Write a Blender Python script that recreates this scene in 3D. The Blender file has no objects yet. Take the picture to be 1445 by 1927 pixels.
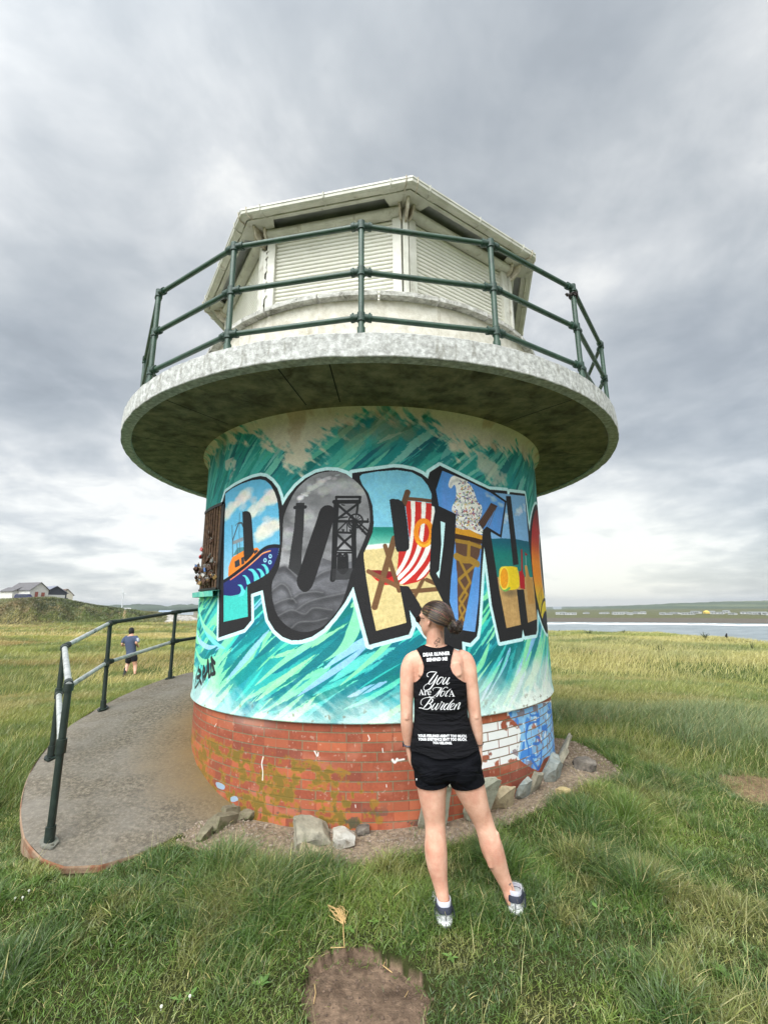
import bpy, bmesh, math, random
import numpy as np
from mathutils import Vector, Matrix
from mathutils.bvhtree import BVHTree
from math import sin, cos, pi, radians, degrees, hypot, atan2, sqrt, tan

random.seed(7)
RNG = np.random.default_rng(11)
scene = bpy.context.scene
COL = scene.collection

# ------------------------------------------------------------------ camera
CAM_H = 1.75
F_PX, PITCH, ROLL = 847.53, 0.20929, -0.009125      # focal length in pixels of a 1445 x 1927 frame
c_fwd = np.array([0, cos(PITCH), sin(PITCH)])
_u = np.array([0, -sin(PITCH), cos(PITCH)]); _r = np.array([1.0, 0, 0])
c_right = cos(ROLL)*_r + sin(ROLL)*_u
c_up = -sin(ROLL)*_r + cos(ROLL)*_u
cd = bpy.data.cameras.new('camera'); cam = bpy.data.objects.new('camera', cd); COL.objects.link(cam)
cam.matrix_world = Matrix(((c_right[0], c_up[0], -c_fwd[0], 0), (c_right[1], c_up[1], -c_fwd[1], 0),
                           (c_right[2], c_up[2], -c_fwd[2], CAM_H), (0, 0, 0, 1)))
cd.sensor_fit = 'VERTICAL'; cd.sensor_height = 24.0; cd.lens = F_PX/1927*24.0
cd.clip_start = 0.05; cd.clip_end = 20000
scene.camera = cam

def rayd(x, y):
    return c_fwd + c_right*((x-722.5)/F_PX) + c_up*((963.5-y)/F_PX)
def on_z(x, y, z):
    d = rayd(x, y); t = (z-CAM_H)/d[2]; return Vector((d[0]*t, d[1]*t, z))
def on_y(x, y, Y):
    d = rayd(x, y); t = Y/d[1]; return Vector((d[0]*t, Y, CAM_H+d[2]*t))

# ------------------------------------------------------------------ world and sun
scene.view_settings.view_transform = 'Standard'; scene.view_settings.look = 'None'
scene.view_settings.gamma = 1.0; scene.view_settings.exposure = 0.30
SUN_EL, SUN_AZ = radians(48), radians(205)            # azimuth clockwise from +Y: behind the camera, to the left
world = bpy.data.worlds.new("World"); scene.world = world; world.use_nodes = True
wn = world.node_tree; wn.nodes.clear()
def N(nt, typ, **kw):
    n = nt.nodes.new(typ)
    for k, v in kw.items():
        if k.startswith('i_'):
            key = k[2:]
            key = int(key) if key.isdigit() else key.replace('_', ' ')
            n.inputs[key].default_value = v
        else: setattr(n, k, v)
    return n
def L(nt, a, b): nt.links.new(a, b)
def ramp(nt, fac, stops, interp='LINEAR'):
    r = nt.nodes.new('ShaderNodeValToRGB'); r.color_ramp.interpolation = interp
    el = r.color_ramp.elements
    while len(el) > 1: el.remove(el[-1])
    for i, (p, c) in enumerate(stops):
        e = el[0] if i == 0 else el.new(p)
        e.position = p; e.color = (*c, 1) if len(c) == 3 else c
    if fac is not None: L(nt, fac, r.inputs[0])
    return r
def srgb(r, g, b):
    f = lambda c: (c/255/12.92 if c/255 <= .04045 else ((c/255+.055)/1.055)**2.4)
    return (f(r), f(g), f(b))
def math_n(nt, op, a, b=None, c=None, clamp=False):
    m = nt.nodes.new('ShaderNodeMath'); m.operation = op; m.use_clamp = clamp
    for i, v in enumerate((a, b, c)):
        if v is None: continue
        if isinstance(v, (int, float)): m.inputs[i].default_value = v
        else: L(nt, v, m.inputs[i])
    return m.outputs[0]
def mixc(nt, fac, a, b, mode='MIX'):
    m = nt.nodes.new('ShaderNodeMix'); m.data_type = 'RGBA'; m.blend_type = mode
    for s, v in ((0, fac), (6, a), (7, b)):
        if isinstance(v, (int, float)): m.inputs[s].default_value = v
        elif isinstance(v, (tuple, list)): m.inputs[s].default_value = (*v, 1) if len(v) == 3 else v
        else: L(nt, v, m.inputs[s])
    return m.outputs[2]

tc = N(wn, 'ShaderNodeTexCoord')
sep = N(wn, 'ShaderNodeSeparateXYZ'); L(wn, tc.outputs['Generated'], sep.inputs[0])
zc = math_n(wn, 'MAXIMUM', sep.outputs[2], 0.0)
zz = math_n(wn, 'ADD', zc, 0.22)
px_ = math_n(wn, 'DIVIDE', sep.outputs[0], zz); py_ = math_n(wn, 'DIVIDE', sep.outputs[1], zz)
cmb = N(wn, 'ShaderNodeCombineXYZ'); L(wn, px_, cmb.inputs[0]); L(wn, py_, cmb.inputs[1])
n1 = N(wn, 'ShaderNodeTexNoise', i_Scale=1.15, i_Detail=7.0, i_Roughness=0.52, i_Distortion=0.35); L(wn, cmb.outputs[0], n1.inputs['Vector'])
n2 = N(wn, 'ShaderNodeTexNoise', i_Scale=3.4, i_Detail=9.0, i_Roughness=0.56, i_Distortion=0.25); L(wn, cmb.outputs[0], n2.inputs['Vector'])
def blob(px, py, sharp):
    d = rayd(px, py); d = d/np.linalg.norm(d)
    v = N(wn, 'ShaderNodeVectorMath', operation='DOT_PRODUCT'); L(wn, tc.outputs['Generated'], v.inputs[0]); v.inputs[1].default_value = tuple(d)
    m = math_n(wn, 'MAXIMUM', v.outputs['Value'], 0.0)
    return math_n(wn, 'POWER', m, sharp)
val = math_n(wn, 'MULTIPLY_ADD', n1.outputs[0], 0.85, -0.145)
val = math_n(wn, 'MULTIPLY_ADD', n2.outputs[0], 0.62, val)
for (bx, by, sh, amp) in [(60, 60, 14, -.10), (490, 330, 90, .13), (400, 130, 60, .10), (60, 300, 40, .07), (620, 300, 120, -.08), (40, 230, 60, .08), (60, 900, 40, .11), (300, 1000, 60, .08), (1150, 560, 40, .06),
                          (1150, 1080, 60, .26), (250, 880, 60, .08), (900, 120, 14, -.14), (1100, 330, 30, -.06), (1250, 880, 60, -.08), (130, 620, 30, -.08), (120, 700, 60, -.12), (1420, 760, 40, -.08), (200, 1090, 200, -.05), (1390, 140, 60, .08), (650, 480, 40, .02)]:
    val = math_n(wn, 'MULTIPLY_ADD', blob(bx, by, sh), amp, val)
cr = ramp(wn, val, [(0.18, srgb(139, 145, 149)), (0.36, srgb(161, 167, 172)), (0.50, srgb(181, 186, 189)), (0.62, srgb(204, 207, 208)), (0.76, srgb(240, 240, 236))])
warm = math_n(wn, 'MULTIPLY', blob(1150, 1120, 50), 0.5)
col = mixc(wn, warm, cr.outputs[0], srgb(238, 236, 220))
sky = N(wn, 'ShaderNodeTexSky', sky_type='NISHITA', sun_disc=False, sun_elevation=SUN_EL, sun_rotation=SUN_AZ)
bg2 = N(wn, 'ShaderNodeBackground', i_Strength=0.02); L(wn, sky.outputs[0], bg2.inputs[0])
# added glow towards the veiled sun, unseen behind the camera, to brighten the scene
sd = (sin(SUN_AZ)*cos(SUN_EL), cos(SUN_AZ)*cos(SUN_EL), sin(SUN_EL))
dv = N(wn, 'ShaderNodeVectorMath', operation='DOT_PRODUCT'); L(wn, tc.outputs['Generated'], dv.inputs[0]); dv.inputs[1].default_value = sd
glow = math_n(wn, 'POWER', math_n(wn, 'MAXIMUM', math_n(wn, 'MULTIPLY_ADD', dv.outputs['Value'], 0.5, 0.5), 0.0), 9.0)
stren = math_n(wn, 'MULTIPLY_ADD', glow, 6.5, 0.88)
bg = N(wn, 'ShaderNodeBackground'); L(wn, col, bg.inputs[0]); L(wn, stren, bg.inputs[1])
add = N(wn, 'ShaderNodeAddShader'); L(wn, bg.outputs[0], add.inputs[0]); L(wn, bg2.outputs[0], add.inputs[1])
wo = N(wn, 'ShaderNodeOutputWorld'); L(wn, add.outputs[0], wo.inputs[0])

sl = bpy.data.lights.new('sun', 'SUN'); sl.energy = 1.5; sl.angle = radians(35); sl.color = (1.0, 0.97, 0.92)
sun = bpy.data.objects.new('sun', sl); COL.objects.link(sun)
sun.rotation_euler = Vector(sd).to_track_quat('Z', 'Y').to_euler()
sun.location = (0, 0, 30)

# ------------------------------------------------------------------ helpers
def tag(o, label=None, cat=None, group=None, kind=None):
    if label: o['label'] = label
    if cat: o['category'] = cat
    if group: o['group'] = group
    if kind: o['kind'] = kind
    return o
def empty(name, loc=(0, 0, 0), rz=0, label=None, cat=None, group=None):
    o = bpy.data.objects.new(name, None); COL.objects.link(o); o.location = loc; o.rotation_euler = (0, 0, rz)
    o.empty_display_size = 0.1
    return tag(o, label, cat, group)
LOCAL = [False]      # True while parts are modelled in their thing's own coordinates
def link(name, me, mat=None, parent=None, smooth=False):
    o = bpy.data.objects.new(name, me); COL.objects.link(o)
    if mat is not None and not me.materials: me.materials.append(mat)
    if smooth: me.polygons.foreach_set('use_smooth', [True]*len(me.polygons))
    if parent is not None:
        o.parent = parent
        if not LOCAL[0]: o.matrix_parent_inverse = world_m(parent).inverted()
    return o
def world_m(o):
    m = Matrix.LocRotScale(o.location, o.rotation_euler, o.scale)
    if o.parent is not None: m = world_m(o.parent) @ o.matrix_parent_inverse @ m
    return m
class MB:
    """collects faces for ONE mesh"""
    def __init__(s): s.v = []; s.f = []; s.uv = None
    def add(s, vs, fs):
        b = len(s.v); s.v += [tuple(v) for v in vs]; s.f += [tuple(i+b for i in f) for f in fs]; return s
    def box(s, cx, cy, cz, sx, sy, sz, rz=0, M=None, tx=1.0):
        vs = []
        for dz in (-.5, .5):
            k = tx if dz > 0 else 1.0
            for dx, dy in ((-.5, -.5), (.5, -.5), (.5, .5), (-.5, .5)):
                x, y = dx*sx*k, dy*sy*k
                p = Vector((cx+x*cos(rz)-y*sin(rz), cy+x*sin(rz)+y*cos(rz), cz+dz*sz))
                vs.append(M @ p if M is not None else p)
        return s.add(vs, [(3, 2, 1, 0), (4, 5, 6, 7), (0, 1, 5, 4), (1, 2, 6, 5), (2, 3, 7, 6), (3, 0, 4, 7)])
    def tube(s, pts, r, n=10, caps=True, closed=False):
        pts = [Vector(p) for p in pts]; m = len(pts)
        rs = r if isinstance(r, (list, tuple)) else [r]*m
        vs = []; prev = None
        for i, p in enumerate(pts):
            if closed: t = (pts[(i+1) % m]-pts[i-1]).normalized()
            else:
                t = (pts[min(i+1, m-1)]-pts[max(i-1, 0)])
                t = t.normalized() if t.length > 1e-9 else Vector((0, 0, 1))
            if prev is None: a = t.orthogonal().normalized()
            else:
                a = prev - t*prev.dot(t); a = a.normalized() if a.length > 1e-6 else t.orthogonal().normalized()
            prev = a; b = t.cross(a)
            for k in range(n):
                th = 2*pi*k/n; vs.append(p + (a*cos(th)+b*sin(th))*rs[i])
        fs = []
        for i in range(m if closed else m-1):
            j = (i+1) % m
            for k in range(n):
                k2 = (k+1) % n; fs.append((i*n+k, i*n+k2, j*n+k2, j*n+k))
        if caps and not closed: fs += [tuple(range(n-1, -1, -1)), tuple((m-1)*n+k for k in range(n))]
        return s.add(vs, fs)
    def lathe(s, prof, c=(0, 0), n=64, a0=0.0, a1=2*pi):
        full = abs(a1-a0-2*pi) < 1e-6; m = n if full else n+1; k = len(prof)
        vs = [(c[0]+r*cos(a0+(a1-a0)*i/n), c[1]+r*sin(a0+(a1-a0)*i/n), z) for i in range(m) for r, z in prof]
        fs = []
        for i in range(n):
            j = (i+1) % m
            for q in range(k-1): fs.append((i*k+q, j*k+q, j*k+q+1, i*k+q+1))
        return s.add(vs, fs)
    def prism(s, poly, z0, z1, M=None):
        n = len(poly); vs = [Vector((x, y, z)) for z in (z0, z1) for x, y in poly]
        if M is not None: vs = [M @ v for v in vs]
        return s.add(vs, [tuple(range(n-1, -1, -1)), tuple(range(n, 2*n))]+[(i, (i+1) % n, n+(i+1) % n, n+i) for i in range(n)])
    def mesh(s, name='m'):
        me = bpy.data.meshes.new(name); me.from_pydata(s.v, [], s.f); me.validate(); me.update(); return me
    def build(s, name, mat, parent=None, smooth=False, bevel=0):
        me = s.mesh(name)
        if smooth and bevel == 0:
            o = link(name, me, mat, parent, True)
            md = None
            shade_auto(me)
            return o
        o = link(name, me, mat, parent, smooth)
        if bevel:
            b = o.modifiers.new('bevel', 'BEVEL'); b.width = bevel; b.segments = 2; b.limit_method = 'ANGLE'; b.angle_limit = radians(35)
        return o
def shade_auto(me, ang=40):
    bm = bmesh.new(); bm.from_mesh(me)
    for e in bm.edges:
        e.smooth = len(e.link_faces) == 2 and e.calc_face_angle(0) < radians(ang)
    for f in bm.faces: f.smooth = True
    bm.to_mesh(me); bm.free()

def hash2(ix, iy, seed=0):
    h = (ix.astype(np.int64)*374761393 + iy.astype(np.int64)*668265263 + seed*1442695041) & 0xffffffff
    h = ((h ^ (h >> 13))*1274126177) & 0xffffffff
    return ((h ^ (h >> 16)) & 0xffff)/65535.0
def vnoise(x, y, seed=0):
    x = np.asarray(x, float); y = np.asarray(y, float)
    ix = np.floor(x); iy = np.floor(y); fx = x-ix; fy = y-iy
    fx = fx*fx*(3-2*fx); fy = fy*fy*(3-2*fy)
    a = hash2(ix, iy, seed); b = hash2(ix+1, iy, seed); c = hash2(ix, iy+1, seed); d = hash2(ix+1, iy+1, seed)
    return (a*(1-fx)+b*fx)*(1-fy)+(c*(1-fx)+d*fx)*fy
def fbm(x, y, seed=0, oct=4):
    s = 0; a = .5; t = 0
    for i in range(oct):
        s = s + a*vnoise(x*2**i, y*2**i, seed+i*17); t += a; a *= .5
    return s/t
def sstep(a, b, x):
    t = np.clip((np.asarray(x, float)-a)/(b-a), 0, 1); return t*t*(3-2*t)
def inpoly(X, Y, poly):
    P = np.asarray(poly, float); X = np.asarray(X, float); r = np.zeros(X.shape, bool)
    for i in range(len(P)):
        x1, y1 = P[i]; x2, y2 = P[i-1]
        if y1 == y2: continue
        c = ((y1 > Y) != (y2 > Y)) & (X < (x2-x1)*(Y-y1)/(y2-y1)+x1); r ^= c
    return r

# ------------------------------------------------------------------ materials
def newmat(name):
    m = bpy.data.materials.new(name); m.use_nodes = True; nt = m.node_tree
    return m, nt, nt.nodes['Principled BSDF']
def noisy(name, c1, c2, scale=8, rough=.8, bump=.0, bscale=None, detail=6, metal=0, stops=(.35, .65), c3=None, s3=2.0, t3=(.55, .7), spec=.5, dist=0.0, bdist=.01, drip=0):
    """procedural: two colours mixed by noise, an optional third in patches, bump"""
    m, nt, bs = newmat(name)
    t = N(nt, 'ShaderNodeTexCoord')
    n = N(nt, 'ShaderNodeTexNoise', i_Scale=scale, i_Detail=float(detail), i_Roughness=.6, i_Distortion=dist); L(nt, t.outputs['Object'], n.inputs['Vector'])
    c = ramp(nt, n.outputs[0], [(stops[0], c1), (stops[1], c2)]).outputs[0]
    if c3 is not None:
        n3 = N(nt, 'ShaderNodeTexNoise', i_Scale=s3, i_Detail=8.0, i_Roughness=.65, i_Distortion=.4)
        if drip:
            mp = N(nt, 'ShaderNodeMapping'); mp.inputs['Scale'].default_value = (1, 1, drip); L(nt, t.outputs['Object'], mp.inputs[0]); L(nt, mp.outputs[0], n3.inputs['Vector'])
        else: L(nt, t.outputs['Object'], n3.inputs['Vector'])
        f = ramp(nt, n3.outputs[0], [(t3[0], (0, 0, 0)), (t3[1], (1, 1, 1))]).outputs[0]
        c = mixc(nt, f, c, c3)
    L(nt, c, bs.inputs['Base Color']); bs.inputs['Roughness'].default_value = rough; bs.inputs['Metallic'].default_value = metal
    bs.inputs['Specular IOR Level'].default_value = spec
    if bump:
        nb = N(nt, 'ShaderNodeTexNoise', i_Scale=bscale or scale*4, i_Detail=5.0, i_Roughness=.6); L(nt, t.outputs['Object'], nb.inputs['Vector'])
        b = N(nt, 'ShaderNodeBump', i_Strength=bump, i_Distance=bdist); L(nt, nb.outputs[0], b.inputs['Height']); L(nt, b.outputs[0], bs.inputs['Normal'])
    return m
M = {}
M['deck'] = noisy('weathered_concrete', srgb(150, 150, 146), srgb(206, 207, 204), 26, .9, .6, 60, c3=srgb(122, 120, 108), s3=16, t3=(.54, .76), detail=10, drip=.22)
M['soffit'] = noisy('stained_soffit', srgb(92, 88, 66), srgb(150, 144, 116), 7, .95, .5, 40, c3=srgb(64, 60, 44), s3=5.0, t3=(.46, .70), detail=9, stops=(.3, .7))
M['plinth'] = noisy('cream_render', srgb(194, 188, 172), srgb(222, 218, 206), 12, .9, .5, 90, c3=srgb(150, 138, 112), s3=9, t3=(.56, .76), drip=.2)
M['coping'] = noisy('grey_coping', srgb(150, 148, 140), srgb(205, 204, 198), 18, .9, .5, 70, c3=srgb(110, 108, 100), s3=9, t3=(.52, .64))
M['pvc'] = noisy('off_white_plastic', srgb(182, 181, 168), srgb(204, 203, 192), 5, .42, c3=srgb(128, 116, 92), s3=9, t3=(.58, .78), drip=.5)
M['pvc_dirty'] = noisy('grimy_plastic', srgb(150, 138, 116), srgb(212, 205, 188), 9, .55, .2, 40, c3=srgb(92, 72, 52), s3=14, t3=(.55, .72))
M['shutter'] = noisy('shutter_white', srgb(206, 204, 192), srgb(220, 219, 208), 3, .4, c3=srgb(205, 202, 188), s3=3, t3=(.55, .8))
M['recess'] = noisy('grey_board', srgb(140, 142, 140), srgb(166, 168, 164), 4, .7)
M['green'] = noisy('green_rail_paint', srgb(34, 62, 48), srgb(46, 78, 60), 9, .42, .25, 60, c3=srgb(26, 46, 38), s3=16, t3=(.58, .68), spec=.6)
M['darkgreen'] = noisy('dark_green_rail_paint', srgb(26, 36, 32), srgb(38, 50, 44), 9, .45, .3, 60, c3=srgb(96, 96, 88), s3=18, t3=(.66, .70))
M['galv'] = noisy('worn_galvanised', srgb(160, 164, 162), srgb(205, 207, 204), 12, .38, .2, 60, metal=.35, c3=srgb(58, 66, 62), s3=9, t3=(.6, .68))
M['clampgreen'] = noisy('clamp_paint', srgb(28, 52, 42), srgb(40, 70, 58), 20, .5, .5, 60)
M['rust'] = noisy('rusty_bar', srgb(70, 52, 40), srgb(112, 86, 66), 30, .8, .4, 90)
M['black'] = noisy('black_frame', srgb(22, 22, 22), srgb(36, 34, 32), 20, .6)
M['white'] = noisy('white_render', srgb(214, 212, 204), srgb(228, 226, 218), 2, .85)
def simple(name, c, rough=.7, metal=0, var=.12, scale=10, bump=0):
    a = tuple(x*(1-var) for x in c); b = tuple(min(1, x*(1+var)) for x in c)
    return noisy(name, a, b, scale, rough, bump, metal=metal)
# ------------------------------------------------------------------ measured tower
TX, TY = -0.1396, 5.7083
RW, RB, RD = 2.0134, 1.9885, 2.8866
ZL, ZD, ZT = 0.8815, 3.4543, 3.6413
def tw(a, r, z): return Vector((TX+r*cos(radians(a)), TY+r*sin(radians(a)), z))
def wall_hit(px, py, R=RW):
    """photo pixels -> (arc length u, height z) on the round wall"""
    px = np.asarray(px, float); py = np.asarray(py, float)
    d = [c_fwd[i]+c_right[i]*((px-722.5)/F_PX)+c_up[i]*((963.5-py)/F_PX) for i in range(3)]
    a = d[0]**2+d[1]**2; b = -2*(d[0]*TX+d[1]*TY); c = TX**2+TY**2-R*R
    D = np.maximum(b*b-4*a*c, 0); t = (-b-np.sqrt(D))/2/a
    th = np.degrees(np.arctan2(d[1]*t-TY, d[0]*t-TX))
    return np.radians((th+270) % 360)*R, CAM_H+d[2]*t

# ------------------------------------------------------------------ terrain
D_Z = 0.15
def zpoly(pts, z=D_Z): return [tuple(on_z(x, y, z)[:2]) for x, y in pts]
HOLE = zpoly([(568, 1850), (585, 1818), (615, 1797), (660, 1788), (715, 1790), (760, 1808), (800, 1835), (812, 1862), (806, 1900), (790, 1935), (740, 1975), (640, 1978), (590, 1945), (566, 1900)], .1)
PATHR = zpoly([(1345, 1466), (1400, 1468), (1500, 1478), (1500, 1540), (1440, 1530), (1395, 1512), (1352, 1490)], .05)
PATHR2 = zpoly([(1040, 1326), (1110, 1342), (1180, 1358), (1120, 1362), (1060, 1352), (1040, 1345)], 0)
DIRT = zpoly([(330, 1600), (345, 1560), (420, 1520), (560, 1440), (1000, 1380), (1040, 1395), (1085, 1404), (1130, 1425), (1165, 1450), (1180, 1472), (1140, 1488), (1090, 1508), (1030, 1533), (950, 1566), (880, 1588), (800, 1604), (700, 1622), (600, 1628), (480, 1622), (400, 1618)])
def bank_top(az):    # azimuth in degrees -> top height of the dune bank
    return np.interp(az, [-70, -40, -36, -33, -31, -28.5, -26, -24.4, -23], [5.2, 4.1, 4.6, 3.2, 2.3, 1.4, .5, -.8, -1.6])
def ground_z(X, Y):
    X = np.asarray(X, float); Y = np.asarray(Y, float)
    r = np.hypot(X, Y); az = np.degrees(np.arctan2(X, Y)); rt = np.hypot(X-TX, Y-TY); at = np.degrees(np.arctan2(Y-TY, X-TX))
    back = np.abs(az) > 100
    z = .1-.6*sstep(6, 18, r)-.4*sstep(18, 50, r)
    z = z+(.05+.11*np.exp(-((at+25)/38)**2))*np.exp(-np.maximum(rt-2.15, 0)**2/.5**2)*(rt < 5)
    z = z-.12*np.exp(-((at+152)/16)**2)*np.exp(-((rt-3.5)/.4)**2)+.075*np.exp(-((at+118)/9)**2)*sstep(2.0, 2.3, rt)*sstep(3.9, 3.2, rt)+.10*np.exp(-((at+129)/8)**2)*sstep(3.12, 3.24, rt)*sstep(4.2, 3.4, rt)
    z = z+(fbm(X*.5, Y*.5, 3)-.5)*.12*sstep(2.5, 7, r)+(fbm(X*.12, Y*.12, 5)-.5)*.9*sstep(9, 40, r)
    z = z+(fbm(X*4, Y*4, 8)-.5)*.035
    z = z-.045*inpoly(X, Y, HOLE)+.02*(fbm(X*11, Y*11, 18)-.5)*inpoly(X, Y, HOLE)
    # bank on the left
    bk = sstep(-22.5, -27, az)*(~back)
    base = 106+6*(fbm(az*.8, az*0, 9)-.5)*2
    rise = sstep(0, 1, (r-base)/22)
    zb = z*(1-rise)+(bank_top(az)+1.5*sstep(135, 190, r)*sstep(-30, -36, az)+(fbm(X*.1, Y*.1, 21)-.5)*1.2*(1-sstep(.7, 1, rise)))*rise
    zb = np.where(rise > 0, zb, z)
    # beyond: drop to the sea on the right and behind the tower
    edge = np.interp(az, [-27, -22, -15, 0, 12, 19.8, 30.5, 39, 50, 80], [400, 112, 90, 60, 56, 54, 53, 42, 36, 30])
    edge = edge+3*(fbm(az*.35, az*0, 31)-.5)
    drop = sstep(0, 1, (r-edge)/14)
    zs = z*(1-drop)+(-3.2)*drop
    zs = zs-7.5*sstep(edge+10, edge+70, r)
    far = sstep(282, 330, r)
    zs = zs*(1-far)+(-6.4+(fbm(X*.02, Y*.02, 4)-.5)*1.2)*far
    rocky = sstep(-18, -22.4, az)*sstep(-60, -40, az)
    zs2 = np.maximum(zs, -4.0+1.2*sstep(180, 420, r)+(fbm(X*.3, Y*.3, 14)-.5)*.8)
    zs = zs*(1-rocky)+zs2*rocky
    z = zs*(1-bk)+np.where(r < 380, zb, zb*0-1)*bk
    # distant hills
    hl = np.interp(az, [-60, -41, -33, -31, -28, -25.5, -23, -18, 10, 19, 24, 28, 32, 36, 41, 60], [26, 26, 20, 18, 21, 15, 20, 16, -8, -8, -6, 2, 7, 11, 13, 14])
    hl = hl+(fbm(az*2.2, az*0+3, 40)-.5)*np.where(az < 0, 7, 4)
    hill = sstep(1150, 1750, r)
    z = np.where(back, .1, z*(1-hill)+hl*hill)
    return z
def gz(x, y): return float(ground_z(np.array([x]), np.array([y]))[0])
rr = [0.25]
while rr[-1] < 1.6: rr.append(rr[-1]*1.03)
while rr[-1] < 4.2: rr.append(rr[-1]*1.005)
while rr[-1] < 8: rr.append(rr[-1]*1.0125)
while rr[-1] < 140: rr.append(rr[-1]*1.018)
while rr[-1] < 9000: rr.append(rr[-1]*1.035)
az = np.concatenate([np.arange(-52, 52, .25), np.arange(52, 308, 4.0)])
NR, NA = len(rr), len(az)
RR, AA = np.meshgrid(np.array(rr), np.radians(az), indexing='ij')
GX, GY = RR*np.sin(AA), RR*np.cos(AA)
GZ = ground_z(GX.ravel(), GY.ravel()).reshape(GX.shape)
verts = np.stack([GX, GY, GZ], -1).reshape(-1, 3)
idx = np.arange(NR*NA).reshape(NR, NA); nx = np.roll(idx, -1, axis=1)
quads = np.stack([idx[:-1], nx[:-1], nx[1:], idx[1:]], -1).reshape(-1, 4)[:, ::-1]
def np_mesh(name, v, q, smooth=True):
    me = bpy.data.meshes.new(name); k = q.shape[1]
    me.vertices.add(len(v)); me.vertices.foreach_set('co', v.astype(np.float32).ravel())
    me.loops.add(q.size); me.loops.foreach_set('vertex_index', q.astype(np.int32).ravel())
    me.polygons.add(len(q)); me.polygons.foreach_set('loop_start', np.arange(0, q.size, k, dtype=np.int32))
    me.polygons.foreach_set('use_smooth', np.full(len(q), smooth)); me.update(calc_edges=True); return me
me = np_mesh('ground', verts, quads)
# material zones as a colour attribute: grass, dry grass, soil, shingle, heath
def gcolor(X, Y, Z):
    r = np.hypot(X, Y); az = np.degrees(np.arctan2(X, Y))
    n = fbm(X*.25, Y*.25, 60); n2 = fbm(X*1.3, Y*1.3, 61); n3 = fbm(X*.06, Y*.15, 62)
    def mix(a, b, t): return a*(1-t[:, None])+np.asarray(b)*t[:, None]
    c = np.tile(np.array(srgb(74, 88, 40)), (len(X), 1))
    c = mix(c, srgb(58, 62, 34), sstep(7, 2, r))
    c = mix(c, srgb(138, 130, 78), sstep(.42, .66, n)*sstep(7, 16, r)*.75)
    c = mix(c, srgb(172, 154, 104), sstep(.48, .68, n3)*sstep(16, 50, r)*.85*(az < 0))
    dn = (fbm(X*9, Y*9, 63)-.5)*.16
    dirt = inpoly(X+dn, Y+dn, DIRT)
    c = mix(c, srgb(150, 134, 116), dirt*1.0)
    c = mix(c, srgb(104, 92, 74), dirt*sstep(.5, .62, n2)*.6)
    hole = inpoly(X+dn, Y-dn, HOLE)
    c = mix(c, srgb(128, 108, 92), hole*1.0); c = mix(c, srgb(92, 76, 64), hole*sstep(.45, .65, fbm(X*7, Y*7, 77))*.7)
    pr = inpoly(X+dn, Y+dn, PATHR) | inpoly(X+dn*2, Y+dn*2, PATHR2)
    c = mix(c, srgb(140, 118, 92), pr*1.0)
    # the bank
    bk = sstep(-22.5, -26, az)*sstep(104, 109, r)*(az > -100)
    c = mix(c, srgb(84, 88, 52), bk); c = mix(c, srgb(112, 96, 70), bk*sstep(.45, .62, fbm(X*.08, Y*.16, 64))*.9); c = mix(c, srgb(60, 66, 40), bk*sstep(.5, .6, fbm(X*.35, Y*.35, 65))*.8); c = mix(c, srgb(128, 118, 84), bk*sstep(.52, .66, fbm(X*.7, Y*.7, 66))*.6)
    path = np.exp(-((az+29.4-.8*np.sin(r*.25)*.3)/.25)**2)*sstep(108, 114, r)*(r < 135)
    c = mix(c, srgb(176, 150, 118), path*.8)
    sea = (1-bk)*sstep(0, 6, r-(np.interp(az, [-27, -22, -15, 0, 12, 19.8, 30.5, 39, 50, 80], [400, 112, 90, 60, 56, 54, 53, 42, 36, 30])+6))*(np.abs(az) < 100)
    c = mix(c, srgb(98, 92, 84), sea*1.0)
    c = mix(c, srgb(96, 90, 82), sea*sstep(-7.4, -8.0, Z)*.9)
    c = mix(c, srgb(92, 94, 62), sea*sstep(345, 370, r)*1.0)
    c = mix(c, srgb(128, 122, 106), (1-bk)*sstep(-18, -22, az)*sstep(100, 118, r)*(r < 700)*(az > -60))
    hl = sstep(1000, 1250, r)
    c = mix(c, srgb(72, 86, 66), hl*1.0); c = mix(c, srgb(52, 66, 48), hl*sstep(.42, .6, fbm(X*.012, Z*.08, 70))*(az < 0)); c = mix(c, srgb(98, 108, 82), hl*sstep(.5, .6, fbm(X*.006, Z*.1, 71))*(az > 0))
    return c
def set_col(me, name, c):
    at = me.color_attributes.new(name, 'FLOAT_COLOR', 'POINT')
    a = np.ones((len(c), 4), np.float32); a[:, :3] = c; at.data.foreach_set('color', a.ravel())
set_col(me, 'zone', gcolor(verts[:, 0], verts[:, 1], verts[:, 2]))
m, nt, bs = newmat('ground')
at = N(nt, 'ShaderNodeAttribute', attribute_name='zone'); tcg = N(nt, 'ShaderNodeTexCoord')
ng = N(nt, 'ShaderNodeTexNoise', i_Scale=26.0, i_Detail=8.0, i_Roughness=.7); L(nt, tcg.outputs['Object'], ng.inputs['Vector'])
ng2 = N(nt, 'ShaderNodeTexNoise', i_Scale=3.0, i_Detail=8.0, i_Roughness=.7); L(nt, tcg.outputs['Object'], ng2.inputs['Vector'])
vg = N(nt, 'ShaderNodeTexVoronoi', i_Scale=48.0); L(nt, tcg.outputs['Object'], vg.inputs['Vector'])
f = ramp(nt, ng.outputs[0], [(.3, (.55, .55, .55)), (.7, (1.35, 1.33, 1.3))]).outputs[0]
f2 = ramp(nt, ng2.outputs[0], [(.3, (.75, .75, .75)), (.7, (1.2, 1.2, 1.2))]).outputs[0]
f3 = ramp(nt, vg.outputs['Color'], [(0, (.75, .75, .75)), (1, (1.25, 1.25, 1.22))]).outputs[0]
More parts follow.
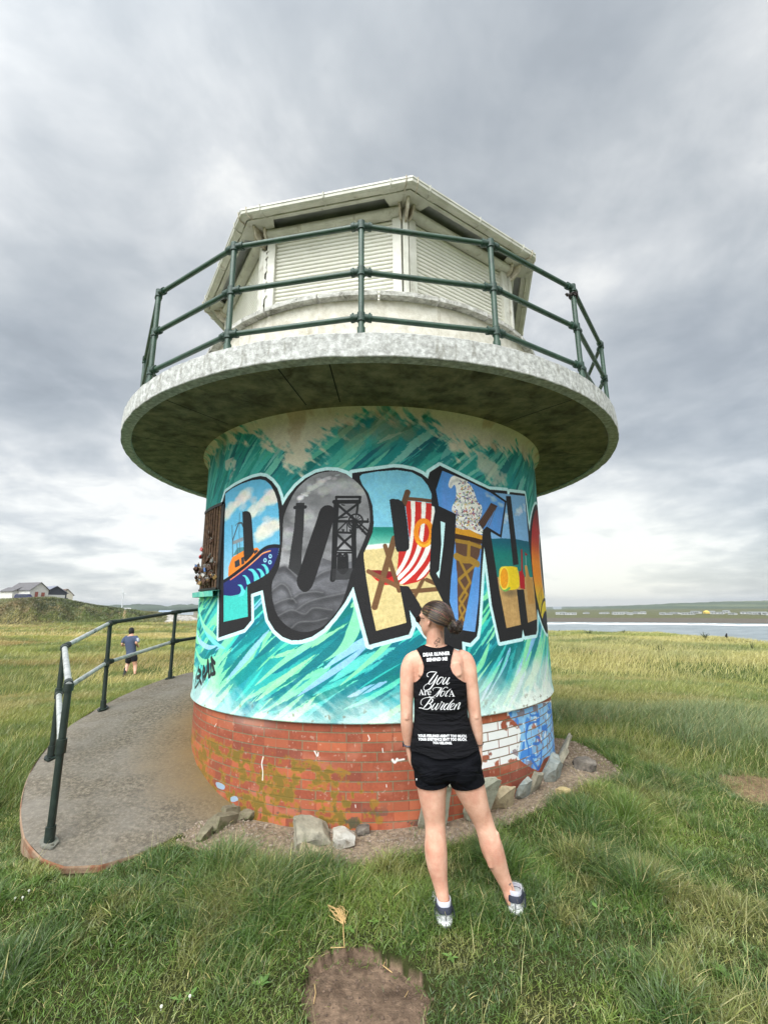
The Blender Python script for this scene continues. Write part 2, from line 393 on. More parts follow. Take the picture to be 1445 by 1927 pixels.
cc = mixc(nt, 1.0, mixc(nt, 1.0, mixc(nt, 1.0, at.outputs['Color'], f, 'MULTIPLY'), f2, 'MULTIPLY'), f3, 'MULTIPLY')
L(nt, cc, bs.inputs['Base Color']); bs.inputs['Roughness'].default_value = .95; bs.inputs['Specular IOR Level'].default_value = .15
b = N(nt, 'ShaderNodeBump', i_Strength=.9, i_Distance=.035); L(nt, ng.outputs[0], b.inputs['Height']); L(nt, b.outputs[0], bs.inputs['Normal'])
M['ground'] = m
tag(link('ground', me, m), kind='structure')
# sea
bm_ = MB(); n = 96
sv = []; sf = []
radii = [60, 120, 200, 260, 330, 600, 1500, 4000, 9000]
for R_ in radii:
    for k in range(n): sv.append((R_*sin(2*pi*k/n), R_*cos(2*pi*k/n), -8.0))
for i in range(len(radii)-1):
    for k in range(n): sf.append((i*n+(k+1) % n, i*n+k, (i+1)*n+k, (i+1)*n+(k+1) % n))
bm_.add(sv, sf)
m, nt, bs = newmat('sea_water')
t = N(nt, 'ShaderNodeTexCoord'); mp = N(nt, 'ShaderNodeMapping'); mp.inputs['Scale'].default_value = (.25, .8, 1); L(nt, t.outputs['Object'], mp.inputs[0])
nn = N(nt, 'ShaderNodeTexNoise', i_Scale=.55, i_Detail=8.0, i_Roughness=.65); L(nt, mp.outputs[0], nn.inputs['Vector'])
c = ramp(nt, nn.outputs[0], [(.3, srgb(92, 104, 108)), (.52, srgb(122, 132, 136)), (.66, srgb(150, 158, 160)), (.74, srgb(206, 208, 208))]).outputs[0]
L(nt, c, bs.inputs['Base Color']); bs.inputs['Roughness'].default_value = .35
b = N(nt, 'ShaderNodeBump', i_Strength=.8, i_Distance=.6); L(nt, nn.outputs[0], b.inputs['Height']); L(nt, b.outputs[0], bs.inputs['Normal'])
tag(bm_.build('sea', m), kind='structure')
# breaking wave at the far shore
fm = MB(); vs = []; fs = []
azs = np.arange(8, 60, .3)
for i, a in enumerate(azs):
    a_ = radians(a)
    for k, (dr, h) in enumerate([(-2, 0), (1.5+1.5*random.random(), .35+.25*random.random()), (5+7*random.random(), .15)]):
        r_ = 276+8*vnoise(np.array([a*.4]), np.array([0.]), 2)[0]+dr-4; vs.append((r_*sin(a_), r_*cos(a_), -7.96+h))
for i in range(len(azs)-1):
    for k in range(2): fs.append((i*3+k, i*3+k+1, i*3+k+4, i*3+k+3))
fm.add(vs, fs); tag(fm.build('breaking_wave', simple('foam', srgb(226, 228, 228), .8)), kind='structure')
# ------------------------------------------------------------------ the mural, painted onto the unrolled wall
class Canvas:
    def __init__(s, w, h, res, z0):
        s.res = res; s.nx = int(w/res); s.ny = int(h/res); s.z0 = z0
        s.a = np.ones((s.ny, s.nx, 4), np.float32)
        s.U, s.V = np.meshgrid((np.arange(s.nx)+.5)*res, z0+(np.arange(s.ny)+.5)*res)
    def win(s, u0, u1, v0, v1):
        i0 = max(int(u0/s.res), 0); i1 = min(int(u1/s.res)+2, s.nx); j0 = max(int((v0-s.z0)/s.res), 0); j1 = min(int((v1-s.z0)/s.res)+2, s.ny)
        return slice(j0, max(j1, j0)), slice(i0, max(i1, i0))
    def put(s, sl, m, color, alpha=1.0, clip=None):
        if clip is not None: m = m*clip[sl]
        if callable(color): color = color(s.U[sl], s.V[sl])
        m = np.clip(np.asarray(m, np.float32)*alpha, 0, 1)[..., None]
        c = np.asarray(color, np.float32)/255.
        s.a[sl][..., :3] = s.a[sl][..., :3]*(1-m)+c*m
    def fill(s, P, color, alpha=1.0, clip=None, mask=False):
        P = np.asarray(P); u0, v0 = P.min(0); u1, v1 = P.max(0); sl = s.win(u0, u1, v0, v1)
        m = inpoly(s.U[sl], s.V[sl], P)
        if mask:
            full = np.zeros(s.U.shape, bool); full[sl] = m; return full
        s.put(sl, m, color, alpha, clip)
    def line(s, P, w, color, alpha=1.0, clip=None, closed=False, soft=0.0):
        P = np.asarray(P); n = len(P)
        ws = np.full(n, w) if np.isscalar(w) else np.asarray(w)
        pad = ws.max()/2+soft+.004
        sl = s.win(P[:, 0].min()-pad, P[:, 0].max()+pad, P[:, 1].min()-pad, P[:, 1].max()+pad)
        m = np.zeros(s.U[sl].shape, np.float32)
        for i in range(n if closed else n-1):
            a = P[i]; b = P[(i+1) % n]; wa = ws[i]; wb = ws[(i+1) % n]; q = max(wa, wb)/2+soft+.004
            s2 = s.win(min(a[0], b[0])-q, max(a[0], b[0])+q, min(a[1], b[1])-q, max(a[1], b[1])+q)
            U = s.U[s2]; V = s.V[s2]
            if U.size == 0: continue
            ab = b-a; L2 = (ab**2).sum()+1e-12; t = np.clip(((U-a[0])*ab[0]+(V-a[1])*ab[1])/L2, 0, 1)
            d = np.hypot(U-a[0]-t*ab[0], V-a[1]-t*ab[1])-(wa+(wb-wa)*t)/2
            v = np.clip(.5-d/(s.res+soft), 0, 1)
            r0 = s2[0].start-sl[0].start; c0 = s2[1].start-sl[1].start
            sub = m[r0:r0+v.shape[0], c0:c0+v.shape[1]]
            np.maximum(sub, v[:sub.shape[0], :sub.shape[1]], out=sub)
        s.put(sl, m, color, alpha, clip)
    def soft(s, c, ru, rv, color, alpha=1.0, clip=None, power=1.0):
        sl = s.win(c[0]-ru, c[0]+ru, c[1]-rv, c[1]+rv); d = ((s.U[sl]-c[0])/ru)**2+((s.V[sl]-c[1])/rv)**2
        s.put(sl, np.clip(1-d, 0, 1)**power, color, alpha, clip)
SRC = {'1': (350, 780, 4.0143), '2': (660, 780, 3.6125), 'A': (370, 930, 6.4235), 'B': (500, 860, 5.21), 'C': (670, 860, 5.2056), 'D': (800, 860, 5.2083),
       'S': (355, 1220, 20.643), 'F': (0, 0, 1.0), 'K': (960, 940, 6.6444), 'P': (890, 1300, 8.5), 'Q': (340, 1400, 3.4405)}
def T(k, pts, sm=0, closed=True, R=RW):
    """points of an enlarged view of the photo -> wall coordinates; sm = subdivisions of a smooth curve"""
    ox, oy, s = SRC[k]; P = np.array([(ox+x/s, oy+y/s) for x, y in pts], float)
    n = len(P); out = []
    m = sm if sm else 4
    for i in range(n if closed else n-1):
        p0, p1, p2, p3 = (P[(i-1) % n] if closed or i > 0 else P[i]), P[i], P[(i+1) % n], (P[(i+2) % n] if closed or i+2 < n else P[(i+1) % n])
        for q in range(m):
            t = q/m
            if sm: out.append(.5*((2*p1)+(-p0+p2)*t+(2*p0-5*p1+4*p2-p3)*t*t+(-p0+3*p1-3*p2+p3)*t**3))
            else: out.append(p1+(p2-p1)*t)
    if not closed: out.append(P[-1])
    out = np.array(out); u, v = wall_hit(out[:, 0], out[:, 1], R); return np.stack([u, v], -1)
CIRC = 2*pi*RW
cv = Canvas(CIRC, 3.48-.87, .003, .87)
U, V = cv.U, cv.V
UF = pi*RW      # arc position of the wall facing the camera (angle -90)
# base wash
nz = fbm(U*1.4+V*1.1, V*2.6-U*1.2, 5)
top = sstep(2.25, 2.75, V)
base = np.zeros(U.shape+(3,), np.float32)
lowc = np.array([44, 172, 168.]); lo2 = np.array([18, 128, 136.]); hic = np.array([44, 150, 142.]); hi2 = np.array([28, 126, 124.])
w_ = sstep(.38, .62, nz)[..., None]
base[:] = (lowc*(1-w_)+lo2*w_)*(1-top[..., None])+(hic*(1-w_)+hi2*w_)*top[..., None]
cv.a[..., :3] = base/255.
PAL_LO = [((12, 110, 120), 3), ((20, 134, 140), 3), ((60, 196, 190), 3), ((128, 222, 168), 4), ((150, 232, 178), 2), ((98, 214, 190), 2), ((140, 190, 232), .9), ((36, 160, 164), 3)]
PAL_HI = [((20, 112, 112), 1.6), ((34, 140, 132), 4), ((66, 168, 156), 4), ((96, 182, 164), 2), ((18, 98, 104), .6), ((120, 190, 172), .7)]
rs = np.random.RandomState(4)
def pick(pal):
    w = np.array([p[1] for p in pal], float); return np.array(pal[rs.choice(len(pal), p=w/w.sum())][0], float)
def stroke(u, v, ang, ln, wd, curve, color, alpha=1.0):
    ca, sa = cos(ang), sin(ang)
    ext = abs(curve)*ln*ln/4+wd
    hu = ln/2*abs(ca)+ext; hv = ln/2*abs(sa)+ext
    sl = cv.win(u-hu, u+hu, v-hv, v+hv)
    X = cv.U[sl]-u; Y = cv.V[sl]-v
    if X.size == 0: return
    s = X*ca+Y*sa; t = -X*sa+Y*ca-curve*(s*s-ln*ln/12)
    q = np.clip(s/ln+.5, 0, 1); prof = wd*np.sin(pi*q**.75)**.8*(.55+.45*q)
    jag = .12*wd*(vnoise(s*60, t*220, int(u*91) % 97)-.5)
    m = np.clip((prof/2-np.abs(t)+jag)/cv.res+.5, 0, 1)*((s > -ln/2) & (s < ln/2))
    cv.put(sl, m, color, alpha)
u_lo, u_hi = UF-pi*RW/2-1.0, UF+pi*RW/2+1.0
def flow(u, v):
    du = u-UF
    a = radians(36)+radians(22)*(vnoise(np.array([u*.8]), np.array([v*.9]), 6)[0]-.5)
    if v < 2.0 and du < -1.6: a = a+(-1.6-du)*radians(-58)
    if v > 2.5 and du < -1.5: a += radians(18)
    if du > 1.5: a += radians(10)
    return a
for layer, (cnt, l0, l1, w0, w1) in enumerate([(800, .5, 1.1, .07, .15), (750, .3, .8, .03, .075), (170, .15, .45, .008, .022)]):
    for i in range(cnt):
        u = rs.uniform(0, CIRC) if i % 5 == 0 else rs.uniform(u_lo, u_hi); v = rs.uniform(.9, 3.45)
        hi = v > 2.3+.3*rs.rand()
        g = vnoise(np.array([u*2.2-v*1.4]), np.array([v*2.4]), 15)[0]
        c = pick(PAL_HI if hi else PAL_LO)
        if not hi and g > .62 and rs.rand() < .6: c = np.array([134, 224, 172.])
        if not hi and g < .38 and rs.rand() < .6: c = np.array([14, 116, 126.])
        c = c+rs.uniform(-8, 8, 3)
        stroke(u, v, flow(u, v)+rs.normal(0, .07), rs.uniform(l0, l1)*(.75 if hi else 1), rs.uniform(w0, w1), rs.uniform(-.25, .35), c, .93)
# light blue stream, as in the photo, under the R
for k, (pts, w, c) in enumerate([([(610, 1258), (660, 1222), (720, 1190), (760, 1165)], .07, (150, 200, 236)), ([(560, 1310), (610, 1275), (660, 1240), (700, 1205)], .05, (144, 192, 232)),
                     ([(372, 1135), (380, 1170), (400, 1205), (425, 1222)], .06, (120, 226, 220)), ([(368, 1180), (375, 1205), (392, 1218), (410, 1215)], .05, (160, 206, 240)),
                     ([(376, 1150), (384, 1178), (402, 1196), (412, 1206)], .05, (142, 230, 176)), ([(366, 1215), (376, 1240), (388, 1246), (415, 1232)], .06, (142, 230, 176)),
                     ([(480, 1290), (540, 1240), (600, 1200), (625, 1175)], .05, (138, 228, 176)), ([(590, 1250), (650, 1210), (672, 1160), (668, 1120)], .10, (138, 228, 176)),
                     ([(640, 1290), (700, 1240), (740, 1200), (756, 1180)], .045, (134, 226, 172)), ([(920, 1210), (905, 1250), (885, 1275)], .05, (134, 226, 172)),
                     ([(1000, 1225), (985, 1260), (960, 1290)], .05, (134, 226, 172)), ([(690, 1275), (735, 1240), (752, 1215)], .06, (14, 116, 128)), ([(560, 1270), (620, 1225), (650, 1190)], .07, (14, 112, 124)),
                     ([(480, 1240), (520, 1205), (545, 1180)], .06, (14, 112, 124)), ([(960, 1240), (945, 1275), (925, 1300)], .06, (14, 112, 124)), ([(905, 1215), (890, 1250), (880, 1262)], .06, (14, 112, 124))]):
    P = T('F', pts, 8, False); n = len(P); ws = w*np.sin(np.linspace(.12, pi-.05, n))
    cv.line(P, ws, c, .95)
# top fading to bare cream render, with patches; bottom fading to white
cream = lambda U_, V_: np.stack([214+10*vnoise(U_*9, V_*9, 1), 203+10*vnoise(U_*9, V_*9, 1), 178+12*vnoise(U_*9, V_*9, 1)], -1)
nt_ = fbm(U*2.2-V*1.2, V*2.2+U*.8, 33, 5); drag = fbm(U*7-V*5, V*20+U*14, 34, 4)
edge_u = 3.35-.36*np.exp(-((U-(UF-.62))/.33)**2)+.05*np.exp(-((U-(UF+.15))/.3)**2)-.14*np.exp(-((U-(UF+.85))/.5)**2)
m = sstep(-.07, .09, V-edge_u+(nt_-.5)*.45+(drag-.5)*.45)
cv.put((slice(None), slice(None)), m, cream(U, V), .95)
m = sstep(.67, .74, fbm(U*3.1, V*3.1, 44, 5)+.06*(drag-.5))*(V > 2.72)*(V < 3.2)
cv.put((slice(None), slice(None)), m, (206, 200, 180), .75)
rustm = sstep(.60, .74, fbm(U*6, V*4, 47, 5))*sstep(3.0, 3.25, V)
cv.put((slice(None), slice(None)), rustm, (168, 138, 104), .45)
nb = fbm(U*2.6-V*2, V*2.4+U*1.5, 51, 5)
m = sstep(.34, .02, V-.88+(nb-.5)*.42+(drag-.5)*.2)*(.75+.25*sstep(-.5, 1.5, U-UF))
m = np.maximum(m, sstep(.42, .16, V-.88+(nb-.5)*.5)*sstep(.2, .9, U-UF)*.8)
cv.put((slice(None), slice(None)), m, lambda a, b: np.stack([222+8*vnoise(a*40, b*40), 228+6*vnoise(a*40, b*40), 218+8*vnoise(a*40, b*40)], -1), .95)
specks = (sstep(.70, .78, fbm(U*30, V*30, 57, 3)))*sstep(1.05, .9, V)
cv.put((slice(None), slice(None)), specks, (120, 112, 96), .7)

BLK = (34, 33, 35); OUT = (200, 238, 240)
# ---- silhouettes
sil = [T('1', [(262, 700), (298, 588), (360, 545), (430, 508), (500, 480), (560, 466), (605, 474), (650, 508), (690, 560), (712, 620), (728, 690), (770, 620), (830, 545), (900, 485), (980, 442), (1060, 424), (1140, 428), (1210, 452), (1270, 497), (1300, 452), (1340, 436), (1395, 430), (1395, 1700), (1395, 1745), (1330, 1520), (1268, 1292), (1200, 1420), (1120, 1530), (1040, 1620), (950, 1680), (870, 1705), (800, 1708), (730, 1682), (670, 1630), (620, 1550), (600, 1450), (580, 1328), (492, 1358), (495, 1555), (440, 1622), (245, 1688), (250, 1400)]),
       T('C', [(-40, 160), (30, 150), (370, 104), (450, 110), (560, 132), (640, 168), (702, 214), (718, 152), (815, 90), (900, 130), (937, 200), (1040, 1900), (900, 1860), (690, 1745), (600, 1620), (520, 1500), (545, 1665), (515, 1740), (125, 1842), (60, 1600), (-60, 1150)]),
       T('D', [(28, 197), (140, 86), (620, 320), (800, 334), (808, 395), (830, 345), (975, 362), (990, 480), (1008, 650), (1050, 900), (1100, 1300), (1095, 1695), (1085, 1740), (972, 1758), (955, 1692), (945, 1772), (730, 1816), (650, 1450), (600, 1050), (575, 885), (560, 1050), (523, 1650), (505, 1758), (440, 1825), (200, 1780), (0, 1700), (0, 700)])]
# the next letter, C, runs on round the right side: laid out directly in wall coordinates
uC, vC = T('F', [(1003, 1050)])[0]
def ell(cu, cv_, ru, rv, a0=0, a1=360, n=48, rot=0):
    t = np.radians(np.linspace(a0, a1, n)); x = ru*np.cos(t); y = rv*np.sin(t)
    return np.stack([cu+x*cos(rot)-y*sin(rot), cv_+x*sin(rot)+y*cos(rot)], -1)
topC = T('D', [(1060, 432)])[0][1]; botC = T('D', [(1120, 1755)])[0][1]; leftC = T('D', [(1012, 800)])[0][0]
cC = (leftC+.50, (topC+botC)/2); rvC = (topC-botC)/2
sil.append(ell(cC[0], cC[1], .52, rvC))
for P in sil: cv.line(P, .062, OUT, closed=True)
for P in sil: cv.fill(P, BLK)
# ---- P
P_fill = T('1', [(298, 600), (350, 560), (420, 525), (500, 498), (560, 492), (600, 500), (640, 535), (670, 590), (688, 640), (700, 720), (706, 850), (708, 990), (695, 1060), (660, 1150), (620, 1200), (560, 1240), (470, 1285), (462, 1290), (468, 1528), (285, 1568), (285, 1250), (290, 900)])
cl = cv.fill(P_fill, None, mask=True)
v_s = T('A', [(400, 980)])[0][1]
cv.fill(P_fill, lambda a, b: np.stack([98+50*sstep(1.9, 2.5, -b+4.4), 178+16*sstep(1.9, 2.5, -b+4.4), 214+0*b], -1))
def cloud(k, line, n, r0, r1, clip, col=(226, 224, 214), al=.55, seed=1):
    q = np.random.RandomState(seed); P = T(k, line, 6, False)
    for i in range(n):
        c = P[q.randint(len(P))]+q.normal(0, r0*.5, 2); r = q.uniform(r0*.4, r1)
        cv.soft(c, r*1.3, r*.8, np.array(col)+q.uniform(-14, 8, 3), al, clip, .7)
cloud('A', [(345, 250), (430, 170), (540, 70), (640, 0)], 70, .05, .06, cl, seed=2)
cloud('A', [(660, 220), (760, 130), (860, 60), (940, 30)], 80, .05, .06, cl, seed=3)
cloud('A', [(720, 520), (800, 460), (880, 400), (990, 350)], 70, .05, .06, cl, seed=4)
sea_g = lambda a, b: np.stack([30+30*sstep(1.45, 1.62, b)-20*sstep(1.42, 1.3, b), 150+40*sstep(1.45, 1.62, b)-60*sstep(1.45, 1.28, b), 160+20*sstep(1.45, 1.6, b)-30*sstep(1.45, 1.28, b)], -1)
cv.fill(T('A', [(315, 1200), (420, 1235), (500, 1215), (560, 1150), (620, 1080), (640, 1600), (300, 1600)]), sea_g, clip=cl)
cv.fill(T('A', [(440, 745), (495, 650), (570, 640), (575, 700)]), (70, 130, 138), clip=cl)
for pts, w in [([(430, 380), (434, 560), (437, 760)], .010), ([(437, 560), (508, 352), (545, 348), (562, 390)], .016), ([(520, 230), (515, 480), (525, 700)], .006), ([(490, 600), (496, 740)], .010), ([(470, 380), (500, 350)], .006)]:
    cv.line(T('A', pts, 0, False), w, (66, 76, 84), clip=cl)
cv.fill(T('A', [(438, 572), (562, 520), (564, 566), (440, 612)]), (132, 140, 146), clip=cl)
cv.fill(T('A', [(383, 990), (388, 880), (432, 765), (500, 725), (575, 680), (690, 655), (735, 648), (758, 672), (740, 730), (560, 900), (400, 1010)]), (232, 128, 42), clip=cl)
cv.fill(T('A', [(460, 818), (515, 785), (526, 862), (465, 892)]), (46, 52, 60), clip=cl); cv.fill(T('A', [(538, 772), (570, 758), (578, 838), (545, 858)]), (46, 52, 60), clip=cl)
cv.fill(T('A', [(690, 690), (725, 672), (745, 690), (700, 730)]), (46, 52, 60), clip=cl)
hull = T('A', [(318, 1050), (400, 1000), (500, 930), (620, 840), (720, 750), (780, 690), (850, 640), (930, 618), (1000, 622), (985, 720), (955, 850), (905, 925), (830, 985), (720, 1052), (625, 1088), (600, 1130), (590, 1170), (500, 1215), (420, 1232), (318, 1222)], 0)
cv.fill(hull, (34, 42, 104), clip=cl)
cv.line(T('A', [(318, 1062), (400, 1010), (500, 935), (620, 842), (720, 748), (780, 690), (850, 645), (930, 628), (995, 632)], 6, False), .03, (24, 26, 34), clip=cl)
cv.line(T('A', [(410, 1035), (520, 955), (640, 860), (740, 772), (800, 720), (890, 688)], 8, False), .013, (226, 120, 80), clip=cl)
cv.line(T('A', [(640, 858), (740, 768), (800, 714), (890, 684)], 8, False), .006, (240, 190, 110), clip=cl)
AQ = (88, 202, 206)
for pts in [[(555, 985), (590, 982), (628, 1022), (652, 1085), (612, 1092), (596, 1035), (580, 1003)], [(622, 912), (680, 906), (730, 958), (765, 1028), (760, 1042), (700, 1060), (690, 990), (665, 940)],
            [(722, 905), (775, 908), (815, 958), (822, 1000), (780, 1024), (772, 962), (750, 925)], [(782, 850), (830, 852), (866, 900), (872, 952), (845, 988), (836, 930), (812, 876)],
            [(498, 1097), (545, 1098), (572, 1148), (590, 1172), (560, 1225), (500, 1240), (535, 1180), (530, 1125)], [(945, 850), (952, 860), (915, 935), (870, 968), (920, 900)]]:
    cv.fill(T('A', pts, 5), AQ, clip=cl)
for c in [(828, 800), (890, 752), (886, 824)]:
    cv.line(T('A', [(c[0]+16*cos(t), c[1]+20*sin(t)) for t in np.linspace(0, 5.5, 8)], 0, True), .011, (150, 214, 232), clip=cl)
cv.fill(T('A', [(555, 245), (566, 216), (600, 207), (638, 220), (660, 262), (672, 380), (686, 620), (694, 700), (640, 772), (578, 806), (568, 560)], 4), BLK)
# ---- O
O_fill = T('B', [(640, 143), (720, 148), (790, 175), (870, 230), (940, 300), (985, 380), (1010, 480), (1020, 570), (1012, 680), (960, 830), (900, 970), (870, 1060), (830, 1160), (800, 1270), (740, 1440), (650, 1570), (560, 1660), (450, 1708), (370, 1716), (290, 1703), (200, 1650), (120, 1560), (75, 1440), (60, 1330), (65, 1230), (85, 1180), (130, 1080), (150, 960), (165, 800), (172, 620), (200, 520), (270, 370), (340, 280), (430, 205), (530, 160)], 4)
cl = cv.fill(O_fill, None, mask=True)
cv.fill(O_fill, lambda a, b: (128+50*(fbm(a*5+b*2, b*9, 12, 5)-.5)*2+12*sstep(2.6, 2.0, b))[..., None]*np.array([1., 1., 1.02]))
cloud('B', [(330, 420), (400, 350), (480, 290), (560, 230), (720, 175)], 40, .02, .03, cl, (196, 196, 196), .6, 5)
cloud('B', [(560, 360), (700, 300), (850, 250), (950, 380)], 50, .03, .05, cl, (168, 168, 168), .35, 6)
cloud('B', [(200, 900), (220, 700), (420, 560)], 30, .03, .05, cl, (176, 176, 174), .3, 7)
cv.fill(T('B', [(130, 1080), (190, 1062), (230, 1090), (300, 1140), (350, 1200), (480, 1170), (560, 990), (600, 1010), (640, 1020), (660, 1090), (900, 1000), (830, 1760), (0, 1760), (0, 1200)]), lambda a, b: (104-46*sstep(1.9, 1.5, b)+26*(fbm(a*8+b*4, b*16, 14)-.5)*2)[..., None]*np.array([.98, .98, 1.03]), clip=cl)
for pts in [[(60, 1310), (110, 1270), (160, 1245), (220, 1290), (260, 1390)], [(250, 1400), (340, 1340), (480, 1320), (560, 1330)], [(300, 1500), (420, 1420), (560, 1380), (700, 1350), (790, 1330)], [(90, 1440), (180, 1400), (260, 1390), (300, 1430)],
            [(120, 1560), (250, 1500), (380, 1540), (470, 1480), (650, 1500)], [(250, 1680), (330, 1620), (480, 1610), (600, 1580)], [(480, 1180), (560, 1130), (650, 1100)], [(130, 1085), (190, 1068), (240, 1110), (300, 1170)]]:
    P = T('B', pts, 6, False)
    cv.line(P+[0, -.018], .05, (54, 54, 57), .6, cl, soft=.03); cv.line(P, .008, (150, 150, 152), .5, cl, soft=.012)
cv.fill(T('B', [(298, 452), (378, 450), (372, 700), (352, 950), (345, 1190), (222, 1090), (250, 880), (278, 700)]), lambda a, b: (44+26*sstep(2.3, 1.7, b)+0*a)[..., None]*np.array([1, 1, 1.04]), clip=cl)
cv.line(T('B', [(285, 498), (388, 492)], 0, False), .03, (38, 38, 40), clip=cl)
cloud('B', [(320, 420), (345, 395), (380, 370)], 16, .018, .02, cl, (225, 225, 225), .6, 8)
K = (30, 30, 32)
for pts, w in [([(690, 395), (690, 450)], .018), ([(690, 395), (925, 395)], .022), ([(925, 395), (918, 450)], .02), ([(670, 442), (915, 440)], .034), ([(692, 450), (680, 700), (668, 1080), (655, 1200)], .046), ([(905, 450), (890, 560)], .018), ([(868, 640), (862, 800), (868, 1090)], .040),
               ([(705, 470), (790, 545), (900, 640)], .02), ([(895, 465), (790, 545), (700, 610)], .02), ([(700, 632), (1000, 636)], .022), ([(1000, 610), (1000, 640)], .014), ([(700, 600), (800, 590)], .012), ([(705, 740), (865, 748)], .018), ([(700, 730), (790, 640)], .012), ([(795, 650), (797, 745)], .008),
               ([(750, 712), (758, 738), (764, 714)], .010), ([(822, 715), (832, 738), (838, 714)], .010), ([(700, 760), (770, 830), (850, 905)], .02), ([(850, 765), (770, 830), (700, 905)], .02), ([(695, 915), (865, 918)], .014), ([(690, 940), (865, 940)], .014),
               ([(880, 650), (985, 760)], .020), ([(905, 640), (1010, 735)], .014), ([(900, 700), (930, 660)], .008), ([(940, 735), (965, 700)], .008), ([(720, 965), (715, 1100)], .03), ([(790, 965), (795, 1100)], .03), ([(755, 1020), (755, 1110)], .07), ([(700, 975), (725, 945), (752, 975)], .012), ([(755, 975), (778, 945), (800, 975)], .012), ([(715, 985), (795, 985)], .014), ([(745, 470), (770, 475)], .01)]:
    cv.line(T('B', pts, 0, False), w, K, clip=cl)
cv.line(T('B', [(882+68*cos(t), 628+66*sin(t)) for t in np.linspace(0, 6.0, 20)], 0, True), .013, K, clip=cl)
for t in np.linspace(0, 2*pi, 13)[:-1]: cv.line(T('B', [(882, 628), (882+66*cos(t), 628+64*sin(t))], 0, False), .006, K, clip=cl)
cv.line(T('B', [(845+38*cos(t), 660+40*sin(t)) for t in np.linspace(0, 6.0, 14)], 0, True), .009, K, clip=cl)
cv.fill(T('B', [(650, 1100), (880, 1090), (860, 1200), (650, 1210)]), (48, 48, 50), .8, clip=cl)
cv.fill(T('B', [(500, 620), (528, 530), (568, 485), (620, 475), (662, 500), (672, 560), (655, 650), (560, 960), (482, 1200), (440, 1292), (382, 1326), (330, 1292), (304, 1220), (330, 1120), (420, 850)], 4), BLK)
# ---- R
R_fill = T('C', [(36, 190), (60, 170), (200, 145), (400, 130), (540, 150), (640, 205), (700, 280), (745, 380), (762, 450), (780, 640), (786, 850), (775, 1010), (740, 1110), (728, 1160), (820, 1290), (900, 1460), (985, 1640), (880, 1665), (760, 1660), (620, 1450), (510, 1270), (425, 1262), (492, 1625), (195, 1705), (150, 1500), (100, 1200), (75, 1000), (75, 940), (112, 860), (160, 740), (172, 650), (160, 480), (120, 360), (60, 275), (38, 222)])
cl = cv.fill(R_fill, None, mask=True)
cv.fill(R_fill, lambda a, b: np.stack([118+12*vnoise(a*30, b*30), 188+10*vnoise(a*30, b*30), 216+0*a], -1))
vy = lambda y: T('C', [(250, y)])[0][1]
cv.fill(T('C', [(0, 688), (400, 688), (400, 900), (0, 900)]), lambda a, b: (np.array([22, 130, 116.])*(1-sstep(vy(700), vy(860), b))[..., None]+np.array([110, 190, 168.])*sstep(vy(700), vy(860), b)[..., None]), clip=cl)
sandc = lambda a, b: np.stack([216+16*(vnoise(a*60, b*60)-.5), 196+16*(vnoise(a*60, b*60)-.5), 138+16*(vnoise(a*60, b*60)-.5)], -1)
cv.fill(T('C', [(0, 885), (420, 885), (420, 900), (800, 1150), (1100, 1400), (1100, 1800), (0, 1800)]), sandc, clip=cl)
cv.line(T('C', [(90, 888), (180, 880), (260, 872), (400, 868)], 6, False), .04, (236, 240, 232), .95, cl, soft=.008)
BR = (112, 80, 52); RED = (196, 44, 38); WH = (240, 236, 228)
cv.fill(T('C', [(120, 1112), (200, 1108), (345, 1122), (405, 1150), (340, 1205), (250, 1212), (150, 1150)]), (128, 26, 36), clip=cl)
cv.fill(T('C', [(112, 1125), (180, 1180), (250, 1210), (330, 1180), (400, 1140), (425, 1250), (280, 1255), (190, 1205)]), (200, 40, 38), clip=cl)
cv.line(T('C', [(690, 1205), (810, 1255)], 0, False), .035, BR, clip=cl); cv.line(T('C', [(655, 1200), (565, 1380)], 0, False), .032, BR, clip=cl); cv.line(T('C', [(530, 1318), (830, 1292)], 0, False), .036, BR, clip=cl)
canvas_p = T('C', [(478, 430), (620, 442), (757, 460), (778, 640), (786, 860), (772, 1000), (745, 1090), (680, 1178), (600, 1225), (470, 1256), (418, 1240), (395, 1160), (408, 1040), (415, 930), (515, 905), (520, 800), (500, 620)])
cv.fill(canvas_p, RED, clip=cl)
for pts in [[(535, 432), (576, 437), (572, 640), (556, 830), (526, 960), (470, 1075), (402, 1165), (394, 1125), (450, 1030), (500, 900), (528, 780), (540, 600)],
            [(640, 445), (680, 450), (674, 620), (652, 830), (612, 960), (540, 1085), (425, 1205), (405, 1175), (500, 1075), (570, 950), (612, 800), (636, 620)],
            [(742, 460), (762, 462), (766, 640), (738, 850), (692, 985), (602, 1112), (480, 1228), (440, 1245), (430, 1225), (560, 1105), (650, 955), (704, 800), (730, 640)],
            [(784, 870), (778, 960), (742, 1062), (662, 1170), (600, 1208), (602, 1190), (700, 1060), (762, 930)]]:
    cv.fill(T('C', pts, 4), WH, clip=cl)
cv.line(T('C', [(500, 410), (630, 420), (760, 436)], 0, False), .03, (100, 72, 52), clip=cl)
cv.line(T('C', [(502, 348), (465, 460)], 0, False), .05, (96, 68, 48), clip=cl)
cv.line(T('C', [(372, 800), (180, 1470)], 0, False), .050, BR, clip=cl); cv.line(T('C', [(282, 872), (420, 1310)], 0, False), .036, BR, clip=cl); cv.line(T('C', [(120, 1122), (410, 1272)], 0, False), .036, (124, 84, 56), clip=cl)
cv.line(T('C', [(662+76*cos(t), 745+118*sin(t)) for t in np.linspace(0, 2*pi, 24)[:-1]], 0, True), .044, (236, 140, 30), clip=cl)
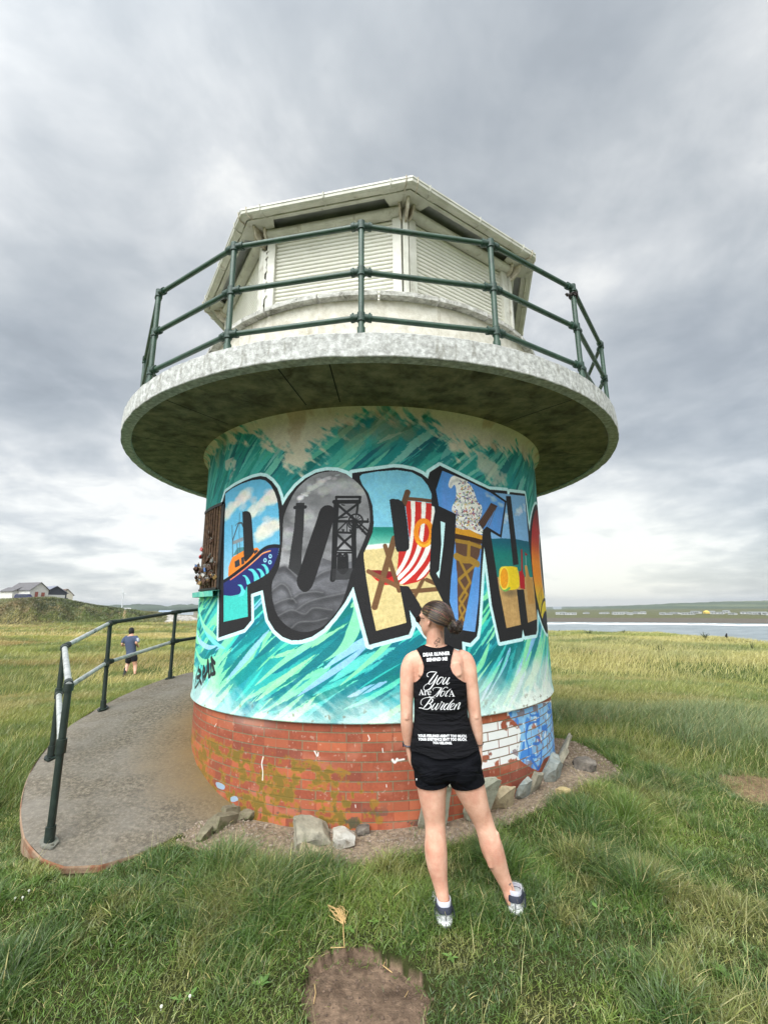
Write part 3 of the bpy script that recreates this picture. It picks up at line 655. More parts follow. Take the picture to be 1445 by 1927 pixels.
cv.line(T('C', [(662+84*cos(t), 745+126*sin(t)) for t in np.linspace(.6, 2.4, 10)], 0, False), .02, (246, 180, 50), clip=cl)
cv.fill(T('C', [(325, 424), (345, 412), (410, 415), (450, 440), (476, 480), (500, 650), (520, 860), (516, 900), (490, 925), (402, 930), (386, 900), (360, 680)]), BLK)
cv.fill(T('C', [(425, 1262), (512, 1268), (625, 1450), (560, 1560), (520, 1500), (492, 1625)]), BLK)
cv.fill(T('C', [(825, 632), (875, 650), (850, 870), (811, 1192), (784, 1140), (812, 1110), (832, 850)]), OUT)
# ---- H (under the T)
H_fill = T('D', [(665, 350), (975, 385), (1012, 830), (1060, 1250), (1092, 1590), (1005, 1625), (965, 1300), (895, 1300), (935, 1645), (795, 1678), (720, 1280), (640, 760), (655, 500)])
cl = cv.fill(H_fill, None, mask=True)
cv.fill(H_fill, (124, 172, 214))
cloud('D', [(880, 590), (930, 530), (985, 500)], 24, .03, .04, cl, (206, 220, 230), .5, 9); cloud('D', [(770, 620), (800, 560)], 14, .03, .04, cl, (206, 220, 230), .5, 10)
vh = lambda y: T('D', [(900, y)])[0][1]
cv.fill(T('D', [(600, 806), (750, 798), (880, 806), (1020, 832), (1100, 1250), (600, 1250)]), lambda a, b: np.stack([18+14*sstep(vh(900), vh(1100), b), 92+30*sstep(vh(820), vh(1000), b), 112+0*a], -1), clip=cl)
cv.fill(T('D', [(600, 1180), (900, 1175), (1100, 1180), (1150, 1720), (600, 1720)]), lambda a, b: np.stack([190+18*(vnoise(a*50, b*50)-.5), 152+18*(vnoise(a*50, b*50)-.5), 96+14*(vnoise(a*50, b*50)-.5)], -1), clip=cl)
cv.soft(T('D', [(830, 1330)])[0], .14, .05, (110, 92, 66), .7, cl)
cv.fill(T('D', [(745, 1078), (880, 1078), (903, 1100), (920, 1200), (905, 1290), (780, 1302), (735, 1240), (722, 1160)], 3), (232, 200, 34), clip=cl)
cv.line(T('D', [(735, 1275), (780, 1310), (825, 1285)], 6, False), .02, (110, 176, 84), clip=cl)
cv.fill(T('D', [(772+44*cos(t), 1190+108*sin(t)) for t in np.linspace(0, 2*pi, 20)[:-1]], 0), (236, 158, 30), clip=cl)
cv.line(T('D', [(772+44*cos(t), 1190+108*sin(t)) for t in np.linspace(0, 2*pi, 20)[:-1]], 0, True), .012, (246, 222, 80), clip=cl)
cv.line(T('K', [(140, 640), (145, 900)], 0, False), .030, (160, 30, 36), clip=cl)
cv.fill(T('K', [(105, 900), (150, 890), (175, 960), (182, 1125), (120, 1110)]), (176, 26, 34), clip=cl)
cv.fill(T('K', [(178, 825), (205, 825), (235, 960), (272, 1010), (305, 1300), (225, 1310), (190, 960)]), lambda a, b: np.stack([186+24*(vnoise(a*30, b*8)-.5), 138+20*(vnoise(a*30, b*8)-.5), 72+0*a], -1), clip=cl)
cv.line(T('K', [(190, 700), (195, 830)], 0, False), .008, (190, 200, 200), clip=cl); cv.fill(T('K', [(180, 660), (215, 690), (185, 705)]), (150, 28, 34), clip=cl)
cv.fill(T('D', [(788, 385), (836, 385), (914, 1053), (860, 1062)]), BLK)
cv.line(T('D', [(912, 560), (862, 560)], 0, False), .001, BLK)
# ---- T
cv.fill(T('D', [(140, 100), (640, 325), (795, 435), (745, 795), (600, 712), (575, 885), (540, 800), (300, 700), (290, 560), (60, 480), (60, 200)]), BLK)
T_fill = T('D', [(165, 136), (400, 232), (640, 352), (778, 446), (732, 762), (600, 682), (562, 720), (548, 900), (522, 1400), (486, 1716), (325, 1692), (305, 1630), (236, 1420), (250, 1200), (288, 850), (300, 562), (132, 482), (104, 325)])
cl = cv.fill(T_fill, None, mask=True)
cv.fill(T_fill, lambda a, b: np.stack([84+22*(vnoise(a*20, b*6, 3)-.5)+18*sstep(2.0, 1.5, b), 142+16*sstep(2.0, 1.5, b), 208+8*sstep(2.0, 1.5, b)], -1))
cloud('D', [(600, 370), (680, 420), (750, 480)], 20, .02, .035, cl, (170, 196, 214), .5, 12)
cream_p = [(262, 192), (232, 245), (226, 288), (250, 310), (284, 275), (302, 330), (292, 420), (266, 480), (260, 532), (302, 575), (300, 692), (380, 720), (480, 745), (562, 756), (560, 700), (520, 650), (552, 560), (550, 480), (512, 440), (472, 330), (412, 240), (340, 192)]
icp = T('D', cream_p, 4); icm = cv.fill(icp, None, mask=True) & cl
cv.fill(icp, (232, 230, 222), clip=cl)
for pts in [[(262, 532), (400, 570), (550, 545)], [(300, 620), (420, 640), (520, 610)], [(300, 420), (400, 460), (500, 430)], [(240, 300), (262, 250), (320, 230), (380, 260)], [(300, 690), (420, 700), (560, 700)]]:
    cv.line(T('D', pts, 6, False), .02, (150, 152, 150), .5, icm, soft=.02)
q = np.random.RandomState(8)
for i in range(330):
    x, y = q.uniform(270, 560), q.uniform(230, 740)
    if y < 330 and x < 330: continue
    a = q.uniform(0, pi); c = [(70, 70, 140), (200, 160, 40), (180, 50, 50), (60, 120, 90), (90, 60, 120), (60, 60, 60)][q.randint(6)]
    cv.line(T('D', [(x-9*cos(a), y-9*sin(a)), (x+9*cos(a), y+9*sin(a))], 0, False), .0065, c, .85, icm)
cv.fill(T('D', [(642, 450), (706, 482), (606, 640), (562, 712), (518, 645), (592, 540)]), (70, 50, 42), clip=cl)
for k in range(7): cv.line(T('D', [(535+18*k-20, 650+6*k), (640+9*k, 470+5*k)], 0, False), .006, (104, 78, 62), .7, cl)
cv.fill(T('D', [(290, 792), (552, 820), (530, 960), (512, 1005), (480, 1080), (430, 1350), (362, 1700), (325, 1690), (315, 1400), (312, 1200), (300, 1000)]), (92, 66, 50), clip=cl)
cv.fill(T('D', [(292, 740), (555, 790), (552, 850), (292, 800)]), (62, 40, 26), clip=cl)
cv.fill(T('D', [(290, 692), (330, 702), (370, 716), (430, 712), (500, 748), (562, 772), (553, 812), (480, 792), (380, 770), (292, 752)]), (206, 146, 40), clip=cl)
G = (160, 124, 46)
for pts, w in [([(305, 822), (420, 842), (545, 885)], .034), ([(428, 840), (422, 990)], .034), ([(305, 975), (380, 1010), (440, 1010), (508, 1050)], .06), ([(345, 1030), (440, 1235)], .026), ([(478, 1070), (330, 1200)], .026), ([(330, 1215), (410, 1350)], .024), ([(440, 1230), (335, 1390)], .024), ([(335, 1470), (410, 1350)], .022), ([(335, 1400), (392, 1500)], .022), ([(392, 1500), (335, 1590)], .02), ([(335, 1490), (375, 1600)], .02)]:
    cv.line(T('D', pts, 0, False), w, G, .95, cl)
cv.fill(T('D', [(105, 480), (150, 486), (302, 560), (300, 700), (288, 860), (250, 1210), (236, 1420), (320, 1615), (300, 1632), (262, 1605), (40, 1150), (60, 700)]), BLK, clip=~cl)
cv.fill(T('D', [(148, 630), (194, 648), (176, 868), (134, 1192), (106, 1140), (134, 1110), (156, 860)]), OUT)
# ---- C : a sunset with a surfboard
ring = cv.fill(ell(cC[0], cC[1], .46, rvC-.06), None, mask=True) & ~cv.fill(ell(cC[0]+.08, cC[1]+.02, .18, rvC*.48), None, mask=True)
sl = cv.win(cC[0]-.5, cC[0]+.55, cC[1]-rvC, cC[1]+rvC)
tC = lambda b: np.clip((b-botC)/(topC-botC), 0, 1)[..., None]
cv.put(sl, ring[sl].astype(np.float32), lambda a, b: (np.array([214, 190, 50.])*(1-sstep(.2, .45, tC(b)))+np.array([236, 138, 36.])*sstep(.2, .45, tC(b)))*(1-sstep(.5, .75, tC(b)))+np.array([178, 42, 40.])*sstep(.5, .75, tC(b))*(1-.35*sstep(.75, .95, tC(b))))
cv.line(ell(cC[0]+.08, cC[1]+.02, .20, rvC*.50), .02, OUT)
cv.line(ell(cC[0], cC[1]-rvC*.72, .28, .16, 10, 170), .03, (52, 48, 52), clip=ring)
cv.fill(ell(cC[0], cC[1]-rvC*.92, .30, .18), (40, 44, 56), clip=ring)
cv.line(ell(cC[0], cC[1]-rvC*.74, .30, .26, 200, 340), .014, (226, 146, 90), clip=ring)
q = np.random.RandomState(3)
for k in range(7):
    c0 = np.array([cC[0]-.36+.03*k, cC[1]-rvC*.45+.015*k]); cv.line(np.array([c0, c0+[q.uniform(-.05, .05), -.12]]), .01, (120, 96, 40), .8, ring)
# ---- tag near the left edge
for pts, w in [([(400, 740), (310, 1050), (265, 1350), (255, 1530), (330, 1440), (400, 1320)], .018), ([(400, 860), (460, 900), (470, 1010), (400, 1110), (330, 1140)], .03), ([(420, 1120), (440, 1250), (500, 1370)], .028), ([(590, 710), (560, 950), (570, 1180), (570, 1280)], .026), ([(600, 720), (640, 850), (590, 940)], .022),
               ([(590, 1120), (690, 960), (740, 900)], .02), ([(750, 480), (730, 700), (720, 880), (640, 1180)], .026), ([(760, 500), (790, 800), (790, 1100)], .028), ([(860, 620), (880, 850), (850, 1060), (790, 1110)], .022), ([(890, 390), (930, 620), (990, 900), (1000, 980)], .03), ([(890, 400), (1020, 580)], .026), ([(920, 1010), (1020, 960)], .028), ([(260, 1000), (290, 1300)], .010)]:
    cv.line(T('S', pts, 5, False), w*1.35, (36, 38, 40), .95)
# small scuffs and fine grain
g = (fbm(U*45, V*45, 71, 3)-.5)*.10+(fbm(U*3, V*3, 72, 3)-.5)*.06
cv.a[..., :3] = np.clip(cv.a[..., :3]*(1+g[..., None]), 0, 1)
def to_image(name, a):
    h, w = a.shape[:2]; im = bpy.data.images.new(name, w, h, alpha=True)
    im.pixels.foreach_set(np.ascontiguousarray(a, np.float32).ravel()); im.update(); im.pack(); return im
mural_img = to_image('mural_painting', cv.a)

# ---- paint, lichen and scratches on the brick band
bcv = Canvas(2*pi*RB, .95, .003, 0.0); bcv.a[:] = 0
MOR = .009; BW, BH = .234, .0680
def brick_uv(U_, V_):
    row = np.floor((ZL-V_)/BH); off = np.where(row % 2 == 0, 0, BW/2)
    x = (U_+off) % BW; y = (ZL-V_) % BH; bi = np.floor((U_+off)/BW)
    return (np.minimum(np.minimum(x, BW-x), np.minimum(y, BH-y)) < MOR/2), bi, row
U, V = bcv.U, bcv.V
mort, bi, row = brick_uv(U, V)
def bput(m, color, alpha=1.0):
    m = np.clip(m*alpha, 0, 1).astype(np.float32); c = np.asarray(color, np.float32)/255.
    a0 = bcv.a[..., 3]; na = a0+(1-a0)*m
    bcv.a[..., :3] = np.where(na[..., None] > 0, (bcv.a[..., :3]*(a0*(1-m))[..., None]+c*m[..., None])/np.maximum(na, 1e-6)[..., None], 0); bcv.a[..., 3] = na
def bmask(pts, R=RB): return inpoly(U, V, T('P', pts, 3, R=R))
wn_ = fbm(U*9, V*9, 81, 5)
bperim = bmask([(60, 400), (400, 350), (800, 280), (1230, 160), (1300, 200), (1500, 300), (1500, 1040), (1290, 1010), (1250, 1010), (1100, 1080), (980, 1130), (740, 1110), (640, 1140), (180, 1240), (-60, 1290), (-60, 430)])
missing = (wn_ > .60) & (hash2(bi, row, 4) < .75)
keep = sstep(.66, .60, wn_)*(hash2(bi, row, 9) > .04)
bput(sstep(.56, .72, fbm(U*3.5, V*5, 95, 6))*(~mort), (196, 128, 104), .35)
bput(((hash2(bi, row, 21) > .82)*(~mort)).astype(float), (112, 58, 46), .55); bput(((hash2(bi, row, 22) > .86)*(~mort)).astype(float), (190, 104, 68), .5)
bput(sstep(.70, .78, fbm(U*40, V*40, 96, 4))*(V > .3), (206, 190, 172), .3)
bput(bperim*keep*(~mort | (fbm(U*6, V*6, 88) < .40)), (232, 234, 232), .97)
blue = bmask([(560, 360), (800, 300), (1230, 180), (1330, 400), (1330, 1010), (1270, 1020), (1150, 1080), (1080, 1200), (1040, 1260), (960, 1250), (870, 1200), (760, 1120), (720, 1060), (600, 980), (700, 900), (760, 700), (720, 560)])
bput(blue*sstep(.40, .50, fbm(U*7+3, V*7, 83, 5)+.1*sstep(0, .4, U-T('P', [(700, 700)], R=RB)[0][0]))*(~mort), (124, 184, 228), .9)
bput(blue*sstep(.57, .62, fbm(U*10+9, V*8, 84, 4))*(~mort), (60, 128, 206), .9)
bput(blue*sstep(.63, .66, fbm(U*14, V*12, 85, 4)), (128, 112, 116), .8)
def bline(k, pts, w, c, al=1.0, sm=6, closed=False):
    P = T(k, pts, sm, closed, R=RB); m = np.zeros(U.shape, np.float32)
    for i in range(len(P)-1):
        a, b = P[i], P[i+1]; q = w/2+.006; s2 = bcv.win(min(a[0], b[0])-q, max(a[0], b[0])+q, min(a[1], b[1])-q, max(a[1], b[1])+q)
        X, Y = U[s2], V[s2]; ab = b-a; t = np.clip(((X-a[0])*ab[0]+(Y-a[1])*ab[1])/((ab**2).sum()+1e-12), 0, 1)
        d = np.hypot(X-a[0]-t*ab[0], Y-a[1]-t*ab[1])-w/2; m[s2] = np.maximum(m[s2], np.clip(.5-d/.004, 0, 1))
    bput(m, c, al)
BL = (44, 108, 192)
for pts, w in [([(900, 520), (850, 620), (845, 760), (880, 900), (890, 1040)], .022), ([(900, 350), (930, 400), (1040, 390), (1050, 480), (900, 520)], .018), ([(980, 1040), (920, 1060), (1000, 1200), (1040, 1250), (1080, 1140), (1090, 960)], .03), ([(860, 660), (880, 560), (920, 520)], .018), ([(1000, 740), (1060, 760), (1050, 840), (960, 850)], .024), ([(1240, 400), (1235, 600), (1260, 800), (1275, 980)], .02), ([(1180, 620), (1100, 600), (1180, 560)], .03), ([(1100, 960), (1020, 1060), (930, 1060)], .016), ([(1140, 540), (1130, 700), (1100, 860)], .014), ([(1200, 240), (1235, 340), (1190, 340)], .03)]:
    bline('P', pts, w, BL, .85)
# ochre lichen over the left, following the joints
den = np.clip(sstep(UF+.35, UF-.9, U)*sstep(.80, .15, V), 0, 1)
jn = (np.minimum((ZL-V) % BH, BH-(ZL-V) % BH) < .012)
l1 = fbm(U*24+fbm(U*9, V*9, 3)*2, V*24, 91, 5); l2 = fbm(U*5, V*5, 92, 4)
bput(sstep(.55, .62, l1*.6+l2*.4+.10*den+.03*jn)*(den > .15), (146, 112, 30), .75)
bput(sstep(.60, .66, l1*.6+l2*.4+.08*den+.03*jn)*(den > .2), (108, 92, 30), .8)
bput(np.clip(sstep(UF-1.2, UF-2.3, U)*.55*sstep(.75, .35, V)*(U > UF-3.4), 0, 1)*(.5+.7*l2), (176, 112, 48), .8)
bput(sstep(.66, .72, fbm(U*11, V*11, 93, 5))*sstep(.36, .2, V)*(np.abs(U-UF) < 2.2), (66, 68, 62), .7)
for pts, w in [([(535, 85), (525, 130), (532, 180), (530, 235)], .009), ([(866, 48), (884, 80), (890, 58)], .008), ([(1370, 105), (1385, 120), (1400, 100)], .018), ([(1405, 108), (1445, 100)], .012), ([(1212, -55), (1222, -30), (1214, -20)], .007), ([(1305, 30), (1308, 55)], .006), ([(1130, 395), (1132, 412)], .006), ([(220, -110), (232, -130)], .006), ([(1330, 265), (1332, 280)], .006)]:
    bline('Q', pts, w, (232, 230, 226), .95, 4)
bput((inpoly(U, V, T('Q', [(228, 250), (250, 250), (285, 270), (280, 295), (240, 285)], 3, R=RB)) | inpoly(U, V, T('Q', [(325, 345), (360, 340), (372, 365), (330, 375)], 3, R=RB)))*1.0, (140, 168, 190), .9)
bput(np.exp(-((U-T('Q', [(440, -50)], R=RB)[0][0])/.22)**2)*sstep(.74, .86, V), (200, 170, 160), .5)
brick_img = to_image('brick_overpaint', bcv.a)

def tower_uv(me, R, z0, h):
    uvl = me.uv_layers.new(name='UVMap')
    for p in me.polygons:
        us = []
        for li in p.loop_indices:
            v = me.vertices[me.loops[li].vertex_index].co; us.append((degrees(atan2(v.y-TY, v.x-TX))+270) % 360/360)
        if max(us)-min(us) > .5: us = [u+1 if u < .5 else u for u in us]
        for li, u in zip(p.loop_indices, us): uvl.data[li].uv = (u, (me.vertices[me.loops[li].vertex_index].co.z-z0)/h)
m, nt, bs = newmat('mural_render')
uv = N(nt, 'ShaderNodeUVMap'); ti = N(nt, 'ShaderNodeTexImage', extension='REPEAT'); ti.image = mural_img; L(nt, uv.outputs[0], ti.inputs[0])
t = N(nt, 'ShaderNodeTexCoord')
nb1 = N(nt, 'ShaderNodeTexNoise', i_Scale=110.0, i_Detail=4.0, i_Roughness=.6); L(nt, t.outputs['Object'], nb1.inputs['Vector'])
nb2 = N(nt, 'ShaderNodeTexNoise', i_Scale=3.0, i_Detail=3.0); L(nt, t.outputs['Object'], nb2.inputs['Vector'])
f = ramp(nt, nb1.outputs[0], [(.3, (.86, .86, .86)), (.7, (1.1, 1.1, 1.1))]).outputs[0]
L(nt, mixc(nt, 1.0, ti.outputs[0], f, 'MULTIPLY'), bs.inputs['Base Color']); bs.inputs['Roughness'].default_value = .72; bs.inputs['Specular IOR Level'].default_value = .3
hsum = math_n(nt, 'MULTIPLY_ADD', nb2.outputs[0], 4.0, nb1.outputs[0])
b = N(nt, 'ShaderNodeBump', i_Strength=.55, i_Distance=.008); L(nt, hsum, b.inputs['Height']); L(nt, b.outputs[0], bs.inputs['Normal'])
M['mural'] = m
m, nt, bs = newmat('painted_brick')
uv = N(nt, 'ShaderNodeUVMap'); ti = N(nt, 'ShaderNodeTexImage', extension='REPEAT'); ti.image = brick_img; L(nt, uv.outputs[0], ti.inputs[0])
sx = N(nt, 'ShaderNodeSeparateXYZ'); L(nt, uv.outputs[0], sx.inputs[0])
uu = math_n(nt, 'MULTIPLY', sx.outputs[0], 2*pi*RB); vv = math_n(nt, 'MULTIPLY_ADD', sx.outputs[1], -.95, ZL+BH*20)
cb = N(nt, 'ShaderNodeCombineXYZ'); L(nt, uu, cb.inputs[0]); L(nt, vv, cb.inputs[1])
bt = N(nt, 'ShaderNodeTexBrick', offset=.5, i_Scale=1.0, i_Mortar_Size=MOR*.48, i_Mortar_Smooth=.1, i_Bias=0.0, i_Brick_Width=BW, i_Row_Height=BH)
bt.inputs['Color1'].default_value = (*srgb(140, 70, 48), 1); bt.inputs['Color2'].default_value = (*srgb(162, 84, 56), 1); bt.inputs['Mortar'].default_value = (*srgb(122, 112, 86), 1)
L(nt, cb.outputs[0], bt.inputs['Vector'])
t = N(nt, 'ShaderNodeTexCoord')
nb1 = N(nt, 'ShaderNodeTexNoise', i_Scale=40.0, i_Detail=6.0, i_Roughness=.65); L(nt, t.outputs['Object'], nb1.inputs['Vector'])
nb2 = N(nt, 'ShaderNodeTexNoise', i_Scale=2.2, i_Detail=5.0, i_Roughness=.6); L(nt, t.outputs['Object'], nb2.inputs['Vector'])
f = ramp(nt, nb1.outputs[0], [(.3, (.82, .80, .80)), (.7, (1.12, 1.12, 1.14))]).outputs[0]
f2 = ramp(nt, nb2.outputs[0], [(.3, (.82, .82, .84)), (.7, (1.1, 1.08, 1.05))]).outputs[0]
c = mixc(nt, 1.0, mixc(nt, 1.0, bt.outputs[0], f, 'MULTIPLY'), f2, 'MULTIPLY')
c = mixc(nt, ti.outputs[1], c, ti.outputs[0])
L(nt, c, bs.inputs['Base Color']); bs.inputs['Roughness'].default_value = .75
hh = math_n(nt, 'MULTIPLY_ADD', nb1.outputs[0], .25, math_n(nt, 'SUBTRACT', 1.0, bt.outputs['Fac']))
b = N(nt, 'ShaderNodeBump', i_Strength=.7, i_Distance=.006); L(nt, hh, b.inputs['Height']); L(nt, b.outputs[0], bs.inputs['Normal'])
M['brick'] = m
# ------------------------------------------------------------------ the tower
tower = empty('lookout_tower', (TX, TY, .15), 0, 'round lookout tower with colourful PORTH letter mural, brick base and white shuttered cabin', 'tower')
def lathe_obj(name, prof, mat, parent, n=192, uvs=None, jag=None):
    mb = MB().lathe(prof, (TX, TY), n)
    me = mb.mesh(name)
    if jag:
        for v in me.vertices: jag(v)
    o = link(name, me, mat, parent); shade_auto(me, 30)
    if uvs: tower_uv(me, *uvs)
    return o
lathe_obj('brick_base', [(RB, -.3), (RB, .2), (RB, .5), (RB, ZL+.004)], M['brick'], tower, 256, (RB, 0.0, .95))
zs = list(np.linspace(.95, 3.36, 20))
fil = [(RW+.10*(1-cos(t)), 3.475-.10+.10*sin(t)) for t in np.linspace(0, pi/2, 8)]
fil = [(RW+.11-.11*cos(t), 3.365+.11*sin(t)) for t in np.linspace(0, pi/2, 8)]
o = lathe_obj('painted_wall', [(RB-.01, ZL), (RW+.006, ZL), (RW+.012, ZL+.008), (RW+.008, ZL+.03)]+[(RW, z) for z in zs]+fil[:6], M['mural'], tower, 256, (RW, .87, 3.48-.87))
# deck slab: rim, drip edge, soffit
def jag(v):
    a = atan2(v.co.y-TY, v.co.x-TX); r = hypot(v.co.x-TX, v.co.y-TY)
    if r > RD-.02:
        k = (vnoise(np.array([a*40]), np.array([v.co.z*9]), 5)[0]-.5)*.008; v.co.x += cos(a)*k; v.co.y += sin(a)*k
        v.co.z += (vnoise(np.array([a*55]), np.array([r]), 6)[0]-.5)*.006
lathe_obj('deck_rim', [(RD-.10, ZD+.018), (RD-.094, ZD), (RD-.004, ZD), (RD, ZD+.006), (RD, ZD+.06), (RD, ZD+.12), (RD, ZT-.008), (RD-.008, ZT), (RD-.1, ZT), (1.6, ZT+.004)], M['deck'], tower, 400, jag=jag)
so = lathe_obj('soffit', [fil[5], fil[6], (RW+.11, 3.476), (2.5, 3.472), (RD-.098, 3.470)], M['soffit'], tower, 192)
mjoint = simple('joint_dark', srgb(24, 23, 18), .9)
for a in (-150, -128, -104, -96, -52, -18, -6, 40, 80, 120, 160):
    p, q_ = tw(a, 2.16, 3.468), tw(a+1, RD-.11, 3.4655); d = (q_-p).normalized(); nn_ = Vector((-d.y, d.x, 0))*.005
    MB().add([p-nn_, p+nn_, q_+nn_, q_-nn_], [(0, 1, 2, 3)]).build('soffit_joint', mjoint, tower)

# parapet of the cabin and its coping
lathe_obj('cabin_plinth', [(2.09, ZT+.002), (2.09, 4.2), (2.09, 4.50)], M['plinth'], tower, 160)
cp = MB(); npn = 24
for k in range(npn):
    a0, a1 = 360/npn*k-90+3, 360/npn*(k+1)-90+3
    r0, r1 = 1.80, 2.165+random.uniform(-.006, .006); g_ = .25; z0 = 4.500+random.uniform(-.003, .003); z1 = z0+.048
    vs = [tw(a0+g_, r0, z0), tw(a0+g_, r1, z0), tw((a0+a1)/2, r1+.002, z0), tw(a1-g_, r1, z0), tw(a1-g_, r0, z0)]
    vs += [Vector((v.x, v.y, z1)) for v in vs]
    cp.add(vs, [(4, 3, 2, 1, 0), (5, 6, 7, 8, 9)]+[(i, (i+1) % 5, 5+(i+1) % 5, 5+i) for i in range(5)])
cp.build('coping', M['coping'], tower, bevel=.004)
# octagonal cabin
CA = [-79+45*k for k in range(8)]
RC, RG = 1.97, 2.29
Z0C, Z1C = 4.54, 5.62
inner = MB().prism([(tw(a, RC-.09, 0).x, tw(a, RC-.09, 0).y) for a in CA], 4.4, 5.716); inner.build('cabin_wall', M['recess'], tower)
for k in range(8):
    a, b_ = tw(CA[k], RC, 0), tw(CA[(k+1) % 8], RC, 0)
    d = (b_-a); ln = d.length; d.normalize(); nrm = Vector((d.y, -d.x, 0))
    mid = (a+b_)/2
    if nrm.dot(mid-Vector((TX, TY, 0))) < 0: nrm = -nrm
    rz = atan2(d.y, d.x)
    # corrugated roller shutter
    sh = MB(); w2 = ln/2-.13; pitch = .046; nz_ = int((Z1C-Z0C)/pitch)+1; prof = []
    for i in range(nz_):
        z = Z0C-.02+i*pitch
        for zz_, yy in ((0, -.060), (.004, -.044), (.012, -.036), (.024, -.033), (.036, -.036), (.042, -.046)): prof.append((z+zz_, yy))
    vs = []
    for z, y in prof:
        for s_ in (-1, 1): p = mid+d*(w2*s_)+nrm*y; vs.append((p.x, p.y, z))
    fs = [(2*i, 2*i+1, 2*i+3, 2*i+2) for i in range(len(prof)-1)]
    sh.add(vs, fs)
    sh.build('roller_shutter', M['shutter'], tower)
    for s_ in (-1, 1):
        fr = MB(); p = mid+d*((w2+.043)*s_)+nrm*(-.022); fr.box(p.x, p.y, (Z0C+Z1C)/2-.01, .088, .055, Z1C-Z0C+.03, rz)
        fr.build('shutter_guide', M['pvc'], tower, bevel=.004)
    # rolled box above the shutter
    bx = MB(); L_ = ln/2-.055; prof2 = [(-.03, 5.57), (.02, 5.560), (.048, 5.566), (.066, 5.586), (.070, 5.615), (.056, 5.640), (.02, 5.652), (-.03, 5.652)]
    vs = []
    for s_ in (-1, 1):
        for y, z in prof2: p = mid+d*(L_*s_)+nrm*y; vs.append((p.x, p.y, z))
    n_ = len(prof2); fs = [(i, (i+1) % n_, n_+(i+1) % n_, n_+i) for i in range(n_)]+[tuple(range(n_-1, -1, -1)), tuple(range(n_, 2*n_))]
    bx.add(vs, fs); bo = bx.build('shutter_box', M['pvc'], tower, smooth=True)
    for s_ in (-1, 1):
        eb = MB(); vs = []
        for q_ in (0, .022*s_):
            for y, z in [(-.035, 5.515), (.035, 5.52), (.085, 5.56), (.10, 5.62), (.09, 5.675), (-.035, 5.675)]: p = mid+d*((L_+.002)*s_+q_)+nrm*y; vs.append((p.x, p.y, z))
        eb.add(vs, [(5, 4, 3, 2, 1, 0), (6, 7, 8, 9, 10, 11)]+[(i, (i+1) % 6, 6+(i+1) % 6, 6+i) for i in range(6)])
        e_ = eb.build('box_end_plate', M['pvc_dirty'], tower); e_.parent = bo
# corner trims (one at the left is broken and ragged)
for k, a in enumerate(CA):
    c_ = tw(a, RC-.012, 0); t_ = MB()
    if k == 7:      # ragged old trim at the left corner
        rg = random.Random(5)
        for side in (-1, 1):
            d = (tw(a+side*12, RC, 0)-c_); d.z = 0; d.normalize(); pts = []
            z = 4.54
            while z < 5.46: pts.append((z, .052+rg.uniform(-.028, .022))); z += rg.uniform(.02, .05)
            vs = []
            nrm = Vector((cos(radians(a)), sin(radians(a)), 0))*.012
            for z, w in pts:
                vs += [(c_.x+nrm.x, c_.y+nrm.y, z), (c_.x+nrm.x+d.x*w, c_.y+nrm.y+d.y*w, z)]
            t_.add(vs, [(2*i, 2*i+1, 2*i+3, 2*i+2) for i in range(len(pts)-1)])
        o_ = t_.build('broken_corner_trim', M['pvc'], tower); sm_ = o_.modifiers.new('s', 'SOLIDIFY'); sm_.thickness = .003
    else:
        t_.box(c_.x, c_.y, (Z0C+Z1C)/2, .05, .05, Z1C-Z0C+.04, radians(a))
        t_.build('corner_post', M['pvc'], tower, bevel=.004)
    # grimy triangular bracket under each soffit corner
    br = MB(); rad_ = Vector((cos(radians(a)), sin(radians(a)), 0)); tg = Vector((-rad_.y, rad_.x, 0)); c0 = tw(a, RC, 0); vs = []
    for s_ in (-.012, .012):
        for y, z in [(-.02, 5.47), (.05, 5.48), (.12, 5.54), (.16, 5.638), (-.02, 5.638)]: p = c0+rad_*y+tg*s_; vs.append((p.x, p.y, z))
    br.add(vs, [(4, 3, 2, 1, 0), (5, 6, 7, 8, 9)]+[(i, (i+1) % 5, 5+(i+1) % 5, 5+i) for i in range(5)]); br.build('corner_bracket', M['pvc_dirty'], tower, bevel=.004)
def octring(name, prof, mat, smooth=False, bevel=0):
    mb = MB(); n_ = len(prof); vs = [tw(a, r, z) for a in CA for r, z in prof]; fs = []
    for i in range(8):
        j = (i+1) % 8
        for q_ in range(n_-1): fs.append((i*n_+q_, j*n_+q_, j*n_+q_+1, i*n_+q_+1))
    mb.add(vs, fs); return mb.build(name, mat, tower, bevel=bevel)
octring('soffit_board', [(RC-.10, 5.72), (RG-.150, 5.72)], M['recess'])
octring('soffit_edge', [(RG-.150, 5.725), (RG-.150, 5.645), (RG-.112, 5.640), (RG-.112, 5.70)], M['pvc'])
for a in CA:
    cpl = MB(); P = [tw(a, RG-.115, 5.642), tw(a, RC+.0, 5.642)]; vs = []
    for da, r in ((-7.5, RG-.123), (0, RG-.113), (7.5, RG-.123), (3.4, RC-.01), (-3.4, RC-.01)): vs.append(tw(a+da, r/cos(radians(0)) if da == 0 else r*.985, 5.641))
    cpl.add(vs+[v+Vector((0, 0, .012)) for v in vs], [(0, 1, 2, 3, 4), (9, 8, 7, 6, 5)]+[(i, 5+i, 5+(i+1) % 5, (i+1) % 5) for i in range(5)]); cpl.build('corner_soffit', M['pvc'], tower)
octring('fascia', [(RG-.110, 5.632), (RG-.096, 5.632), (RG-.096, 5.70), (RG-.110, 5.70)], M['pvc'])
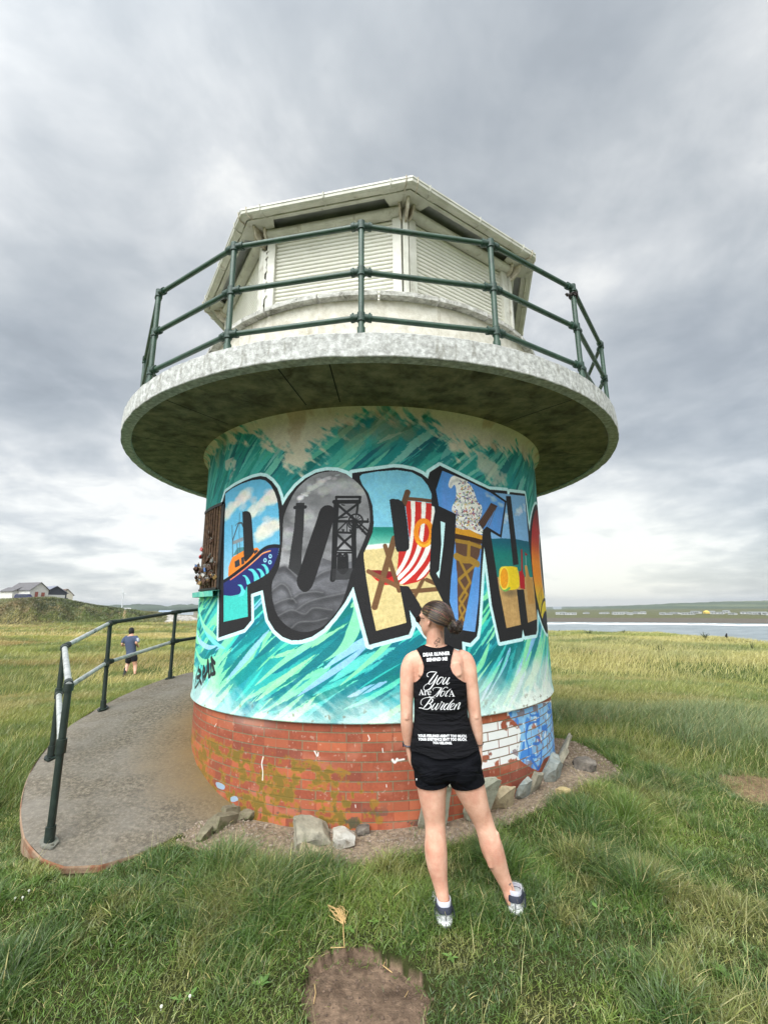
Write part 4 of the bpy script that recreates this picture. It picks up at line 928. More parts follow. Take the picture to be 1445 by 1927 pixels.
gt = octring('gutter', [(RG-.094, 5.690), (RG-.094, 5.660), (RG-.086, 5.640), (RG-.034, 5.636), (RG-.010, 5.650), (RG-.006, 5.678), (RG, 5.681), (RG, 5.700), (RG-.008, 5.700), (RG-.012, 5.682), (RG-.018, 5.655), (RG-.08, 5.648), (RG-.088, 5.690)], M['pvc'])
for k, a in enumerate(CA):
    a2 = CA[(k+1) % 8]
    for t in (.035, .12, .5, .88, .965):
        P = [tw(a, r, z)*(1-t)+tw(a2, r, z)*t for r, z in [(RG-.1, 5.70), (RG-.1, 5.632), (RG-.03, 5.628), (RG-.002, 5.648), (RG+.006, 5.704), (RG-.01, 5.708)]]
        g_ = MB().tube(P, .006, 6).build('gutter_clip', M['pvc_dirty'] if t in (.035, .965) else M['pvc'], tower); g_.parent = gt
MB().add([tw(a, RG-.09, 5.71) for a in CA]+[(TX, TY, 6.15)], [(i, (i+1) % 8, 8) for i in range(8)]).build('roof', simple('roof_felt', srgb(96, 100, 104), .8), tower)

# grille window with its sill
GA0, GA1, GZ0, GZ1 = -150.5, -134.5, 1.93, 2.75
wo = MB().lathe([(RW-.06, GZ0), (RW-.06, GZ1)], (TX, TY), 8, radians(GA0), radians(GA1))
win = link('window', MB().lathe([(RW+.003, GZ0), (RW+.003, GZ1)], (TX, TY), 10, radians(GA0), radians(GA1)).mesh(), noisy('dark_opening', srgb(84, 66, 44), srgb(128, 104, 68), 14, .9), tower)
fr = MB()
for a in (GA0, GA1): c_ = tw(a, RW+.006, 0); fr.box(c_.x, c_.y, (GZ0+GZ1)/2, .022, .045, GZ1-GZ0, radians(a))
fr.lathe([(RW-.005, GZ1-.01), (RW+.026, GZ1-.01), (RW+.026, GZ1+.018), (RW-.005, GZ1+.018)], (TX, TY), 10, radians(GA0), radians(GA1))
fr.lathe([(RW-.005, GZ0-.0), (RW+.03, GZ0-.0), (RW+.03, GZ0+.02), (RW-.005, GZ0+.02)], (TX, TY), 10, radians(GA0), radians(GA1))
f_ = fr.build('window_frame', M['black'], tower); f_.parent = win; f_.matrix_parent_inverse = Matrix()
for i in range(8):
    a = GA0+1.2+(GA1-GA0-2.4)*i/7
    g_ = MB().tube([tw(a, RW+.014, GZ0+.01), tw(a, RW+.014, GZ1-.01)], .010, 8).build('grille_bar', M['rust'], tower); g_.parent = win; g_.matrix_parent_inverse = Matrix()
g_ = MB()
for z in np.arange(GZ0+.02, GZ1, .038): g_.tube([tw(a, RW+.005, z) for a in np.linspace(GA0+.5, GA1-.5, 8)], .0025, 6)
g_ = g_.build('wire_mesh', M['rust'], tower); g_.parent = win; g_.matrix_parent_inverse = Matrix()
win.matrix_parent_inverse = world_m(tower).inverted()
MB().lathe([(RW-.01, GZ0-.062), (RW+.075, GZ0-.062), (RW+.08, GZ0-.015), (RW-.01, GZ0-.003)], (TX, TY), 12, radians(GA0-1.5), radians(GA1+1.2)).build('window_sill', noisy('painted_sill', srgb(70, 168, 160), srgb(120, 206, 176), 9, .6, c3=srgb(206, 208, 190), s3=8), tower)

# padlocks hooked on the grille
mbrass = simple('tarnished_brass', srgb(146, 118, 72), .45, .7, .3, 40); mdk = noisy('rusted_steel', srgb(58, 42, 34), srgb(96, 66, 46), 60, .65, .3, 120, metal=.3)
mred = simple('red_enamel', srgb(176, 48, 46), .45, 0, .15); mblu = simple('blue_enamel', srgb(84, 120, 178), .45, 0, .15); mpnk = simple('pink_enamel', srgb(196, 96, 96), .45); msil = simple('dull_steel', srgb(140, 138, 132), .4, .7, .2, 40)
def padlock(mat, w=.042):
    r = empty('padlock'); h = w*.85
    b_ = MB().box(0, 0, -w*.5-h*.5, w, w*.38, h); b_.build('body', mat, r, bevel=w*.08)
    MB().tube([(w*.3*cos(t)*1, 0, -w*.5+(w*.42*sin(t) if t < pi else 0)+.0) for t in np.linspace(0, pi, 9)], w*.075, 6).build('shackle', msil, r)
    return r
protos = {'rust': padlock(mdk), 'brass': padlock(mbrass), 'red': padlock(mred), 'blue': padlock(mblu), 'pink': padlock(mpnk), 'steel': padlock(msil)}
used = set()
rg = random.Random(12)
spots = []
for i in range(64):
    a = rg.uniform(GA0+.8, GA1-.8); z = GZ0+.07+abs(rg.gauss(0, .13))
    if z > GZ0+.42: z = GZ0+.07+rg.random()*.2
    spots.append((a, z, rg.choice(['rust', 'rust', 'rust', 'rust', 'brass', 'steel']), RW+.032+rg.random()*.03))
spots += [(-143.2, 2.33, 'pink', RW+.07), (-143.0, 2.245, 'red', RW+.075), (-148.6, 2.17, 'blue', RW+.09), (-139.6, 2.13, 'blue', RW+.08), (-140.5, 2.47, 'rust', RW+.05), (-138.6, 2.40, 'rust', RW+.05)]
lab = {'rust': 'small rusty brown padlock hooked on the window grille of the tower', 'brass': 'small tarnished brass padlock among the rusty ones on the window grille', 'steel': 'small dull grey steel padlock among the rusty ones on the window grille',
       'pink': 'pinkish red padlock hooked highest above the cluster on the window grille', 'red': 'bright red padlock just under the pinkish one on the window grille'}
bl = ['pale blue padlock at the left edge of the padlock cluster on the grille', 'dark blue padlock at the right side of the padlock cluster on the grille']
for a, z, kind, r_ in spots:
    src = protos[kind]
    if kind not in used: o = src; used.add(kind); new = False
    else:
        o = src.copy(); COL.objects.link(o); new = True
        for ch in src.children: c2 = ch.copy(); COL.objects.link(c2); c2.parent = o
    p = tw(a, r_, z+.035)
    o.location = p; o.rotation_euler = (rg.uniform(-.5, .2), rg.uniform(-.7, .7), radians(a+90)+rg.uniform(-.8, .8)); s_ = rg.uniform(.75, 1.2); o.scale = (s_,)*3
    tag(o, lab[kind] if kind in lab else bl.pop(0), 'padlock', 'padlocks on the window grille')

# ------------------------------------------------------------------ balcony railing
rail = empty('balcony_railing', (TX, TY, ZT), 0, 'green tubular steel railing with three rails round the edge of the tower deck', 'railing')
RP = 2.80
def tr(a, r, z): return tw(a, r*(.984 if -200 < a < -140 else 1), z)+Vector((0, -.055, 0))
PA = [-90.2, -111.4, -132.0, -159.5, -181, 157, 135.5, 114, 92.5, 71, 49, 27, -1, -25, -48.6, -69.2]
NP_ = len(PA)
RZ = [3.775, 4.15, 4.545]
for k, a in enumerate(PA):
    pm = MB().tube([tr(a, RP, ZT-.01), tr(a, RP, RZ[2]+.01)], .0215, 12); pm.tube([tr(a, RP, ZT-.005), tr(a, RP, ZT+.05)], .029, 12)
    po = pm.build('post', M['green'], rail, smooth=True)
    for z in RZ:
        c_ = tr(a, RP, z); tg = Vector((-sin(radians(a)), cos(radians(a)), 0)); cl_ = MB()
        cl_.tube([c_-Vector((0, 0, .034)), c_+Vector((0, 0, .034))], .030, 12)
        for s_ in (-1, 1):
            nx_ = tr(PA[(k-s_) % NP_], RP, z); d = (nx_-c_).normalized()
            cl_.tube([c_+d*.02, c_+d*.05, c_+d*.052, c_+d*.075], [.0275, .0275, .031, .031], 12)
            bq = c_+d*.062; cl_.tube([bq+Vector((0, 0, .03)), bq+Vector((0, 0, .042))], .008, 6)
        if z == RZ[2]: cl_.tube([c_+Vector((0, 0, .03)), c_+Vector((0, 0, .045))], [.026, .012], 12)
        co = cl_.build('clamp', M['clampgreen'], rail, smooth=True); co.parent = po
for z in RZ:
    for k in range(NP_):
        MB().tube([tr(PA[k], RP, z), tr(PA[(k+1) % NP_], RP, z)], .0205, 12).build('rail', M['green'], rail, smooth=True)
# knotted wire on the right corner post
kn = MB(); c_ = tr(-48.6, RP, 4.47); rg = random.Random(3); tg = Vector((-sin(radians(-50.2)), cos(radians(-50.2)), 0)); ra = Vector((cos(radians(-50.2)), sin(radians(-50.2)), 0))
for w in range(5):
    P = [c_+tg*(.03*cos(t)+rg.uniform(-.01, .01))+ra*(.03*sin(t)+rg.uniform(-.01, .01))+Vector((0, 0, rg.uniform(-.02, .02))) for t in np.linspace(0, 6+w, 14)]; kn.tube(P, .006, 6)
kn.tube([c_, c_-tg*.03, c_-tg*.06+Vector((0, 0, -.02)), c_-tg*.09+Vector((0, 0, -.03)), c_-tg*.11+Vector((0, 0, -.05)), c_-tg*.13+Vector((0, 0, -.04))], [.014, .011, .009, .012, .01, .012], 7)
kn.tube([c_, c_+tg*.04+Vector((0, 0, .0)), c_+tg*.075+Vector((0, 0, .02))], [.009, .007, .005], 7)
tag(kn.build('knotted_cord', simple('dark_cord', srgb(52, 46, 44), .9)), 'dark knotted cord tied round the top of the right deck railing post', 'cord')

# ------------------------------------------------------------------ curved concrete ramp on the left
def ramp_z(a):      # a: degrees, decreasing going behind the tower
    return float(np.interp(-a, [108, 118, 131, 156, 179, 200, 235, 262], [.10, .155, .255, .46, .63, .78, .92, .93]))
RE = 3.25
def ramp_r(a): return float(np.interp(-a, [121.5, 122.5, 123.5, 126, 129, 134], [2.15, 2.75, 2.98, 3.14, 3.21, RE]))
rp = MB(); nA = 90; angs = np.concatenate([np.linspace(-121.6, -128, 14), np.linspace(-129, -262, nA-14)])
vs = []
nr = 14
for i, a in enumerate(angs):
    z = ramp_z(a)
    re = ramp_r(a)
    for q_ in range(nr):
        r = RB-.02+(re-RB+.02)*q_/(nr-1)
        vs.append(tw(a, r, z+(vnoise(np.array([a*.3]), np.array([r*4.]), 3)[0]-.5)*.02-(.012 if q_ == nr-1 else 0)))
fs = [(i*nr+q_, (i+1)*nr+q_, (i+1)*nr+q_+1, i*nr+q_+1) for i in range(nA-1) for q_ in range(nr-1)]
rp.add(vs, [f[::-1] for f in fs])
m, nt, bs = newmat('ramp_concrete')
t = N(nt, 'ShaderNodeTexCoord')
a1 = N(nt, 'ShaderNodeTexNoise', i_Scale=34.0, i_Detail=9.0, i_Roughness=.8); L(nt, t.outputs['Object'], a1.inputs['Vector'])
a2 = N(nt, 'ShaderNodeTexNoise', i_Scale=1.4, i_Detail=6.0, i_Roughness=.6); L(nt, t.outputs['Object'], a2.inputs['Vector'])
vo = N(nt, 'ShaderNodeTexVoronoi', i_Scale=55.0); L(nt, t.outputs['Object'], vo.inputs['Vector'])
c = ramp(nt, a1.outputs[0], [(.34, srgb(70, 64, 56)), (.5, srgb(106, 98, 86)), (.66, srgb(150, 140, 124))]).outputs[0]
c = mixc(nt, ramp(nt, a2.outputs[0], [(.42, (0, 0, 0)), (.62, (.6, .6, .6))]).outputs[0], c, srgb(132, 126, 118))
# ochre algae close to the brick wall
so_ = N(nt, 'ShaderNodeVectorMath', operation='DISTANCE'); sp = N(nt, 'ShaderNodeSeparateXYZ'); L(nt, t.outputs['Object'], sp.inputs[0]); cb = N(nt, 'ShaderNodeCombineXYZ'); L(nt, sp.outputs[0], cb.inputs[0]); L(nt, sp.outputs[1], cb.inputs[1])
L(nt, cb.outputs[0], so_.inputs[0]); so_.inputs[1].default_value = (TX, TY, 0)
al = math_n(nt, 'MULTIPLY_ADD', math_n(nt, 'MULTIPLY_ADD', a1.outputs[0], .7, a2.outputs[0]), .9, math_n(nt, 'MULTIPLY', so_.outputs['Value'], -1.0))
al = ramp(nt, math_n(nt, 'ADD', al, 2.02), [(.25, (0, 0, 0)), (.85, (.72, .72, .72))]).outputs[0]
c = mixc(nt, al, c, srgb(116, 94, 50))
c = mixc(nt, ramp(nt, vo.outputs['Distance'], [(.07, (.6, .6, .6)), (.13, (0, 0, 0))]).outputs[0], c, srgb(186, 176, 158))
L(nt, c, bs.inputs['Base Color']); bs.inputs['Roughness'].default_value = .92; bs.inputs['Specular IOR Level'].default_value = .25
b = N(nt, 'ShaderNodeBump', i_Strength=.8, i_Distance=.008); L(nt, a1.outputs[0], b.inputs['Height']); L(nt, b.outputs[0], bs.inputs['Normal'])
SMc = noisy('ramp_end_concrete', srgb(96, 90, 74), srgb(140, 130, 110), 14, .9, .6, 50)
ramp_e = empty('access_ramp', (tw(-150, 2.6, .1)), 0, 'curved grey concrete ramp rising round the left side of the tower', 'ramp')
rp.build('ramp_surface', m, ramp_e, smooth=True)
ee = MB(); P = [tw(-121.6, r, ramp_z(-121.6)-.004) for r in np.linspace(RB-.02, ramp_r(-121.6), 6)]
ee.add(P+[p+Vector((.03, -.03, -.4)) for p in P], [(i, i+1, 7+i, 6+i) for i in range(5)]); ee.build('ramp_end', SMc, ramp_e)
sk = MB(); vs = []; k5 = 5
for i, a in enumerate(angs):
    z = ramp_z(a); re = ramp_r(a)
    for q_, (dr, dz) in enumerate([(0, -.010), (.006, -.02), (.004, -.05), (-.03, -.055), (-.035, -1.6)]): vs.append(tw(a, re+dr, z+dz))
sk.add(vs, [(i*k5+q_, i*k5+q_+1, (i+1)*k5+q_+1, (i+1)*k5+q_) for i in range(nA-1) for q_ in range(k5-1)])
sk.build('ramp_side', noisy('ramp_side', srgb(132, 104, 82), srgb(160, 140, 118), 10, .9, .5, 50, c3=srgb(132, 88, 64), s3=5, t3=(.45, .6)), ramp_e)

# ------------------------------------------------------------------ ramp handrail
M['galv2'] = noisy('dirty_steel', srgb(92, 92, 84), srgb(128, 126, 116), 20, .7, .4, 60)
hr = empty('ramp_handrail', tw(-156, 3.14, .46), 0, 'dark green pipe handrail with worn silver bars along the outer edge of the ramp', 'railing')
HP = [(95, 1585, 130, 1290), (98, 1426, 122, 1217), (194, 1334, 208, 1172), (320, 1279, 331, 1152)]
post = []
RHP = 3.15
for bx_, by_, tx_, ty_ in HP:
    # foot on the ramp surface at the pixel, top straight above
    best = None
    for a in np.arange(-118, -230, -.25):
        p = tw(a, RHP, ramp_z(a)); d = p-Vector((0, 0, CAM_H)); dd = np.array(d); zf = dd@c_fwd
        qx, qy = 722.5+F_PX*(dd@c_right)/zf, 963.5-F_PX*(dd@c_up)/zf
        e_ = hypot(qx-bx_, qy-by_)
        if best is None or e_ < best[0]: best = (e_, a, p)
    a, p = best[1], best[2]; dt = rayd(tx_, ty_); t_ = hypot(p.x, p.y)/hypot(dt[0], dt[1]); top = Vector((dt[0]*t_, dt[1]*t_, CAM_H+dt[2]*t_))
    post.append([a, p, top])
for a in (-222, -246):
    p = tw(a, RHP, ramp_z(a)); post.append([a, p, p+Vector((0, 0, .95))])
mids = []
for i, (a, p, top) in enumerate(post):
    fm_ = [.60, .57, .53, .55, .55, .55][i]
    pm = MB().tube([p, top], .0235, 14); po = pm.build('post', M['darkgreen'], hr, smooth=True)
    tg = Vector((-sin(radians(a)), cos(radians(a)), 0)); up = (top-p).normalized()
    MB().tube([p+up*.005, p+up*.10], [.031, .031], 14).build('post_collar', M['darkgreen'], hr, smooth=True).parent = po
    bp = MB(); vs = []
    ra = Vector((cos(radians(a)), sin(radians(a)), 0)); slope = (ramp_z(a-3)-ramp_z(a+3))/(RHP*radians(6))
    for zz_ in (.002, .014):
        for t in np.linspace(0, 2*pi, 25)[:-1]:
            q1, q2 = .085*cos(t), .035*sin(t)*(1+.4*(abs(cos(t)) < .6)); vs.append(p-tg*q1+ra*q2+Vector((0, 0, zz_+slope*q1)))
    bp.add(vs, [tuple(range(23, -1, -1)), tuple(range(24, 48))]+[(k, (k+1) % 24, 24+(k+1) % 24, 24+k) for k in range(24)])
    for s_ in (-1, 1): c2 = p+tg*(.062*s_)+Vector((0, 0, .014-slope*.062*s_)); bp.tube([c2, c2+Vector((0, 0, .012))], .009, 6)
    bp.build('base_plate', M['galv2'] if i == 0 else M['darkgreen'], hr).parent = po
    mp_ = p.lerp(top, fm_); mids.append(mp_)
    for c2, hh_ in ((mp_, .045), (top, .035)):
        MB().tube([c2-up*hh_, c2+up*(hh_ if c2 is mp_ else .012)], .033, 14).build('clamp', M['darkgreen'], hr, smooth=True).parent = po
    if i > 0: MB().tube([top, top+up*.026], [.034, .018], 14).build('post_cap', M['darkgreen'], hr, smooth=True).parent = po
for ch in hr.children:
    for g2 in ch.children: g2.matrix_parent_inverse = Matrix()
tops = [q_[2] for q_ in post]
for i in range(len(post)-1):
    for P, n_ in ((tops, 'top_rail'), (mids, 'middle_rail')):
        MB().tube([P[i], P[i+1]], .0225, 14).build(n_, M['galv'] if i < 2 or (i == 2 and n_ == 'middle_rail') else M['darkgreen'], hr, smooth=True)
        for k_, sgn in ((i, 1), (i+1, -1)):
            d = (P[i+1]-P[i]).normalized()*sgn; MB().tube([P[k_]+d*.015, P[k_]+d*.085], .030, 12).build('rail_socket', M['darkgreen'], hr, smooth=True)
# ------------------------------------------------------------------ stones round the base
def stone_mat(name, c1, c2, c3=None):
    return noisy(name, c1, c2, 9, .9, .7, 26, c3=c3, s3=6, t3=(.5, .68), bdist=.012)
SM = {'grey': stone_mat('grey_stone', srgb(120, 116, 100), srgb(160, 154, 136), srgb(96, 94, 84)), 'tan': stone_mat('tan_stone', srgb(138, 126, 100), srgb(176, 162, 132), srgb(110, 98, 76)),
      'blue': stone_mat('blue_grey_stone', srgb(112, 120, 118), srgb(156, 160, 152), srgb(96, 92, 78)), 'dark': stone_mat('dark_stone', srgb(70, 64, 58), srgb(128, 120, 110), srgb(52, 48, 44)),
      'pale': stone_mat('pale_slab', srgb(138, 138, 122), srgb(168, 168, 150), srgb(118, 110, 90)), 'white': stone_mat('white_painted_stone', srgb(150, 144, 130), srgb(190, 187, 180), srgb(112, 102, 86)), 'brick': stone_mat('tan_brick', srgb(172, 150, 106), srgb(196, 176, 130), srgb(150, 124, 80)),
      'crumble': stone_mat('crumbling_concrete', srgb(92, 86, 68), srgb(134, 126, 104), srgb(66, 78, 36))}
def rock(name, loc, size, rot, mat, label, cat='stone', seed=0, npl=9, chip=.28, group=None, sub=2):
    """an angular rock: a box cut by planes, then roughened"""
    rg = random.Random(seed); bm = bmesh.new(); bmesh.ops.create_cube(bm, size=2)
    for i in range(npl):
        n = Vector((rg.uniform(-1, 1), rg.uniform(-1, 1), rg.uniform(-.8, 1))).normalized(); d = rg.uniform(.78, 1.15)*(1+chip*.3)
        r = bmesh.ops.bisect_plane(bm, geom=bm.verts[:]+bm.edges[:]+bm.faces[:], plane_co=n*d, plane_no=n, clear_outer=True)
        eg = [e for e in r['geom_cut'] if isinstance(e, bmesh.types.BMEdge)]
        if eg: bmesh.ops.contextual_create(bm, geom=eg)
    bmesh.ops.triangulate(bm, faces=bm.faces[:]); bmesh.ops.subdivide_edges(bm, edges=bm.edges[:], cuts=sub, use_grid_fill=True); bmesh.ops.triangulate(bm, faces=bm.faces[:])
    for v in bm.verts:
        k = vnoise(np.array([v.co.x*2.2+v.co.z*3+seed]), np.array([v.co.y*2.4-v.co.z*1.7]), seed)[0]-.5; k2 = vnoise(np.array([v.co.x*7+seed]), np.array([v.co.y*7+v.co.z*6]), seed+1)[0]-.5
        v.co *= 1+k*.12+k2*.05
    me = bpy.data.meshes.new(name); bm.to_mesh(me); bm.free()
    R_ = Matrix.Rotation(radians(rot[2]), 4, 'Z') @ Matrix.Rotation(radians(rot[0]), 4, 'X') @ Matrix.Rotation(radians(rot[1]), 4, 'Y')
    me.transform(R_ @ Matrix.Diagonal((size[0]/2, size[1]/2, size[2]/2, 1)))
    o = link(name, me, mat); shade_auto(me, 28); o.location = loc
    return tag(o, label, cat, group)
def gnd(px, py, zg=.16):
    """point where the photo pixel meets the ground"""
    for _ in range(6):
        p = on_z(px, py, zg); zg = gz(p.x, p.y)
    return p
def put(px, py, h, **k):
    p = gnd(px, py); return Vector((p.x, p.y, p.z+h))
rock('stone_slab', put(585, 1590, .05)+Vector((0, .06, 0)), (.25, .21, .10), (14, 10, 20), SM['grey'], 'large flat grey stone slab lying in the dirt in front of the brick', seed=3)
rock('stone_block', put(588, 1608, .02), (.17, .10, .06), (0, 5, -10), SM['tan'], 'small tan stone under the front edge of the large grey slab', seed=33)
rock('white_stone', put(647, 1590, .045), (.15, .11, .10), (6, 0, 5), SM['white'], 'stone with a white painted top lying right of the large grey slab', seed=5)
rock('dark_stone', put(683, 1568, .02), (.095, .07, .05), (0, 0, 20), SM['dark'], 'small dark stone against the brick, right of the white topped stone', seed=8)
# slabs leaning on the brick
def lean(a, w, h, t, tilt, mat, label, seed, yaw=0, roll=0, r_=None):
    zb = gz(*tw(a, RB+.14, 0)[:2]); r0 = RB+t*.5+h*.5*sin(radians(tilt))+.01 if r_ is None else r_
    p = tw(a, r0, zb+h*.5*cos(radians(tilt))-.015)
    return rock('leaning_stone', p, (w, t, h), (tilt, roll, a+90+yaw), mat, label, seed=seed, npl=7)
lean(-76.5, .20, .36, .06, 20, SM['pale'], 'tall pale green slab leaning on the brick between the woman\'s legs', 11, roll=3)
lean(-66.0, .22, .34, .06, 22, SM['pale'], 'tall pale slab leaning on the brick just right of the woman\'s right leg', 12, roll=12)
lean(-59.0, .19, .165, .07, 20, SM['tan'], 'tan rounded stone leaning on the brick, first right of the tall slabs', 13)
lean(-52.5, .15, .16, .045, 24, SM['blue'], 'small pointed blue grey stone between the tan stone and the squarish slab', 14, roll=-14)
lean(-47.0, .17, .17, .05, 26, SM['grey'], 'squarish grey slab leaning on the brick left of the large blue grey stone', 15, roll=14)
lean(-39.0, .20, .20, .10, 18, SM['blue'], 'large angular blue grey stone leaning on the brick near the right edge', 16, roll=-6)
lean(-31.0, .16, .22, .05, 32, SM['grey'], 'narrow grey slab leaning behind the tan block at the right of the base', 17, roll=26)
lean(-22.0, .14, .27, .045, 30, SM['grey'], 'rearmost narrow slab leaning against the right side of the brick base', 18, roll=26)
rock('stone_block', put(1060, 1497, .025), (.10, .06, .06), (0, 0, 12), SM['brick'], 'small yellow tan block lying in the dirt right of the leaning stones', seed=20, npl=3)
rock('rock', put(1104, 1450, .04)+Vector((0, .05, 0)), (.20, .15, .11), (0, 0, -12), SM['dark'], 'rounded dark grey rock lying in the dirt beside the grass at the right', seed=22, npl=14)
# crumbling lip at the foot of the ramp
for i, (x, y, w, h, lb) in enumerate([(455, 1528, .12, .07, 'mossy crumbled lump nearest the brick at the foot of the ramp'), (436, 1538, .11, .06, 'mossy crumbled lump at the foot of the ramp, second from the brick'), (470, 1540, .10, .05, 'low crumbled lump touching the brick below the mossy lumps'),
                                      (418, 1552, .12, .055, 'crumbled concrete lump in the middle of the ramp foot edge'), (400, 1564, .10, .05, 'crumbled concrete lump beside the grass tuft at the ramp foot'), (384, 1578, .07, .04, 'small pale pebble like lump at the outer end of the crumbled edge')]):
    rock('concrete_lump', put(x, y, .025), (w*1.5, w*1.0, h*1.8), (random.uniform(-15, 15), random.uniform(-15, 15), 35+i*8), SM['crumble'], lb, 'rubble', seed=40+i, npl=12, group='crumbled concrete at the ramp foot')
# gravel: too many to count
gv = MB(); rg = random.Random(6); cnt = 0
DP = np.array(DIRT)
ico = None
tmpb = bmesh.new(); bmesh.ops.create_icosphere(tmpb, subdivisions=1, radius=1); iv = [v.co.copy() for v in tmpb.verts]; ifc = [tuple(v.index for v in f.verts) for f in tmpb.faces]; tmpb.free()
while cnt < 2600:
    x, y = rg.uniform(DP[:, 0].min(), DP[:, 0].max()), rg.uniform(DP[:, 1].min(), DP[:, 1].max())
    if not inpoly(np.array([x]), np.array([y]), DIRT)[0]: continue
    rt = hypot(x-TX, y-TY)
    if rt < RB+.01: continue
    s_ = rg.choice([.003, .004, .006, .007, .012])*rg.uniform(.6, 1.3); z = gz(x, y)+s_*.2; e_ = (rg.uniform(.7, 1.4), rg.uniform(.7, 1.4), rg.uniform(.5, .9)); ph = rg.uniform(0, 6)
    gv.add([(x+(v.x*cos(ph)-v.y*sin(ph))*s_*e_[0], y+(v.x*sin(ph)+v.y*cos(ph))*s_*e_[1], z+v.z*s_*e_[2]) for v in iv], ifc); cnt += 1
tag(gv.build('gravel', noisy('gravel', srgb(104, 90, 78), srgb(170, 156, 140), 60, .95, stops=(.3, .75))), kind='stuff')

# ------------------------------------------------------------------ far buildings, turbine, caravans
LOCAL[0] = True
def at_az(a, r, z=0): return Vector((r*sin(radians(a)), r*cos(radians(a)), z))
def house(name, azc, r, w, d, zb, eave, ridge, rot, wallm, roofm, label, overhang=.35):
    """gabled house, ridge along local x; origin at its base centre"""
    e = empty(name, at_az(azc, r, zb), rot, label, 'house')
    wl = MB(); hw, hd = w/2, d/2
    vs = [(-hw, -hd, -1), (hw, -hd, -1), (hw, hd, -1), (-hw, hd, -1), (-hw, -hd, eave), (hw, -hd, eave), (hw, hd, eave), (-hw, hd, eave), (-hw, 0, ridge), (hw, 0, ridge)]
    wl.add(vs, [(0, 1, 5, 4), (2, 3, 7, 6), (1, 2, 6, 9, 5), (3, 0, 4, 8, 7)]); wl.build('wall', wallm, e)
    rf = MB(); o_ = overhang; sl_ = (ridge-eave)/hd
    for s_ in (-1, 1):
        a = [(-hw-o_, s_*(hd+o_), eave-o_*sl_), (hw+o_, s_*(hd+o_), eave-o_*sl_), (hw+o_, 0, ridge), (-hw-o_, 0, ridge)]
        rf.add(a+[(x, y, z+.14) for x, y, z in a], [(0, 1, 2, 3), (7, 6, 5, 4), (0, 4, 5, 1), (1, 5, 6, 2), (2, 6, 7, 3), (3, 7, 4, 0)])
    rf.build('roof', roofm, e)
    return e
def wbox(e, name, x, y, z, sx, sy, sz, mat): return MB().box(x, y, z, sx, sy, sz).build(name, mat, e)
for_m = lambda *a: simple(*a)
mw = noisy('bungalow_wall', srgb(196, 194, 188), srgb(214, 212, 206), 2, .8); mr = noisy('slate_roof', srgb(84, 82, 84), srgb(104, 102, 104), 3, .8); mdark = simple('dark_boards', srgb(48, 52, 60), .8); mg2 = noisy('grey_roof', srgb(104, 108, 122), srgb(124, 128, 140), 3, .6)
mcr = simple('cream_wall', srgb(206, 200, 182), .85); mgl = simple('window_glass', srgb(60, 66, 76), .25); mtr = simple('terracotta', srgb(150, 84, 70), .8)
RH = 172.0; zb1 = 5.2
h1 = house('bungalow', -37.9, RH, 8.0, 5.6, zb1, 2.6, 4.7, radians(-14), mw, mr, 'white bungalow with dark pitched roof standing on the grassy bank at far left')
for x in (-2.6, -.2, 2.2): wbox(h1, 'window', x, -2.52, 1.3, 1.1, .08, 1.1, mgl)
wbox(h1, 'door', 4.12, -.9, 1.0, .08, .9, 2.0, mtr); wbox(h1, 'gable_window', 4.12, 1.1, 1.3, .08, 1.0, 1.1, mtr)
h1b = house('bungalow_extension', -39.0, RH+1, 4.6, 4.6, zb1, 2.2, 3.3, radians(-14), mw, mr, 'lower white wing with dark roof joined to the left of the bungalow')
h2 = house('boathouse', -36.15, RH+6, 7.0, 6.2, zb1-.9, 2.9, 4.9, radians(-32), mdark, mg2, 'dark timber clad building with grey roof and balcony on the bank')
wbox(h2, 'balcony', 3.9, 0, 1.75, 1.0, 4.6, .9, simple('pale_rail', srgb(190, 190, 186), .7))
for y in (-2.0, 0, 2.0): wbox(h2, 'balcony_post', 4.3, y, .3, .18, .18, 2.2, simple('pale_post', srgb(196, 194, 188), .7))
wbox(h2, 'window', 3.54, 0, 1.2, .08, 4.2, 1.5, mgl)
h3 = house('cottage', -34.95, RH+14, 4.2, 3.6, zb1-1.3, 3.0, 4.8, radians(-40), mcr, simple('brown_roof', srgb(104, 88, 80), .8), 'small cream cottage with brown roof right of the dark timber building')
wbox(h3, 'window', 2.13, 0, 1.4, .08, .9, 1.0, mgl)
# dark van parked before the bungalow
vn = empty('parked_van', at_az(-38.15, RH-6, zb1-.7), radians(6), 'dark blue van parked on the bank in front of the white bungalow', 'van')
prof = [(-2.3, .35), (-2.35, 1.0), (-2.2, 1.75), (-1.9, 1.95), (.9, 1.95), (1.5, 1.25), (2.25, 1.05), (2.35, .4)]
MB().add([(x, y, z) for y in (-.9, .9) for x, z in prof], [tuple(range(8)), tuple(range(15, 7, -1))]+[(i, 8+i, 8+(i+1) % 8, (i+1) % 8) for i in range(8)]).build('body', simple('navy_paint', srgb(44, 46, 84), .4), vn, bevel=.06)
for x in (-1.5, 1.5):
    for y in (-.85, .85): MB().tube([(x, y-.1, .33), (x, y+.1, .33)], .33, 16).build('wheel', M['black'], vn)
for x, w in ((-1.3, .9), (-.2, .8), (.75, .6)): wbox(vn, 'window', x, -.91, 1.5, w, .04, .5, mgl)
